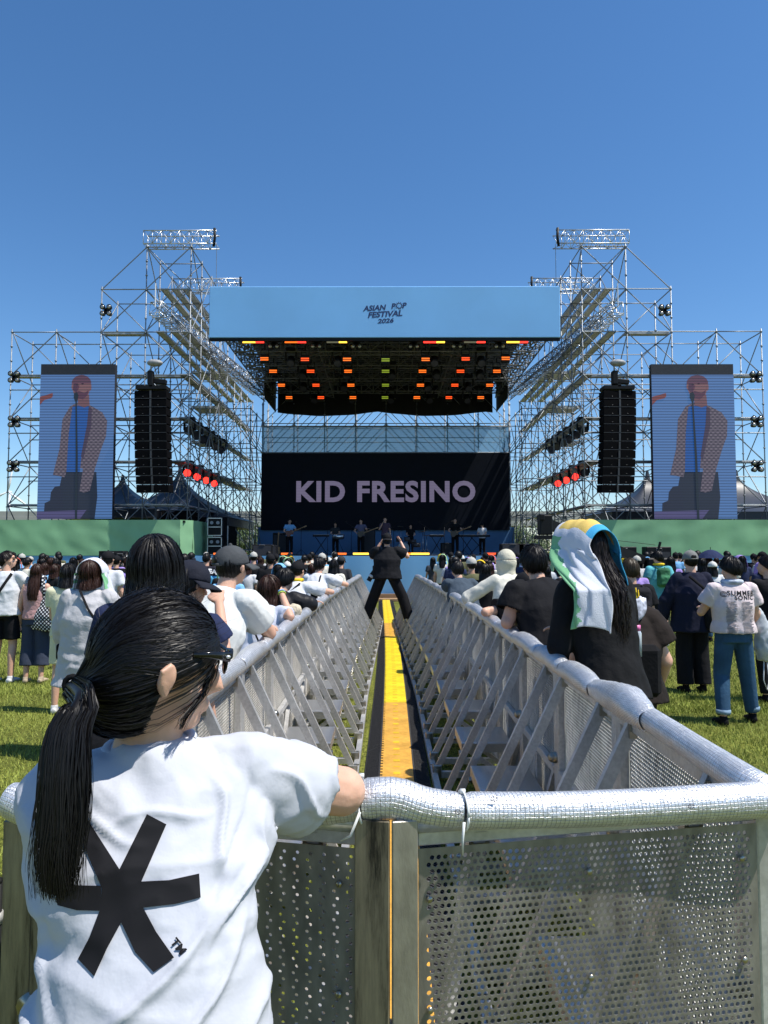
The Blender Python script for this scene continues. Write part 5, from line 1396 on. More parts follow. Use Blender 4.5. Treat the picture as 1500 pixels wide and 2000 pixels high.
    for sx in (1, -1): c.tube([pel+Vector((sx*.085, 0, 0)), Vector((sx*.10+.02, .0, .47)), Vector((sx*.11, -.10, .10))], [.10, .09, .08], 14)
    link('trousers', remesh(c.mesh(), .014, 2), T, DENIM)
    for sx in (1, -1):
        f = MB(); f.tube([Vector((sx*.11, -.16, .035)), Vector((sx*.11, -.08, .035)), Vector((sx*.115, .03, .03)), Vector((sx*.12, .10, .022))], [(.03, .03), (.04, .036), (.042, .03), (.034, .02)], 12); f.tube([Vector((sx*.11, -.10, .05)), Vector((sx*.11, -.10, .10))], .042, 10)
        link('shoe', remesh(f.mesh(), .01, 2), T, shoew)
    # hair: pulled back from the hairline to a low tie opposite the face
    rad = Vector((.085, .101, .106))
    tie = hd.w((-.010, -.124, -.040)); tdir = (hrot @ Vector((0, -1, -.25))).normalized()
    tl = Vector((-.10, -.85, -.30)).normalized()
    cB = Vector((0, -.030, -.052)); rB = Vector((.082, .078, .074))
    def onhead(d, k=1.0):
        p = Vector((d.x*rad.x, d.y*rad.y, d.z*rad.z)); L = p.length; u = p/L; L *= 1+.05*max(0, d.z)
        # second lobe: the hair that covers the nape
        a_ = sum((u[i]/rB[i])**2 for i in range(3)); b_ = sum(u[i]*cB[i]/rB[i]**2 for i in range(3)); c_ = sum((cB[i]/rB[i])**2 for i in range(3))-1
        disc = b_*b_-a_*c_
        if disc > 0:
            t = (b_+math.sqrt(disc))/a_; m_ = max(L, t); e = abs(L-t); L = m_+max(0, .012-e)**2/.048
        p = u*L*k; return hd.w((p.x, p.y-.004, p.z+.008))
    def hline(phi):
        ap = abs(phi)
        if ap < .6: return R(72)
        if ap < 1.4: return R(72+24*(ap-.6)/.8)
        if ap < 1.62: return R(98)
        k = min(1, (ap-1.62)/.15); return R(98+44*k+12*(ap-1.62)/1.52)
    def root_dir(phi, th):
        return Vector((math.sin(th)*math.sin(phi), math.sin(th)*math.cos(phi), math.cos(th)))
    def slerp(a, b_, t):
        w_ = math.acos(max(-1, min(1, a.dot(b_)))); 
        return (a*math.sin((1-t)*w_)+b_*math.sin(t*w_))/math.sin(w_) if w_ > 1e-3 else a
    mb = MB()
    mb.grid(lambda u, v: onhead(root_dir(u*2*math.pi-math.pi, v*hline(u*2*math.pi-math.pi)), 1.0), 48, 30, closeu=True)
    tiedir = Vector((-.0, -.95, -.38)).normalized()
    for i in range(9000):
        phi = rng.uniform(-math.pi, math.pi); th = hline(phi)*(rng.random()**.5 if i > 1500 else rng.uniform(.94, 1.0)); d0 = root_dir(phi, th)
        lift = rng.uniform(1.006, 1.036); pts = []; sp_ = rng.uniform(.55, 1)
        part = (d0.z > .75)
        sag = rng.uniform(-.03, .05)
        if .55 < abs(phi) < 1.66 and th > R(40): sag -= .27*min(1, (th-R(40))/R(25))
        for j in range(8):
            t = j/7*sp_ if i % 3 else j/7; d = slerp(d0, tiedir, t); d = (d+Vector((0, 0, -sag*math.sin(math.pi*t)))).normalized()
            kk = lift+.018*math.sin(math.pi*min(1, t*1.3)); 
            if part and j == 0: kk = 1.0
            pts.append(onhead(d, kk) if t < .999 else tie)
        rd = (pts[3]-hd.c).normalized(); ribbon(mb, pts, rng.uniform(.0010, .0024), (rd+Vector((rng.gauss(0, .28), rng.gauss(0, .28), rng.gauss(0, .28)))).normalized())
    for i in range(260):   # short flyaways standing up
        d0 = root_dir(rng.uniform(-math.pi, math.pi), rng.uniform(0, 1.2)); p = onhead(d0, 1.02); v = Vector((rng.gauss(0, 1), rng.gauss(0, 1), rng.uniform(0, 1.0))).normalized()
        pts = [p+d0*0, p+(hrot @ d0)*.008+v*.012, p+(hrot @ d0)*.014+v*.028]; ribbon(mb, pts, .0007, v.cross(hrot @ d0)+Vector((.01, 0, 0)))
    hair_o = mb.build('hair', HBLACK, T, True)
    # loose lock in front of the ear
    mb = MB()
    for i in range(60):
        a = onhead(root_dir(1.0+rng.uniform(-.08, .08), R(60)), 1.03); o_ = Vector((rng.gauss(0, .004), rng.gauss(0, .004), 0))
        pts = [a, A(412, 1310, 1.30), A(388+rng.uniform(-5, 5), 1365, 1.25), A(358+rng.uniform(-5, 5), 1405, 1.22), A(352+rng.uniform(-3, 3), 1424, 1.21)]
        pts = [p+o_*min(1, i2) for i2, p in enumerate(pts)]; ribbon(mb, pts, .0020, Vector((rng.uniform(-1.5, .2), -.6, rng.uniform(-.5, .3))))
    mb.build('loose_lock', HBLACK, hair_o, True)
    # ponytail
    path = [tie, A(160, 1362, 1.12), A(138, 1410, 1.095), A(128, 1490, 1.08), A(122, 1580, 1.07), A(112, 1665, 1.06), A(112, 1735, 1.055)]
    wid = [.018, .025, .031, .034, .032, .025, .012]
    mb = MB()
    def bez(t):
        t = t*(len(path)-1); i = min(len(path)-2, int(t)); f = t-i
        p0 = path[max(0, i-1)]; p1 = path[i]; p2 = path[i+1]; p3 = path[min(len(path)-1, i+2)]
        return .5*((2*p1)+(p2-p0)*f+(2*p0-5*p1+4*p2-p3)*f*f+(3*p1-p0-3*p2+p3)*f**3), wid[i]+(wid[i+1]-wid[i])*f
    for i in range(2400):
        a = rng.uniform(0, 6.283); r_ = math.sqrt(rng.random()); end = rng.uniform(.55, 1.0) if i % 4 else rng.uniform(.9, 1.03); ph = rng.uniform(0, 6.28); pts = []; drift = rng.gauss(0, .012); st = 0 if i % 2 else rng.uniform(0, .3)
        for j in range(16):
            t = st+(end-st)*j/15; p, w_ = bez(min(1, t)); off = Vector((math.cos(a)*w_*r_, math.sin(a)*w_*r_*.6, 0))
            if t < .2: off = Vector((off.x*.6, off.y, off.x*.9))
            pts.append(p+off+Vector((drift*t*t+.0025*math.sin(t*14+ph), 0, -.02*r_*t)))
        ribbon(mb, pts, rng.uniform(.0010, .0024), Vector((rng.uniform(-.9, .9), -1, rng.uniform(-.3, .3))))
    mb.tube([bez(i/14)[0] for i in range(15)], [bez(i/14)[1]*.40 for i in range(15)], 12)
    mb.build('ponytail', HBLACK, hair_o, True)
    mb = MB(); mb.tube([tie+tdir*-.004+Vector((math.cos(i*.524)*.014, 0, math.sin(i*.524)*.014)) for i in range(13)], .005, 8, False); mb.build('hair_tie', blackf, hair_o, True)
    # sunglasses
    mb = MB()
    for sx in (-1, 1):
        mb.tube([hd.w((sx*.083, .03, .030)), hd.w((sx*.083, .06, .031)), hd.w((sx*.076, .094, .028))], [(.003, .005), (.003, .006), (.003, .009)], 8)
    mb.tube([hd.w((-.076, .094, .028)), hd.w((-.03, .112, .032)), hd.w((0, .115, .028)), hd.w((.03, .112, .032)), hd.w((.076, .094, .028))], .004, 8)
    sg = mb.build('sunglasses', pm('glossy black frame', (.008, .008, .008), .15, 0, .05), T, True)
    for sx in (-1, 1):
        mb = MB(); mb.ell(hd.w((sx*.038, .101, .014)), (.031, .004, .022), 16, 8, hrot @ Matrix.Rotation(-sx*.25, 3, 'Z')); mb.build('lens', pm('dark lens', (.01, .01, .012), .05, 0, .05), sg, True)
        mb = MB(); mb.ell(hd.w((sx*.081, .088, .029)), (.003, .005, .003), 8, 5, hrot); mb.build('hinge', alu, sg, True)
hero()
# --- left side of the lane ---------------------------------------------------
def P3(px, py, Y): return tuple(at(px, py, Y))
def headat(px, py, d): 
    p = at(px, py, d); return p
person('tall person with straight loose black hair standing just beyond the ponytail person', (-1.07, 3.18), 1.86, top=NAVY, hairdo=H_long(.20, HBLACK, 2200, 0, .026, .0036, .7), vox=.012, hyaw=8, hpitch=6, lean=10, legs=None)
# man in dark cap with navy tee leaning on the rail
_, hd_, sh_, _i = person('person in dark cap and navy T-shirt with hand raised to the cheek, left rail', (-1.14, 3.62), 1.77, top=NAVY, hairdo=H_cap(cloth('dark cap', (.016, .018, .028)), brimdir=60, L=.0), vox=.009, lean=22, rz=R(-22), hyaw=15, hpitch=12, armR=('w', (-.84, 3.72, 1.27), (-.93, 3.98, 1.50)), armL=BENT, loose=1.15, open_=True, z0=.02)
# grey cap, white T-shirt
_, hd_, sh_, _i = person('person in washed grey cap and plain white T-shirt bending over the left rail', (-1.16, 4.42), 1.90, top=cloth('off white', (.70, .71, .68), .4, 6), hairdo=H_cap(cloth('washed grey cap', (.065, .07, .075), .5, 30, .3), brimdir=30, strap=True), vox=.0085, lean=27, rz=R(-30), hyaw=-6, hpitch=-4, armR=('w', (-.77, 4.72, 1.26), (-.85, 4.98, 1.27)), armL=('w', (-1.15, 4.95, 1.26), (-.9, 5.0, 1.27)), girth=1.12, loose=1.15, open_=True, skin=0, wrinkle=wr(.008, 7, 2, (1, 1, .7)), curl=.9)
T, hd_, sh_, I = person('person with wavy reddish-brown hair and wristbands leaning an elbow on the left rail', (-1.05, 5.75), 1.62, top=cloth('bluish white', (.60, .63, .74), .4, 7), hairdo=H_long(.17, HBROWN, 800, .012, .014, .006, .8), vox=.011, lean=24, rz=R(-20), armR=('w', (-.77, 5.75, 1.27), (-.90, 5.98, 1.50)), armL=BENT, z0=.02, wrinkle=wr(.006, 8, 3))
for k in range(2):
    mb = MB(); e = Vector(I['wr'][1])*.8+Vector(I['el'][1])*.2; t = (Vector(I['wr'][1])-Vector(I['el'][1])).normalized(); u, v = perp(t); c0 = e-t*k*.02
    mb.tube([c0+u*math.cos(a*.5236)*.032+v*math.sin(a*.5236)*.032 for a in range(13)], .006, 6, False); mb.build('wristband', SKY if k == 0 else cloth('lime', (.45, .6, .1)), T, True)
mb = MB(); mb.tube([sh_.parent.location*0+I['sp'](.47)+Vector((-.10, -.10, .02)), I['sp'](.30)+Vector((.02, -.155, 0)), I['sp'](.12)+Vector((.13, -.13, 0))], .008, 6); mb.build('bag_strap', blackf, T, True)
knit = cloth('cream knit', (.62, .54, .40), 1.0, 60, .2)
person('person in a cream knitted cardigan resting an arm on the left rail', (-1.12, 6.3), 1.58, top=knit, sleeve='long', hairdo=H_long(.12, HBLACK, 400, 0, .006, .007), vox=.013, lean=22, rz=R(-18), armR=('w', (-.80, 6.35, 1.27), (-.86, 6.62, 1.27)), armL=BENT, wrinkle=wr(.009, 20, 5))
person('person in a black jacket with short black hair hunched over the left rail', (-1.18, 7.0), 1.74, top=cloth('black jacket', (.016, .016, .018), .6, 8, .2, rough=.5), sleeve='long', hairdo=H_short(HBLACK, 500, .004, .008), vox=.012, lean=36, rz=R(-25), armR=('w', (-.76, 7.15, 1.27), (-.86, 7.5, 1.27)), armL=('w', (-1.0, 7.45, 1.27), (-.8, 7.5, 1.27)), girth=1.15, loose=1.15, wrinkle=wr(.008, 7, 6), hpitch=10)
# white tee with yellow towel, black cap
T, hd_, sh_, I = person('person in black cap and white T-shirt with yellow neck towel, left rail', (-1.22, 8.9), 1.72, top=W_, hairdo=H_cap(BLK), vox=.014, lean=24, rz=R(-22), armR=('w', (-.70, 9.2, 1.27), (-.84, 9.5, 1.27)), armL=BENT, wrinkle=wr(.007, 8, 7), loose=1.2)
mb = MB(); c0 = I['sp'](.51); mb.tube([c0+Vector((math.cos(a*.4488)*.085, math.sin(a*.4488)*.075, .02)) for a in range(15)], .022, 8, False); mb.build('neck_towel', YELC, T, True)
mb = MB(); mb.tube([I['sp'](.47)+Vector((.12, -.09, .02)), I['sp'](.32)+Vector((-.02, -.15, 0)), I['sp'](.12)+Vector((-.15, -.12, 0))], .013, 6); mb.build('bag_strap', blackf, T, True)
decal(T, sh_, [text_polys('\n'.join(['ma  lon  eri', 'sola  tem', 'vor  and  il', 'ne  kuro']), .05, .001)] if False else [[(x, y), (x+w, y), (x+w, y+.012), (x, y+.012)] for x, y, w in ((.02, .0, .10), (.0, -.03, .13), (.03, -.06, .08), (.0, -.09, .12), (.02, -.12, .09))], I['sp'](.28)+Vector((-.02, -.0, 0)), Vector((1, 0, 0)), Vector((0, 0, 1)), Vector((0, 1, 0)), pm('blue print', (.1, .14, .35), .6), 'shirt_print', .05)
T, hd_, sh_, I = person('person with short black hair, white T-shirt and black sling bag, left rail', (-1.12, 10.9), 1.75, top=W_, hairdo=H_short(HBLACK, 350, .004, .009), vox=.015, lean=22, rz=R(-22), armR=('w', (-.62, 11.2, 1.27), (-.80, 11.5, 1.3)), armL=BENT, wrinkle=wr(.007, 8, 8), loose=1.15)
mb = MB(); mb.tube([I['sp'](.47)+Vector((.10, -.09, .02)), I['sp'](.2)+Vector((.10, -.15, 0))], .012, 6); mb.box(I['sp'](.16)+Vector((.09, -.17, 0)), (.12, .05, .18), bev=.02); mb.build('sling_bag', blackf, T, True)
person('person with long black hair and cream top by the far end of the left rail', (-1.0, 13.0), 1.66, top=CRM, hairdo=H_long(.3, HBLACK, 250, 0, .006, .012), vox=.02, lean=14, rz=R(-15))
person('person in grey T-shirt and dark cap by the far end of the left rail', (-.98, 15.0), 1.7, top=CHAR, hairdo=H_cap(CHAR), vox=.02, lean=10, rz=R(-15))
# KOREA ARMY tee
T, hd_, sh_, I = person('person in a black T-shirt with arched white capital letters on the back, left crowd', (at(403, 1100, 15).x, 15), 1.76, top=cloth('army black', (.018, .018, .026), .4, 8), hairdo=H_short(HBLACK, 250, -.004, .012), vox=.017, hyaw=10)
for s_, z_, sz, amp in (('KOREA', .40, .125, .035), ('ARMY', .345, .07, .0)):
    vs, fs = text_polys(s_, sz, .006); xm = max(abs(v[0]) for v in vs); vs = [(x*1.15, y-amp*(x/xm)**2) for x, y in vs]
    decal(T, sh_, [(vs, fs)], I['sp'](z_)-Vector((0, 0, 0)), Vector((1, 0, 0)), Vector((0, 0, 1)), Vector((0, 1, 0)), inkw, 'shirt_lettering', .03, .006)
person('person in tie-dye blue shirt and rainbow cap beside the lettered black T-shirt', (at(432, 1100, 12.5).x, 12.5), 1.62, top=cloth('tie dye', (.10, .38, .62), .4, 8, .6), hairdo=H_cap(cloth('rainbow', (.45, .08, .25), .3, 8, .9)), vox=.02)
person('person in sky blue top with black hair just beyond the washed grey cap', (at(445, 1120, 9.5).x, 9.5), 1.62, top=SKY, hairdo=H_long(.15, HBLACK, 260, 0, .006, .012), vox=.02)
# --- left field --------------------------------------------------------------
T, hd_, sh_, I = person('person in white T-shirt, black shorts and dark glasses looking right, at the left edge', (at(8, 1250, 9.8).x, 9.8), 1.80, top=W_, bottom=BLK, btype='shorts', hairdo=H_short(HDARK, 500, .002, .008), vox=.013, rz=R(0), hyaw=75, hpitch=-12, eyes=True, armR=((.12, .16, -.24), (.05, .38, -.30)), loose=1.15, wrinkle=wr(.008, 8, 9), shoes=shoew)
mb = MB()
for sx in (-1, 1): mb.tube([hd_.w((sx*.080, .0, .010)), hd_.w((sx*.075, .092, .012))], .004, 6); mb.ell(hd_.w((sx*.036, .102, .004)), (.032*1.06, .006, .020), 12, 6, hd_.rot)
mb.tube([hd_.w((-.07, .094, .016)), hd_.w((0, .11, .016)), hd_.w((.07, .094, .016))], .004, 6); mb.build('glasses', pm('glossy black frame', (.008,)*3, .15), T, True)
mb = MB(); mb.tube([I['sp'](.48)+Vector((.12, -.08, 0)), I['sp'](.25)+Vector((0, -.17, 0)), I['sp'](.02)+Vector((-.17, -.12, 0))], .02, 6); mb.build('bag_strap', blackf, T, True)
# dusty pink camisole
T, hd_, sh_, I = person('person in a dusty pink lace camisole and wide dark trousers on the left lawn', (at(68, 1250, 9.8).x, 9.8), 1.62, top=PINK, sleeve='none', bottom=cloth('blue grey trousers', (.045, .055, .085), .5, 6), btype='wide', hairdo=H_long(.34, HBROWN, 700, .004, .004, .008), vox=.012, armR=((.09, .06, -.24), (.02, .30, -.20)), hem=-.02, rz=R(4), shoes=TAN, wrinkle=wr(.005, 22, 10))
dots = None
def polka():
    m, t, b = nodes('polka dot cloth'); tc = N(t, 'ShaderNodeTexCoord'); mp = N(t, 'ShaderNodeMapping'); mp.inputs['Scale'].default_value = (28, 28, 28); mp.inputs['Rotation'].default_value = (0, .785, 0); t.links.new(tc.outputs['Object'], mp.inputs[0])
    sp = N(t, 'ShaderNodeSeparateXYZ'); t.links.new(mp.outputs[0], sp.inputs[0]); cb = N(t, 'ShaderNodeCombineXYZ')
    for i in (0, 2):
        f = N(t, 'ShaderNodeMath', operation='FRACT'); t.links.new(sp.outputs[i], f.inputs[0]); s = N(t, 'ShaderNodeMath', operation='SUBTRACT'); s.inputs[1].default_value = .5; t.links.new(f.outputs[0], s.inputs[0]); t.links.new(s.outputs[0], cb.inputs[i])
    ln = N(t, 'ShaderNodeVectorMath', operation='LENGTH'); t.links.new(cb.outputs[0], ln.inputs[0]); lt = N(t, 'ShaderNodeMath', operation='LESS_THAN'); lt.inputs[1].default_value = .30; t.links.new(ln.outputs['Value'], lt.inputs[0])
    mx = N(t, 'ShaderNodeMixRGB'); mx.inputs[1].default_value = (.012, .012, .02, 1); mx.inputs[2].default_value = (.75, .75, .75, 1); t.links.new(lt.outputs[0], mx.inputs[0]); t.links.new(mx.outputs[0], b.inputs['Base Color']); b.inputs['Roughness'].default_value = .8
    return m
B = root('tote_bag', 'black and white polka dot tote bag hanging from the shoulder of the camisole wearer', 'bag', (T.location.x+.17, 9.78, .72))
mb = MB(); mb.tube([(0, 0, 0), (.02, 0, .18), (.01, 0, .36), (-.03, 0, .50)], [(.10, .21), (.12, .24), (.08, .14), (.02, .03)], 16)
o = link('bag_body', remesh(mb.mesh(), .02, 4), B, polka()); displace(o.data, wr(.02, 7, 4))
mb = MB(); mb.tube([(-.03, -.03, .46), (-.04, -.05, .60), (-.055, -.02, .74), (-.05, .06, .70)], (.016, .03), 8); mb.build('strap', o.data.materials[0], B, True)
# pale yellow outfit, arm with plastic cup
T, hd_, sh_, I = person('person in pale yellow T-shirt and shorts holding a clear plastic cup, left lawn', (at(128, 1300, 8.0).x, 8.0), 1.66, top=PALEY, bottom=PALEY, btype='shorts', hairdo=H_long(.12, HBLACK, 350, 0, .004, .009), vox=.012, armL=((-.0, .04, -.27), (-.12, .02, -.50)), shoes=shoew, rz=R(5))
w0 = T.matrix_basis @ Vector(I['wr'][-1])
C_ = root('plastic_cup', 'clear plastic cup held low by the pale yellow T-shirt wearer', 'cup', (w0.x-.02, w0.y-.03, w0.z-.14)); mb = MB(); mb.tube([(0, 0, 0), (-.02, 0, .12)], [.032, .045], 16, False); mb.tube([(-.02, 0, .118), (-.02, 0, .125)], .047, 16); mb.build('cup_wall', pm('clear plastic', (.62, .64, .66), .15, 0, .05), C_, True)
# grey long shirt with white/green towel over the head
T, hd_, sh_, I = person('person in a long light grey shirt with a white towel over brown hair', (at(172, 1250, 6.3).x, 6.3), 1.72, top=GRY, sleeve='long', bottom=cloth('stone trousers', (.30, .28, .22)), btype='trousers', hairdo=lambda T, hd, rng, s: hair(T, hd, 'l', HBROWN, rng, 900, .006, .10, .004, vol=.006), vox=.0105, hem=-.30, loose=1.25, flare=1.15, wrinkle=wr(.012, 6, 11, (1, 1, 1.3)), armR=((.10, .14, -.22), (.04, .34, -.14)), armL=((-.0+.06, .03, -.26), (.07, .10, -.48)), hyaw=-4, shoes=shoew, girth=1.12)
tw_w = cloth('towel white', (.62, .64, .70), .3, 160); tw_g = cloth('towel green', (.20, .45, .24), .3, 160); tw_y = cloth('towel yellow', (.70, .50, .14), .3, 160); tw_b = cloth('towel blue', (.06, .36, .62), .3, 160)
def towel(T, hd, prof, y0, y1, colf, nu=90, nv=40, name='head_towel', xf=None):
    mb = MB(); s = hd.s
    def g(u, v):
        x, z = prof(u, v); y = arc(y0, y1, v); p = Vector((x, y, z))
        if xf: p = xf(p, u, v)
        return hd.c+(p*s if True else p)
    for j in range(nv):
        for i in range(nu):
            mb.cur = colf((i+.5)/nu, (j+.5)/nv)
            u0, u1, v0, v1 = i/nu, (i+1)/nu, j/nv, (j+1)/nv
            mb.add([g(u0, v0), g(u1, v0), g(u1, v1), g(u0, v1)], [(0, 1, 2, 3)])
    me = mb.mesh(name, True); o = link(name, me, T)
    for m_ in (tw_w, tw_g, tw_y, tw_b): me.materials.append(m_)
    import bmesh
    bm = bmesh.new(); bm.from_mesh(me); bmesh.ops.remove_doubles(bm, verts=bm.verts, dist=.0004); bm.to_mesh(me); bm.free()
    sm = o.modifiers.new('t', 'SOLIDIFY'); sm.thickness = .006; sm.offset = 1
    return o
def col1(u, v):
    e = .07+.02*math.sin(u*60)
    if u > .70 and v < .35+.1*math.sin(u*50): return 1
    if u < .3 and v < .5+.2*math.sin(u*40): return 3 if u < .12 else (1 if math.sin(u*70) > .3 else 0)
    return 0
towel(T, hd_, drape_profile(.24, .24, .112, .132, .05, .06), -.035, .125, col1)
mb = MB(); k = I['sp']; mb.tube([k(.49)+Vector((-.03, -.12, .02)), k(.36)+Vector((.06, -.165, 0)), k(.18)+Vector((.17, -.13, 0))], (.014, .006), 8); mb.build('bag_strap', blackf, T, True)
mb = MB(); mb.box(k(-.02)+Vector((-.23, -.02, 0)), (.05, .10, .14), bev=.015); mb.build('pouch', blackf, T)
# small person in a black and grey cap just beyond the ponytail
T, hd_, sh_, I = person('short person in a dark grey cap with red trim, half hidden behind the ponytail', (-1.16, 2.92), 1.36, top=BLK, hairdo=None, vox=.012, bottom=DENIM, lean=6, girth=1.1)
hair(T, hd_, 's', HBLACK, random.Random(2), 300, .005, 0, rough=.004, vol=-.003); co = cap_mesh(T, hd_, cloth('dark grey cap', (.05, .052, .056)), sc=1.02)
mb = MB(); mb.tube([hd_.w((math.cos(i*.31)*.092, math.sin(i*.31)*.110-.006, .018)) for i in range(21)], .0035, 6, False); mb.build('cap_trim', REDC, co, True)
mb = MB(); mb.tube([I['sp'](.505)+Vector((math.cos(i*.31)*.10, math.sin(i*.31)*.085, .0)) for i in range(21)], .008, 6, False); mb.build('collar_trim', REDC, T, True)
# --- right side of the lane --------------------------------------------------
T, hd_, sh_, I = person('person in a loose slate T-shirt with tousled black hair leaning on the right rail', (1.10, 9.9), 1.73, top=SLATE, hairdo=H_short(HBLACK, 450, .004, .008), vox=.013, lean=28, rz=R(18), armL=('w', (.88, 10.2, 1.27), (.98, 10.5, 1.27)), armR=('w', (1.3, 10.2, 1.2), (.95, 10.2, 1.27)), loose=1.3, wrinkle=wr(.010, 6, 12, (1.6, 1.6, .6)))
# cream cap with neck flap
T, hd_, sh_, I = person('person in cream cap with long neck flap and cream shirt, right rail', (1.42, 7.9), 1.84, top=CRM, sleeve='long', hairdo=None, vox=.011, lean=18, rz=R(16), armL=('w', (.92, 8.05, 1.27), (.98, 8.35, 1.27)), armR=BENT, loose=1.2, wrinkle=wr(.009, 6, 13), hyaw=0)
flapm = cloth('cream cap cloth', (.56, .53, .42), .6, 12)
mb = MB(); mb.grid(lambda u, v: hd_.w((.096*math.sin(R(92)*v)*math.cos(u*6.283), .112*math.sin(R(92)*v)*math.sin(u*6.283)-.004, .112*math.cos(R(92)*v)+.016)), 30, 12, closeu=True); hat = mb.build('flap_hat', flapm, T, True); hat.modifiers.new('t', 'SOLIDIFY').thickness = .004
def fl_(u, v):
    a = R(95)+R(350)*u; a = R(-260+340*u); k = 1+.06*math.sin(a*5+v*3)*v+.05*math.sin(v*9)
    return hd_.w((.098*math.cos(a)*(k-.06*v), .114*math.sin(a)*(k-.10*v)-.004, .014-.20*v+.008*math.sin(a*3)*v))
mb = MB(); mb.grid(fl_, 60, 20); fo = mb.build('neck_flap', flapm, hat, True); fo.modifiers.new('t', 'SOLIDIFY').thickness = .003
mb = MB(); mb.tube([hd_.w((math.cos(i*.262)*.0985, math.sin(i*.262)*.1145-.004, .014)) for i in range(25)], .0035, 6, False); mb.build('seam', cloth('seam', (.35, .32, .25)), hat, True)
mb = MB(); mb.ell(hd_.w((-.01, -.116, .016)), (.012, .004, .004), 8, 5); mb.build('tab', cloth('coral', (.7, .15, .08)), hat)
mb = MB(); mb.grid(lambda u, v: hd_.w((math.sin(R(-50+100*u))*(.094+.05*v), math.cos(R(-50+100*u))*(.108+.07*v), .018-.02*v)), 12, 4); bo = mb.build('brim', flapm, hat, True); bo.modifiers.new('t', 'SOLIDIFY').thickness = .004
# black cap, black T-shirt with white date print and camera strap
T, hd_, sh_, I = person('person in black cap and black T-shirt with small white text, right rail', (1.33, 6.2), 1.66, top=BLK, hairdo=H_cap(BLK, L=.04), vox=.010, lean=26, rz=R(20), armL=('w', (.86, 6.2, 1.27), (.96, 6.55, 1.27)), armR=BENT, loose=1.3, girth=1.1, wrinkle=wr(.007, 7, 14))
k = I['sp']; nb = k(.49)
mb = MB(); mb.tube([nb+Vector((math.cos(a*.4488)*.085, math.sin(a*.4488)*.08, .015)) for a in range(15)], .02, 8, False); ko = mb.build('neck_towel', pm('patterned towel', (.40, .30, .33), .8, 0, .9, 30), T, True)
mb = MB(); mb.tube([nb+Vector((-.07, -.07, .0)), k(.38)+Vector((-.06, -.165, 0)), k(.2)+Vector((-.04, -.175, 0)), k(.05)+Vector((-.03, -.16, 0))], (.020, .006), 8); st = mb.build('camera_strap', blackf, T, True)
mb = MB(); mb.tube([k(.38)+Vector((-.078, -.175, .01)), k(.36)+Vector((-.062, -.182, 0)), k(.38)+Vector((-.046, -.175, .01))], .006, 5); mb.build('buckle', alu, st)
decal(T, sh_, [text_polys('06.22 MON', .052, .0015)], k(.34)+Vector((.07, 0, 0)), Vector((1, 0, 0)), Vector((0, 0, 1)), Vector((0, 1, 0)), inkw, 'date_print', .03, .005)
rg = random.Random(3); lines = []
for r_ in range(8):
    x = -.09
    while x < .12:
        w_ = rg.uniform(.012, .045); lines.append([(x, -r_*.020), (x+w_, -r_*.020), (x+w_, -r_*.020+.008), (x, -r_*.020+.008)]); x += w_+.008
decal(T, sh_, lines, k(.295)+Vector((.06, 0, 0)), Vector((1, 0, 0)), Vector((0, 0, 1)), Vector((0, 1, 0)), inkw, 'text_print', .04, .005)
# big man in black tee
person('large person with short cropped black hair in black T-shirt, elbows on right rail', (1.22, 5.15), 1.82, top=BLK, hairdo=lambda T, hd, rng, s: hair(T, hd, 's', HBLACK, rng, 1400, .004, 0, vol=.006, rough=.028), vox=.0095, lean=26, z0=.09, rz=R(22), hyaw=14, hpitch=-4, armL=('w', (.88, 5.20, 1.28), (1.05, 5.50, 1.29)), armR=('w', (1.38, 5.45, 1.28), (1.08, 5.62, 1.29)), girth=1.22, loose=1.12, open_=True, wrinkle=wr(.008, 6, 15), skin=0, curl=.9)
# dark brown tee, cap and floral hood
T, hd_, sh_, I = person('large person in faded brown-black T-shirt and dark cap with a pastel floral hood', (1.44, 4.45), 1.70, top=BRNB, hairdo=H_cap(cloth('brown cap', (.03, .026, .026))), vox=.011, lean=6, rz=R(4), girth=1.35, loose=1.2, armR=((.10, -.02, -.26), (.12, .12, -.46)), wrinkle=wr(.006, 7, 16))
mb = MB(); k = I['sp']
mb.grid(lambda u, v: k(.52)+Vector((.115*math.cos(R(180+180*u))*(1+.35*v), -.09-.05*math.sin(R(180*u))*(1), .06-.15*v*math.sin(R(180*u))**.7)), 20, 8); fh = mb.build('floral_hood', pm('floral cloth', (.50, .52, .62), .7, 0, .5, 14, var2=.5, vs2=26), T, True); fh.modifiers.new('t', 'SOLIDIFY').thickness = .02
# towel woman
T, hd_, sh_, I = person('person with very long wavy hair under a green, yellow and blue towel, right rail', (1.22, 3.92), 1.87, top=cloth('sheer black', (.010, .010, .011), .5, 8, .2), sleeve='long', hairdo=None, vox=.0095, lean=14, z0=.09, rz=R(22), hyaw=-2, hpitch=14, armL=('w', (.95, 3.92, 1.28), (1.08, 4.15, 1.31)), armR=('w', (1.38, 4.1, 1.28), (1.10, 4.25, 1.33)), loose=1.02, hem=-.12, open_=True, wrinkle=wr(.010, 6, 17, (1.2, 1.2, .8)), skin=0, girth=1.05)
rng = random.Random(21); hd_.back = .13
hair(T, hd_, 'l', HDARK, rng, 2600, .0042, .60, .020, vol=.004, fall=.75, name='hair')
import functools
def col2(u, v):
    # long left fall: green jagged edge at the front, white inside; crown white then yellow then blue towards the right/back
    v_ = 1-v
    if u < .50:
        edge = .62+.10*abs(math.sin(u*62))+.05*math.sin(u*23)
        if v > edge and u < .40: return 1
        if u > .415+.03*math.sin(v*10): return 2 if v < .62 else 0
        return 0
    if u < .72: return 2 if v < .70-.15*math.sin(u*8) else 0
    return 3
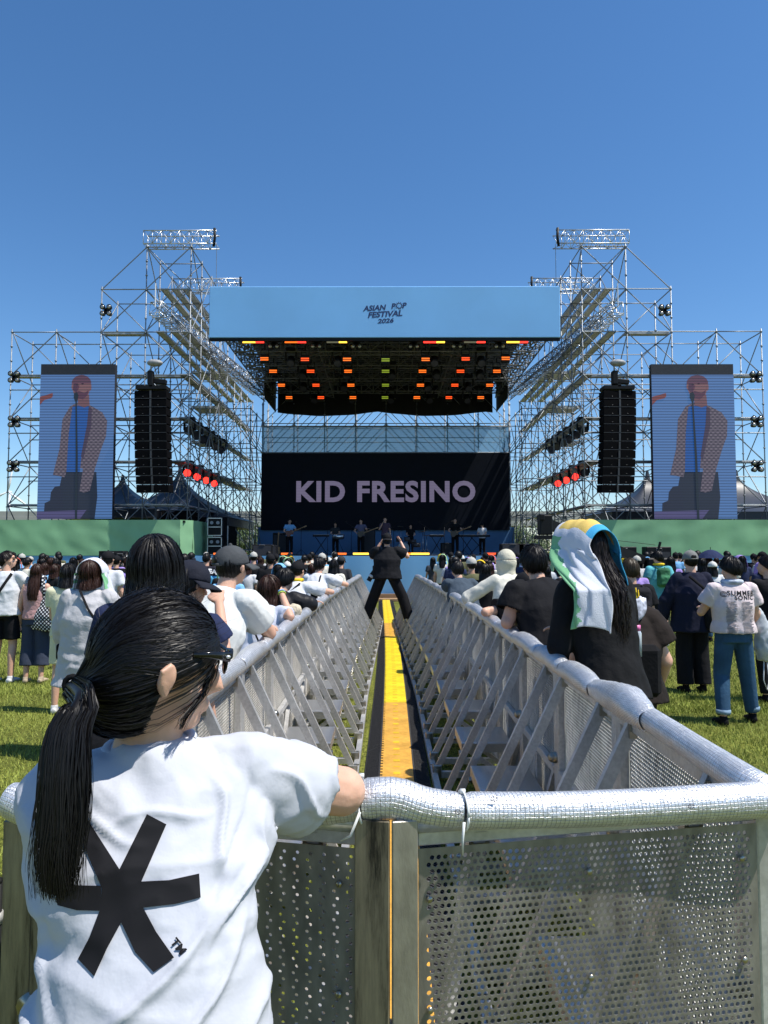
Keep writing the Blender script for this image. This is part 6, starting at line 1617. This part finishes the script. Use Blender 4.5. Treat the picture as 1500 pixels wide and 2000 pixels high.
def col2(u, v):
    # v: 0 = towards the back of the head, 1 = over the forehead
    if u < .47:                                        # the long fall on the left
        edge = .70+.10*abs(((u*16) % 1)-.5)*2
        return 1 if v > edge else 0
    a = (u-.47)/.38                                    # over the crown and down the right
    if v > .93-.1*a or a < .10: return 0
    if a > .66+.15*math.sin(v*9): return 3
    if v < .16: return 3
    return 2
def tprof(u, v):
    dl, dr = .39, .17; tot = dl+dr+.40; d = u*tot; nz = .007*math.sin(v*11+u*20)+.005*math.sin(v*23-u*31)
    wv_ = .012*math.sin(v*7+1)
    if d < dl: k = 1-d/dl; return (-.112-.03*k+nz+wv_*k, -dl*k+.02*k*math.sin(v*3))
    if d > dl+.40: k = (d-dl-.40)/dr; return (.114+.035*k+nz, -dr*k)
    a = math.pi*(1-(d-dl)/.40); return (.113*math.cos(a), .150*math.sin(a)+nz*.4)
def tx(p, u, v):
    # cloth lies lower at the nape, rises over the crown
    b_ = max(0, .35-v)/.35
    p = Vector((p.x*(1-.10*b_), p.y, p.z-(.055*b_*(1 if p.z > 0 else .3))))
    if u < .50 and p.z < .02:                           # the long fall turns flat against the shoulder blade
        k = min(1, (.02-p.z)/.22); th = R(72)*k; dy = p.y+.06
        p = Vector((p.x+.005*k-dy*math.sin(th)*.58+.008*math.sin(dy*60+k*2)*k, -.06+dy*math.cos(th)-.19*k*k**.2, p.z))
    return p
towel(T, hd_, tprof, -.125, .16, col2, 120, 50, xf=tx)
# bag with pink-capped bottle hanging at the waist behind
B = root('sling_bag', 'small black sling bag holding a pink-capped bottle at the waist of the towel wearer', 'bag', tuple(at(1262, 1310, 4.2))); mb = MB(); mb.box((0, 0, 0), (.16, .10, .30), bev=.03); mb.build('bag_body', blackf, B); mb = MB(); mb.tube([(-.03, 0, .14), (-.25, -.12, .45)], .012, 6); mb.build('strap', blackf, B)
Bo = root('water_bottle', 'clear bottle with pink cap sticking out of the black sling bag', 'bottle', tuple(at(1244, 1247, 4.05))); mb = MB(); mb.tube([(0, 0, -.1), (0, 0, .03), (0, 0, .05)], [.026, .026, .016], 12); mb.build('bottle_body', pm('bottle plastic', (.45, .5, .55), .1), Bo, True); mb = MB(); mb.tube([(0, 0, .045), (0, 0, .075)], .021, 12); mb.build('cap', pm('pink plastic', (.75, .18, .42), .4), Bo, True)
# --- right field -------------------------------------------------------------
def field(px, Y, ftpy=None): return (at(px, 1076, Y).x, Y)
def backpack(T, I, mat, lab, z=.30, w_=.26, h=.36, name='backpack', strap=None):
    q = T.matrix_basis @ (I['sp'](z)+Vector((0, -.21, 0))*I['s']); B = root(name, lab, 'backpack', q, T.rotation_euler[2])
    mb = MB(); mb.box((0, 0, 0), (w_, .13, h), bev=.04); mb.box((0, -.075, -.06), (w_*.75, .05, h*.5), bev=.02); o = link('bag_body', remesh(mb.mesh(), .016, 3), B, mat); displace(o.data, wr(.006, 12, 3))
    for sx in (-1, 1): mb = MB(); mb.tube([(sx*w_*.3, .06, h*.45), (sx*w_*.36, .17, h*.52), (sx*w_*.38, .27, h*.3)], .014, 6); mb.build('strap', strap or mat, B, True)
    return B
T, hd_, sh_, I = person('person with streaked dark hair in black T-shirt with black backpack, right crowd', field(1232, 7.6), 1.72, top=BLK, hairdo=H_short(hairmat('streaked hair', (.05, .035, .02)), 420, .004, .008), vox=.014, loose=1.15)
B = backpack(T, I, cloth('bag black', (.014, .014, .018)), 'black backpack with yellow drawstring on the streaked-hair person, right crowd')
mb = MB(); mb.tube([(-.06, -.09, .18), (-.05, -.10, .02), (-.02, -.10, -.06), (-.04, -.10, .16)], .006, 5); mb.build('drawstring', YELC, B, True)
# teal aloha
T, hd_, sh_, I = person('person in a teal patterned shirt and black shorts with yellow scarf, right lawn', field(1286, 13.6), 1.80, top=TEAL, bottom=BLK, btype='shorts', hairdo=H_short(HBLACK, 350, .003, .010), vox=.015, hyaw=-25, hem=-.10, loose=1.2, shoes=shoew)
backpack(T, I, cloth('green bag', (.04, .14, .07), .5, 9, .7), 'green drawstring bag on the back of the teal patterned shirt', w_=.24, h=.36, name='drawstring_bag')
mb = MB(); c0 = I['sp'](.51); mb.tube([c0+Vector((math.cos(a*.4488)*.085, math.sin(a*.4488)*.075, .02)) for a in range(15)], .025, 8, False); mb.build('scarf', YELC, T, True)
# navy jacket and grey cap
T, hd_, sh_, I = person('tall person in grey cap, long navy jacket and black trousers standing on the right lawn', field(1349, 9.2), 1.80, top=cloth('dark navy', (.013, .015, .032), .5, 7, .15), sleeve='long', bottom=BLK, btype='baggy', hairdo=H_cap(cloth('light grey cap', (.20, .20, .19), .5, 20, .2), strap=True), vox=.0115, hem=-.20, loose=1.28, girth=1.12, armL=((.12, .03, -.28), (.14, .10, -.52)), armR=((.10, .06, -.26), (.02, .26, -.32)), wrinkle=wr(.012, 5, 18, (1.4, 1.4, .7)))
q = T.matrix_basis @ Vector((.17, -.20, .98)); B = root('shoulder_bag', 'slouchy black shoulder bag on the navy jacket wearer', 'bag', q)
mb = MB(); mb.tube([(0, 0, -.17), (.02, 0, 0), (.0, 0, .16)], [(.05, .09), (.07, .13), (.03, .07)], 14); o = link('bag_body', remesh(mb.mesh(), .016, 4), B, blackf)
mb = MB(); mb.tube([(0, 0, .14), (-.12, -.02, .36), (-.26, .05, .50)], (.008, .020), 6); mb.build('strap', blackf, B, True)
mb = MB(); mb.tube([(-.04, -.07, .12), (-.04, -.07, .20)], .012, 8); mb.build('clip', alu, B, True)
# pale tee with tour print, jeans
T, hd_, sh_, I = person('person in pale pink lettered T-shirt, blue jeans and black boots, right lawn', field(1428, 7.55), 1.73, top=LPINK, bottom=DENIM, hairdo=lambda T, hd, rng, s: hair(T, hd, 's', HBLACK, rng, 800, .006, 0, vol=.010, rough=.022), vox=.0105, hem=.0, loose=1.12, girth=1.12, hyaw=-30, hpitch=10, legs={1: ((.15, .04, .49), (.20, .05, .08)), -1: ((-.12, .03, .49), (-.17, -.10, .08))}, armL=((.10, .10, -.25), (-.01, .33, -.22)), armR=((.08, .04, -.26), (.14, .10, -.48)), wrinkle=wr(.010, 6, 19, (1.2, 1.2, .8)))
k = I['sp']; Dn = Vector((0, 1, 0)); ux, uz = Vector((1, 0, 0)), Vector((0, 0, 1))
decal(T, sh_, [text_polys('SUMMER', .066, .0012, .1, spacing=1.22)], k(.405)+Vector((.035, 0, 0)), ux, uz, Dn, inkb, 'shirt_lettering', .03, .004)
decal(T, sh_, [text_polys('SONIC', .062, .0012, .1, spacing=1.22)], k(.36)+Vector((.06, 0, 0)), ux, uz, Dn, inkb, 'shirt_lettering', .03, .004)
pts = []
for r_, w2 in ((.018, .005), (.030, .006)):
    for i in range(10):
        a0, a1 = i*.55+.3, (i+1)*.55+.3; pts.append([(math.cos(a0)*r_, math.sin(a0)*r_), (math.cos(a1)*r_, math.sin(a1)*r_), (math.cos(a1)*(r_-w2), math.sin(a1)*(r_-w2)), (math.cos(a0)*(r_-w2), math.sin(a0)*(r_-w2))])
decal(T, sh_, pts, k(.395)+Vector((-.135, 0, 0)), ux, uz, Dn, inkb, 'shirt_emblem', .03, .004)
rg = random.Random(9); lines = []
for r_ in range(26):
    for c0, wm in ((-.13, .11), (.02, .14)):
        w_ = rg.uniform(.6, 1)*wm; x0 = c0+rg.uniform(0, .01); lines.append([(x0, -r_*.0135), (x0+w_, -r_*.0135), (x0+w_, -r_*.0135+.006), (x0, -r_*.0135+.006)])
decal(T, sh_, lines, k(.315), ux, uz, Dn, pm('grey print', (.12, .11, .12), .7), 'text_print', .03, .004)
mb = MB(); mb.tube([k(.505)+Vector((math.cos(a*.4488)*.09, math.sin(a*.4488)*.08, .015)) for a in range(15)], .026, 8, False); mb.build('neck_towel', pm('grey blue towel', (.45, .50, .60), .8, 0, .4, 20), T, True)
for sx, an in ((1, (.20, .05)), (-1, (-.17, -.10))):
    mb = MB(); mb.tube([(an[0]*1.02, an[1]*1.02, .125), (an[0]*1.02, an[1]*1.02, .165)], .072, 14); mb.build('trouser_cuff', cloth('denim cuff', (.22, .32, .42)), T, True)
q = T.matrix_basis @ Vector((.33, .05, .86)); B = root('clear_bag', 'translucent white drawstring bag hanging from the tour T-shirt wearer\'s right side', 'bag', q)
mb = MB(); mb.tube([(0, 0, -.22), (.02, 0, -.12), (.02, 0, .05), (-.01, 0, .22), (-.04, 0, .34)], [.05, .10, .095, .05, .015], 14); o = link('bag_body', remesh(mb.mesh(), .016, 2), B, pm('frosted plastic', (.50, .53, .55), .25, 0, .25, 12)); displace(o.data, wr(.012, 10, 5))
mb = MB(); mb.tube([(.0, -.02, -.2), (-.01, -.02, -.42), (.02, -.03, -.52), (.05, -.02, -.42), (.04, 0, -.2)], .006, 5); mb.build('cord', white_pl, B, True)
person('person in a black T-shirt with black hair cut off by the right edge', field(1500, 8.6), 1.74, top=BLK, hairdo=H_short(HBLACK, 350, .004, .009), vox=.015, rz=R(15), hyaw=-40, armL=((.08, .10, -.26), (.02, .30, -.30)))
# ------------------------------------------------------------------ crowd further away
ROWS = [(.66, .67, .70), (.010, .010, .012), (.05, .055, .065), (.022, .030, .075), (.50, .49, .50), (.66, .63, .54)]
TOPS = [('white', W_), ('black', BLK), ('white', W_), ('dark grey', DGY), ('navy', NAVY), ('black', BLK), ('light grey', GRY), ('cream', CRM), ('sky blue', SKY), ('black', BLK), ('lavender', LAV), ('olive', OLIVE), ('tan', TAN)]
PROT = []
SKINNAMES = 0
hidden = []
def proto(desc, H, hairdo, cat_kind, **kw):
    T, hd, sh, I = person('x', (0, 0), H, hairdo=hairdo, vox=.022, top=W_, tsm=3, **kw); T.location = (0, 0, 0); PROT.append((desc, T))
proto('short black hair', 1.74, H_short(HBLACK, 200, .003, .012), 's')
proto('long black hair', 1.62, H_long(.28, HBLACK, 200, 0, .004, .014), 'l')
proto('a black cap', 1.73, H_cap(BLK, n=100), 'c')
proto('a dark brown bob', 1.60, H_long(.10, HBROWN, 200, .003, .008, .014), 'b')
proto('a white bucket hat', 1.64, lambda T, hd, rng, s: (hair(T, hd, 'l', HBLACK, rng, 120, .012, .15), cap_mesh(T, hd, cloth('hat white', (.62, .62, .58)), 'bucket_hat', brim=False, sc=1.05)), 'h')
def tw(T, hd, rng, s):
    hair(T, hd, 'l', HBLACK, rng, 150, .012, .22); towel(T, hd, drape_profile(.22, .22, .108, .125, .04, .04), -.06, .12, lambda u, v: 0, 30, 8)
proto('a towel over the head', 1.63, tw, 't')
proto('a light cap', 1.70, H_cap(cloth('light cap', (.45, .44, .40)), n=100), 'c')
proto('brown hair and raised arms', 1.72, H_short(HBROWN, 200, .004, .012), 's', armR=UP, armL=UP)
used = [0]*len(PROT)
TOWC = [('yellow', YELC), ('coral', cloth('coral red', (.60, .12, .10))), ('white', tw_w), ('sky blue', SKY), ('lavender', LAV), ('pale green', cloth('pale green', (.35, .55, .30)))]
rng = random.Random(17)
spots = []
for side in (-1, 1):
    Y = 11.0
    while Y < 25:
        x = -1.35 if side < 0 else 1.40
        lim = (9.5 if side < 0 else 10.5)*(Y/17)+.8
        x += rng.uniform(0, .5)*side
        while abs(x) < lim:
            ok = True
            px = 755+x*F/Y
            if Y < 13 and abs(x) > 1.6: ok = rng.random() < .25
            elif Y < 15: ok = rng.random() < .55
            else: ok = rng.random() < .85
            if side > 0 and 1250 < px < 1330 and Y < 15: ok = False
            if ok and -40 < px < 1540: spots.append((x, Y+rng.uniform(-.25, .25)))
            x += side*rng.uniform(.55, .95)
        Y += rng.uniform(.95, 1.3)
seen = {}
rowname = lambda Y: 'nearest' if Y < 14 else ('near' if Y < 17 else ('middle' if Y < 20.5 else 'farthest'))
spots.sort(key=lambda s: (s[0] > 0, s[1], abs(s[0])))
for (x, Y) in spots:
    i = rng.choices(range(len(PROT)), [5, 4, 4, 3, 2, 2.2, 2, .5])[0]; desc, P0 = PROT[i]
    ti = rng.randrange(len(TOPS)); tn, tm = TOPS[ti]; extra = None
    T = copy_tree(P0) if used[i] else P0
    used[i] = 1
    T.location = (x, Y, 0); T.rotation_euler = (0, 0, R(rng.gauss(0, 14))-math.atan2(-x, 40)*0); s_ = rng.uniform(.95, 1.045); T.scale = (s_, s_, s_)
    if i == 5: tcn, tcm = rng.choice(TOWC); desc = 'a %s towel over the head' % tcn
    for ch in T.children:
        b_ = ch.name.split('.')[0]
        m_ = None
        if b_ == 'shirt': m_ = tm
        elif b_ == 'body': m_ = SKIN[rng.choice([0, 0, 1])]
        elif b_ == 'trousers': m_ = rng.choice([BLK, DENIM, BLK, CHAR, KHAKI])
        elif b_ == 'head_towel': m_ = tcm
        if m_ is not None:
            for sl in list(ch.material_slots)[:1]: sl.link = 'OBJECT'; sl.material = m_
    key = (tn, desc, x > 0, rowname(Y)); seen[key] = seen.get(key, 0)+1; n_ = seen[key]
    lab = '%s top with %s, %s %s crowd' % (tn, desc, rowname(Y), 'right' if x > 0 else 'left')
    T['label'] = 'person in '+lab+('' if n_ == 1 else ', %s such' % ordn(n_-1))
    T['group'] = 'crowd standing %s of the lane' % ('right' if x > 0 else 'left')
# umbrella, raised hand
U = root('umbrella', 'small navy umbrella open above the right crowd', 'umbrella', at(1388, 1090, 17)); mb = MB(); rU = 27/F*17
mb.grid(lambda u, v: (rU*v*math.cos(u*6.283)*(1-.06*abs(math.sin(u*6.283*4))*v), rU*v*math.sin(u*6.283)*(1-.06*abs(math.sin(u*6.283*4))*v), .20*(1-v**2)), 32, 8, closeu=True); mb.build('canopy', cloth('umbrella navy', (.02, .03, .08)), U, True)
mb = MB(); mb.tube([(0, 0, .26), (0, 0, -.75)], .008, 6); mb.build('shaft', blackm, U); 
# ------------------------------------------------------------------ photographer straddling the lane
T, hd_, sh_, I = person('person in black clothes and black cap photographing the stage, straddling the lane barriers', (.02, 14.3), 1.80, top=BLK, bottom=BLK, btype='baggy', loose=1.3, z0=.44, hairdo=H_cap(BLK, brimdir=180, L=.06), vox=.012, legs={1: ((.30, .06, .47), (.42, .02, .08)), -1: ((-.26, .06, .47), (-.40, .0, .08))}, armR=((.20, .14, -.12), (.08, .28, .15)), armL=((.10, .24, -.14), (-.06, .26, .13)), wrinkle=wr(.010, 6, 20), hem=-.10, lean=3, girth=1.18)
T.location.z = .36
k = I['sp']
mb = MB(); mb.tube([k(.48)+Vector((-.13, -.06, .02)), k(.32)+Vector((.02, -.16, 0)), k(.10)+Vector((.19, -.12, 0))], .014, 6); mb.build('camera_strap', pm('strap grey', (.03, .03, .03), .5), T, True)
C_ = root('camera', 'black camera held to the face by the straddling photographer', 'camera', T.matrix_basis @ Vector((.02, .22, 1.66))); mb = MB(); mb.box((0, 0, 0), (.14, .07, .10), bev=.01); mb.box((0, 0, .06), (.06, .06, .04), bev=.01); mb.build('camera_body', blackm, C_); mb = MB(); mb.tube([(0, .03, 0), (0, .16, 0)], [.035, .042], 14); mb.build('lens', blackm, C_, True)
C_ = root('camera', 'second camera with a pale telephoto lens hanging at the photographer\'s left hip', 'camera', T.matrix_basis @ Vector((-.27, -.02, .98))); mb = MB(); mb.box((.03, 0, .10), (.10, .12, .14), bev=.015); mb.build('camera_body', blackm, C_)
mb = MB(); mb.tube([(.02, 0, .05), (-.04, 0, -.03)], .050, 14); mb.tube([(-.05, 0, -.05), (-.10, 0, -.14)], .048, 14); mb.build('lens', blackm, C_, True); mb = MB(); mb.tube([(-.03, 0, -.025), (-.06, 0, -.065)], .054, 14); mb.build('lens_ring', pm('pale grey lens', (.5, .5, .48), .4), C_, True)
# ------------------------------------------------------------------ band on stage
DZ = 1.62
def band(lab, px, Y, H, top, hd, rz=0, **kw):
    T, h_, s_, I = person(lab, (at(px, 1076, Y).x, Y), H, rz=math.pi+rz, top=top, z0=DZ, hairdo=hd, vox=.018, eyes=True, **kw); return T, I
PLAY = dict(armR=((.12, .10, -.26), (-.02, .26, -.36)), armL=((.14, .12, -.22), (.20, .30, -.18)))
KEYS = dict(armR=((.06, .10, -.26), (-.02, .34, -.30)), armL=((.06, .10, -.26), (-.02, .34, -.30)))
def guitar(lab, px, Y, z, col, rz=0, bass=False, tilt=.35):
    G = root('guitar', lab, 'guitar', (at(px, 1076, Y).x, Y, z)); m = Matrix.Rotation(tilt, 3, 'Y')
    def P(x, zz, y=0): v = m @ Vector((x, y, zz)); return v
    out = [(-.20, -.13), (-.10, -.16), (0, -.10), (.08, -.13), (.15, -.07), (.13, 0), (.15, .07), (.08, .13), (0, .10), (-.10, .16), (-.20, .13), (-.24, 0)]
    mb = MB(); mb.add([P(x, z_, y) for y in (-.03, .03) for x, z_ in out], [tuple(range(12)), tuple(range(23, 11, -1))]+[(i, i+12, (i+1) % 12+12, (i+1) % 12) for i in range(12)]); mb.build('guitar_body', col, G)
    mb = MB(); mb.tube([P(.08, 0, -.03), P(.72, 0, -.03)], (.012, .024), 6); mb.build('neck', pm('maple', (.35, .2, .09), .5), G); mb = MB(); mb.box(P(.79, 0, -.03), (.15, .02, .06), m); mb.build('headstock', pm('maple', (.35, .2, .09), .5), G)
T, I = band('guitarist in a light blue shirt on the left side of the stage', 565, 35.5, 1.78, SKY, H_short(HBLACK, 120, .003, .02), R(20), **PLAY); guitar('dark red electric guitar held by the guitarist in light blue', 567, 35.1, DZ+1.08, pm('guitar red', (.12, .02, .02), .3), tilt=-.4)
T, I = band('percussionist with long dark hair in a grey top standing at a pan drum on stage', 655, 36.0, 1.62, CHAR, H_long(.2, HBLACK, 120, 0, .004, .02), 0, **KEYS)
T, I = band('bass player in a lavender-grey shirt and dark hair, stage centre-left', 705, 35.8, 1.80, cloth('lavender grey', (.14, .13, .20)), H_short(HBLACK, 120, .01, .02), R(-10), bottom=BLK, **PLAY); guitar('black bass guitar held by the bass player in lavender grey', 707, 35.4, DZ+1.05, pm('bass black', (.02, .015, .015), .3), tilt=-.35)
T, I = band('singer in a dark jacket at the centre microphone, partly behind the photographer', 752, 33.5, 1.78, cloth('plum jacket', (.08, .05, .07)), H_short(HDARK, 100, -.006, .02), 0, armR=((.08, .10, -.24), (-.06, .22, .02)), armL=DOWN)
T, I = band('drummer in a black T-shirt seated behind the drum kit', 802, 36.6, 1.55, BLK, H_short(HBLACK, 120, .008, .02), 0, **KEYS)
T, I = band('guitarist in a black T-shirt and dark trousers, stage right', 889, 35.5, 1.82, BLK, H_short(HBLACK, 120, .003, .02), R(-8), **PLAY); guitar('black electric guitar held by the guitarist on stage right', 889, 35.1, DZ+1.06, pm('bass black', (.02, .015, .015), .3), tilt=-.4)
T, I = band('keyboard player in dark hat and white-sleeved top at the far right of the stage', 942, 36.0, 1.60, W_, lambda T, hd, rng, s: (hair(T, hd, 's', HBLACK, rng, 80, .02), cap_mesh(T, hd, BLK, 'hat')), R(-20), **KEYS)
chrome = pm('chrome', (.55, .56, .58), .2, .9, .1)
def onstage(px, Y): return at(px, 1076, Y).x
# drum kit
X_ = onstage(797, 35.6); D = root('drum_kit', 'drum kit with pale bass drum and cymbals in the middle of the stage', 'drum kit', (X_, 35.6, DZ))
mb = MB(); mb.tube([(-.25, -.3, .32), (-.25, .15, .32)], .31, 24); mb.build('bass_drum', pm('drum shell', (.06, .05, .05), .3), D, True); mb = MB(); mb.tube([(-.25, -.315, .32), (-.25, -.305, .32)], .29, 24); mb.build('drum_head', pm('drum head', (.30, .34, .36), .5), D)
for x, y, z, r_ in ((-.45, 0, .75, .15), (-.05, 0, .77, .14), (.42, .1, .48, .21), (.25, .3, .66, .18)): mb = MB(); mb.tube([(x, y, z-.12), (x, y, z+.1)], r_, 16); mb.build('tom_drum', pm('drum shell', (.06, .05, .05), .3), D, True)
for x, y, z, r_, t in ((-.85, .1, 1.25, .28, .25), (.75, .1, 1.15, .25, -.2), (.95, .35, .95, .2, 0), (-.35, .2, 1.40, .2, .15)):
    mb = MB(); mb.tube([(x, y, 0), (x, y, z)], .012, 6); mb.tube([(x-.25, y, 0), (x, y, .3), (x+.25, y, 0)], .01, 5); st = mb.build('cymbal_stand', chrome, D, True); mb = MB(); mb.ell((x, y, z), (r_, r_, .02), 18, 6, Matrix.Rotation(t, 3, 'Y')); mb.build('cymbal', pm('brass', (.10, .075, .04), .35, .8), st, True)
def keyboard(lab, px, Y, w_=1.0):
    K = root('keyboard', lab, 'keyboard', (onstage(px, Y), Y, DZ)); mb = MB(); mb.box((0, 0, .92), (w_, .3, .10), bev=.01); mb.build('case', blackm, K); mb = MB(); mb.box((0, .07, .975), (w_*.92, .14, .012)); mb.build('keys', white_pl, K)
    mb = MB(); mb.tube([(-w_*.4, 0, 0), (w_*.35, 0, .87)], .02, 6); mb.tube([(w_*.4, 0, 0), (-w_*.35, 0, .87)], .02, 6); mb.build('stand', blackm, K)
keyboard('small black keyboard on a crossed stand left of the pan drum player', 627, 34.8, .8); keyboard('long black keyboard in front of the keyboard player at the far right', 935, 35.2, 1.1); keyboard('small black keyboard on a crossed stand right of the drum kit', 853, 35.0, .7); keyboard('black keyboard on a stand between the two right-hand musicians', 912, 35.0, .8)
P_ = root('pan_drum', 'shiny steel pan drum on a stand in front of the percussionist', 'drum', (onstage(661, 35.4), 35.4, DZ)); mb = MB(); mb.tube([(0, 0, .75), (0, 0, .80), (0, 0, 1.0)], [.2, .29, .30], 20); mb.build('pan', chrome, P_, True); mb = MB(); mb.tube([(-.3, 0, 0), (0, 0, .7), (.3, 0, 0)], .015, 5); mb.tube([(0, 0, 0), (0, 0, .8)], .02, 6); mb.build('stand', blackm, P_, True)
def micstand(lab, px, Y, h=1.5, boom=.5):
    M_ = root('microphone_stand', lab, 'microphone stand', (onstage(px, Y), Y, DZ)); mb = MB(); mb.tube([(0, 0, 0), (0, 0, h)], .012, 6); mb.tube([(-.25, 0, 0), (0, 0, .25), (.25, 0, 0)], .01, 5); mb.build('stand', blackm, M_, True)
    mb = MB(); mb.tube([(-boom*.6, 0, h-.15), (boom*.6, 0, h+.25)], .01, 5); b_ = mb.build('boom', blackm, M_); mb = MB(); mb.tube([(boom*.6, 0, h+.25), (boom*.6+.1, 0, h+.28)], [.02, .03], 8); mb.build('microphone', blackm, b_, True)
for i, px in enumerate((588, 640, 686, 769, 829, 868, 905)): micstand('black microphone stand on stage, %s from the left' % ordn(i), px, 34.6, 1.35, .5 if i % 2 else -.5)
def ampl(lab, px, Y, w_, h, grp=None, y_=0, z=DZ, name='speaker_box'):
    A_ = root(name, lab, 'speaker', (onstage(px, Y), Y, z)); mb = MB(); mb.box((0, 0, h/2), (w_, .5, h), bev=.02); mb.build('cabinet', blackm, A_); mb = MB(); mb.box((0, -.255, h*.48), (w_*.88, .012, h*.85)); mb.build('grille', pm('grille', (.035, .035, .04), .8, 0, .3, 60), A_)
    mb = MB(); mb.tube([(-.1, -.26, h*.93), (-.1, -.275, h*.97), (.1, -.275, h*.97), (.1, -.26, h*.93)], .01, 5); mb.build('handle', pm('handle', (.2, .2, .2), .5), A_)
ampl('guitar amplifier stack behind the light blue guitarist', 549, 36.5, .8, 1.1); ampl('bass amplifier stack right of the lavender-grey bass player', 719, 36.6, .75, 1.35); ampl('small amplifier near the right guitarist', 872, 37, .6, .6)
ampl('black floor speaker at the left front corner of the stage', 514, 27.0, .75, .42); ampl('black floor speaker beside it to the right on the stage front', 531, 27.2, .4, .40); ampl('black floor speaker at the right front of the stage', 1000, 27.0, .9, .45); ampl('black floor speaker by the right end of the stage front', 1030, 27.0, .8, .45)
ampl('black subwoofer on the ground before the left green platform', 222, 26.0, .9, 1.8, z=0); ampl('small black subwoofer beside the larger one, left', 240, 25.8, .5, 1.75, z=0)
ampl('black subwoofer on the ground before the right green platform', 1215, 26.0, .9, 1.95, z=0); ampl('black subwoofer farther right before the right green platform', 1282, 26.0, .9, 1.95, z=0)
G_ = guitar('acoustic guitar standing upright beside the guitar amplifier', 542, 35.4, DZ+.25, pm('spruce', (.35, .17, .06), .4), tilt=-1.5)
for i, (px, w2, c_) in enumerate(((462, 40, orange2), (560, 22, orange2), (668, 18, orange2), (712, 46, yel), (792, 22, orange), (817, 44, yel), (965, 40, orange), (428, 22, orange2))):
    X_ = at(px, 1080, 26.5); L = root('floor_light_bar', 'glowing orange light bar on the stage front edge, %s from the left' % ordn([1, 2, 3, 4, 5, 6, 7, 0][i]), 'light bar', (X_.x, 26.5, DZ), 0, 'light bars on the stage front')
    h = w2/2*26.5/F; mb = MB(); mb.box((0, .03, .06), (2*h, .10, .12), bev=.01); mb.build('housing', blackm, L); mb = MB(); mb.box((0, -.03, .075), (1.94*h, .02, .07)); mb.build('light_strip', c_, L)
# flight case rack left of stage
for kz, nm in ((DZ*0+1.62, 'lower'), (2.42, 'upper')):
    FC = root('equipment_rack', '%s open metal-framed equipment rack at the left end of the stage' % nm, 'rack', (at(422, 1050, 30).x, 30, kz)); mb = MB(); mb.box((0, 0, .38), (.56, .5, .68)); mb.build('case', blackm, FC)
    mb = MB()
    for x in (-.29, .29): mb.beam((x, -.26, .02), (x, -.26, .76), .03)
    for z in (.03, .38, .75): mb.beam((-.30, -.26, z), (.30, -.26, z), .03)
    mb.build('frame', alu, FC)
    for x in (-.13, .13): mb = MB(); mb.tube([(x, -.255, .56), (x, -.27, .56)], .07, 12); mb.build('dial', pm('grey dial', (.3, .32, .34), .4), FC)
# jib crane
J = root('camera_crane', 'long black camera crane arm with a boxy head reaching across the right crowd', 'camera crane', (5.6, 16.5, 0)); a = at(1066, 1022, 15.2); b_ = at(1255, 1094, 16.5)
mb = MB(); mb.beam(a, b_, .16, .20); mb.build('arm', blackm, J, world=True)
mb = MB(); mb.tube([a, a+Vector((0, 0, .0)), b_+(b_-a)*.15], .05, 6); mb.build('rail', blackm, J, world=True)
mb = MB(); mb.box(a+Vector((-.02, 0, -.04)), (.27, .30, .42), bev=.02); mb.box(a+Vector((-.0, 0, -.30)), (.45, .3, .08)); mb.box(a+Vector((-.12, -.05, .12)), (.1, .34, .12), bev=.01); mb.build('camera_head', blackm, J, world=True)
mb = MB(); mb.tube([a+Vector((0, 0, .25)), a+(b_-a)*.5+Vector((0, 0, .1)), b_+Vector((.3, 0, .35))], .006, 4); mb.build('cable', blackm, J, world=True)
mb = MB(); mb.tube([b_+Vector((.3, 0, .0)), b_+Vector((.42, 0, .42))], .03, 6); mb.box(b_+Vector((.3, 0, -.1)), (.5, .4, .3), bev=.03); mb.build('counterweight', blackm, J, world=True)
mb = MB(); mb.tube([(b_.x, b_.y, 0), (b_.x, b_.y, b_.z)], .07, 8)
for q in range(3): mb.tube([(b_.x+math.cos(q*2.1)*.7, b_.y+math.sin(q*2.1)*.7, 0), (b_.x, b_.y, 1.0)], .03, 6)
mb.build('tripod', blackm, J, True, world=True)
for o in COL.objects:
    if o.parent is None and o.get('label'):
        n_ = len(o['label'].split())
        if n_ > 16: print('LONG', n_, o['label'])
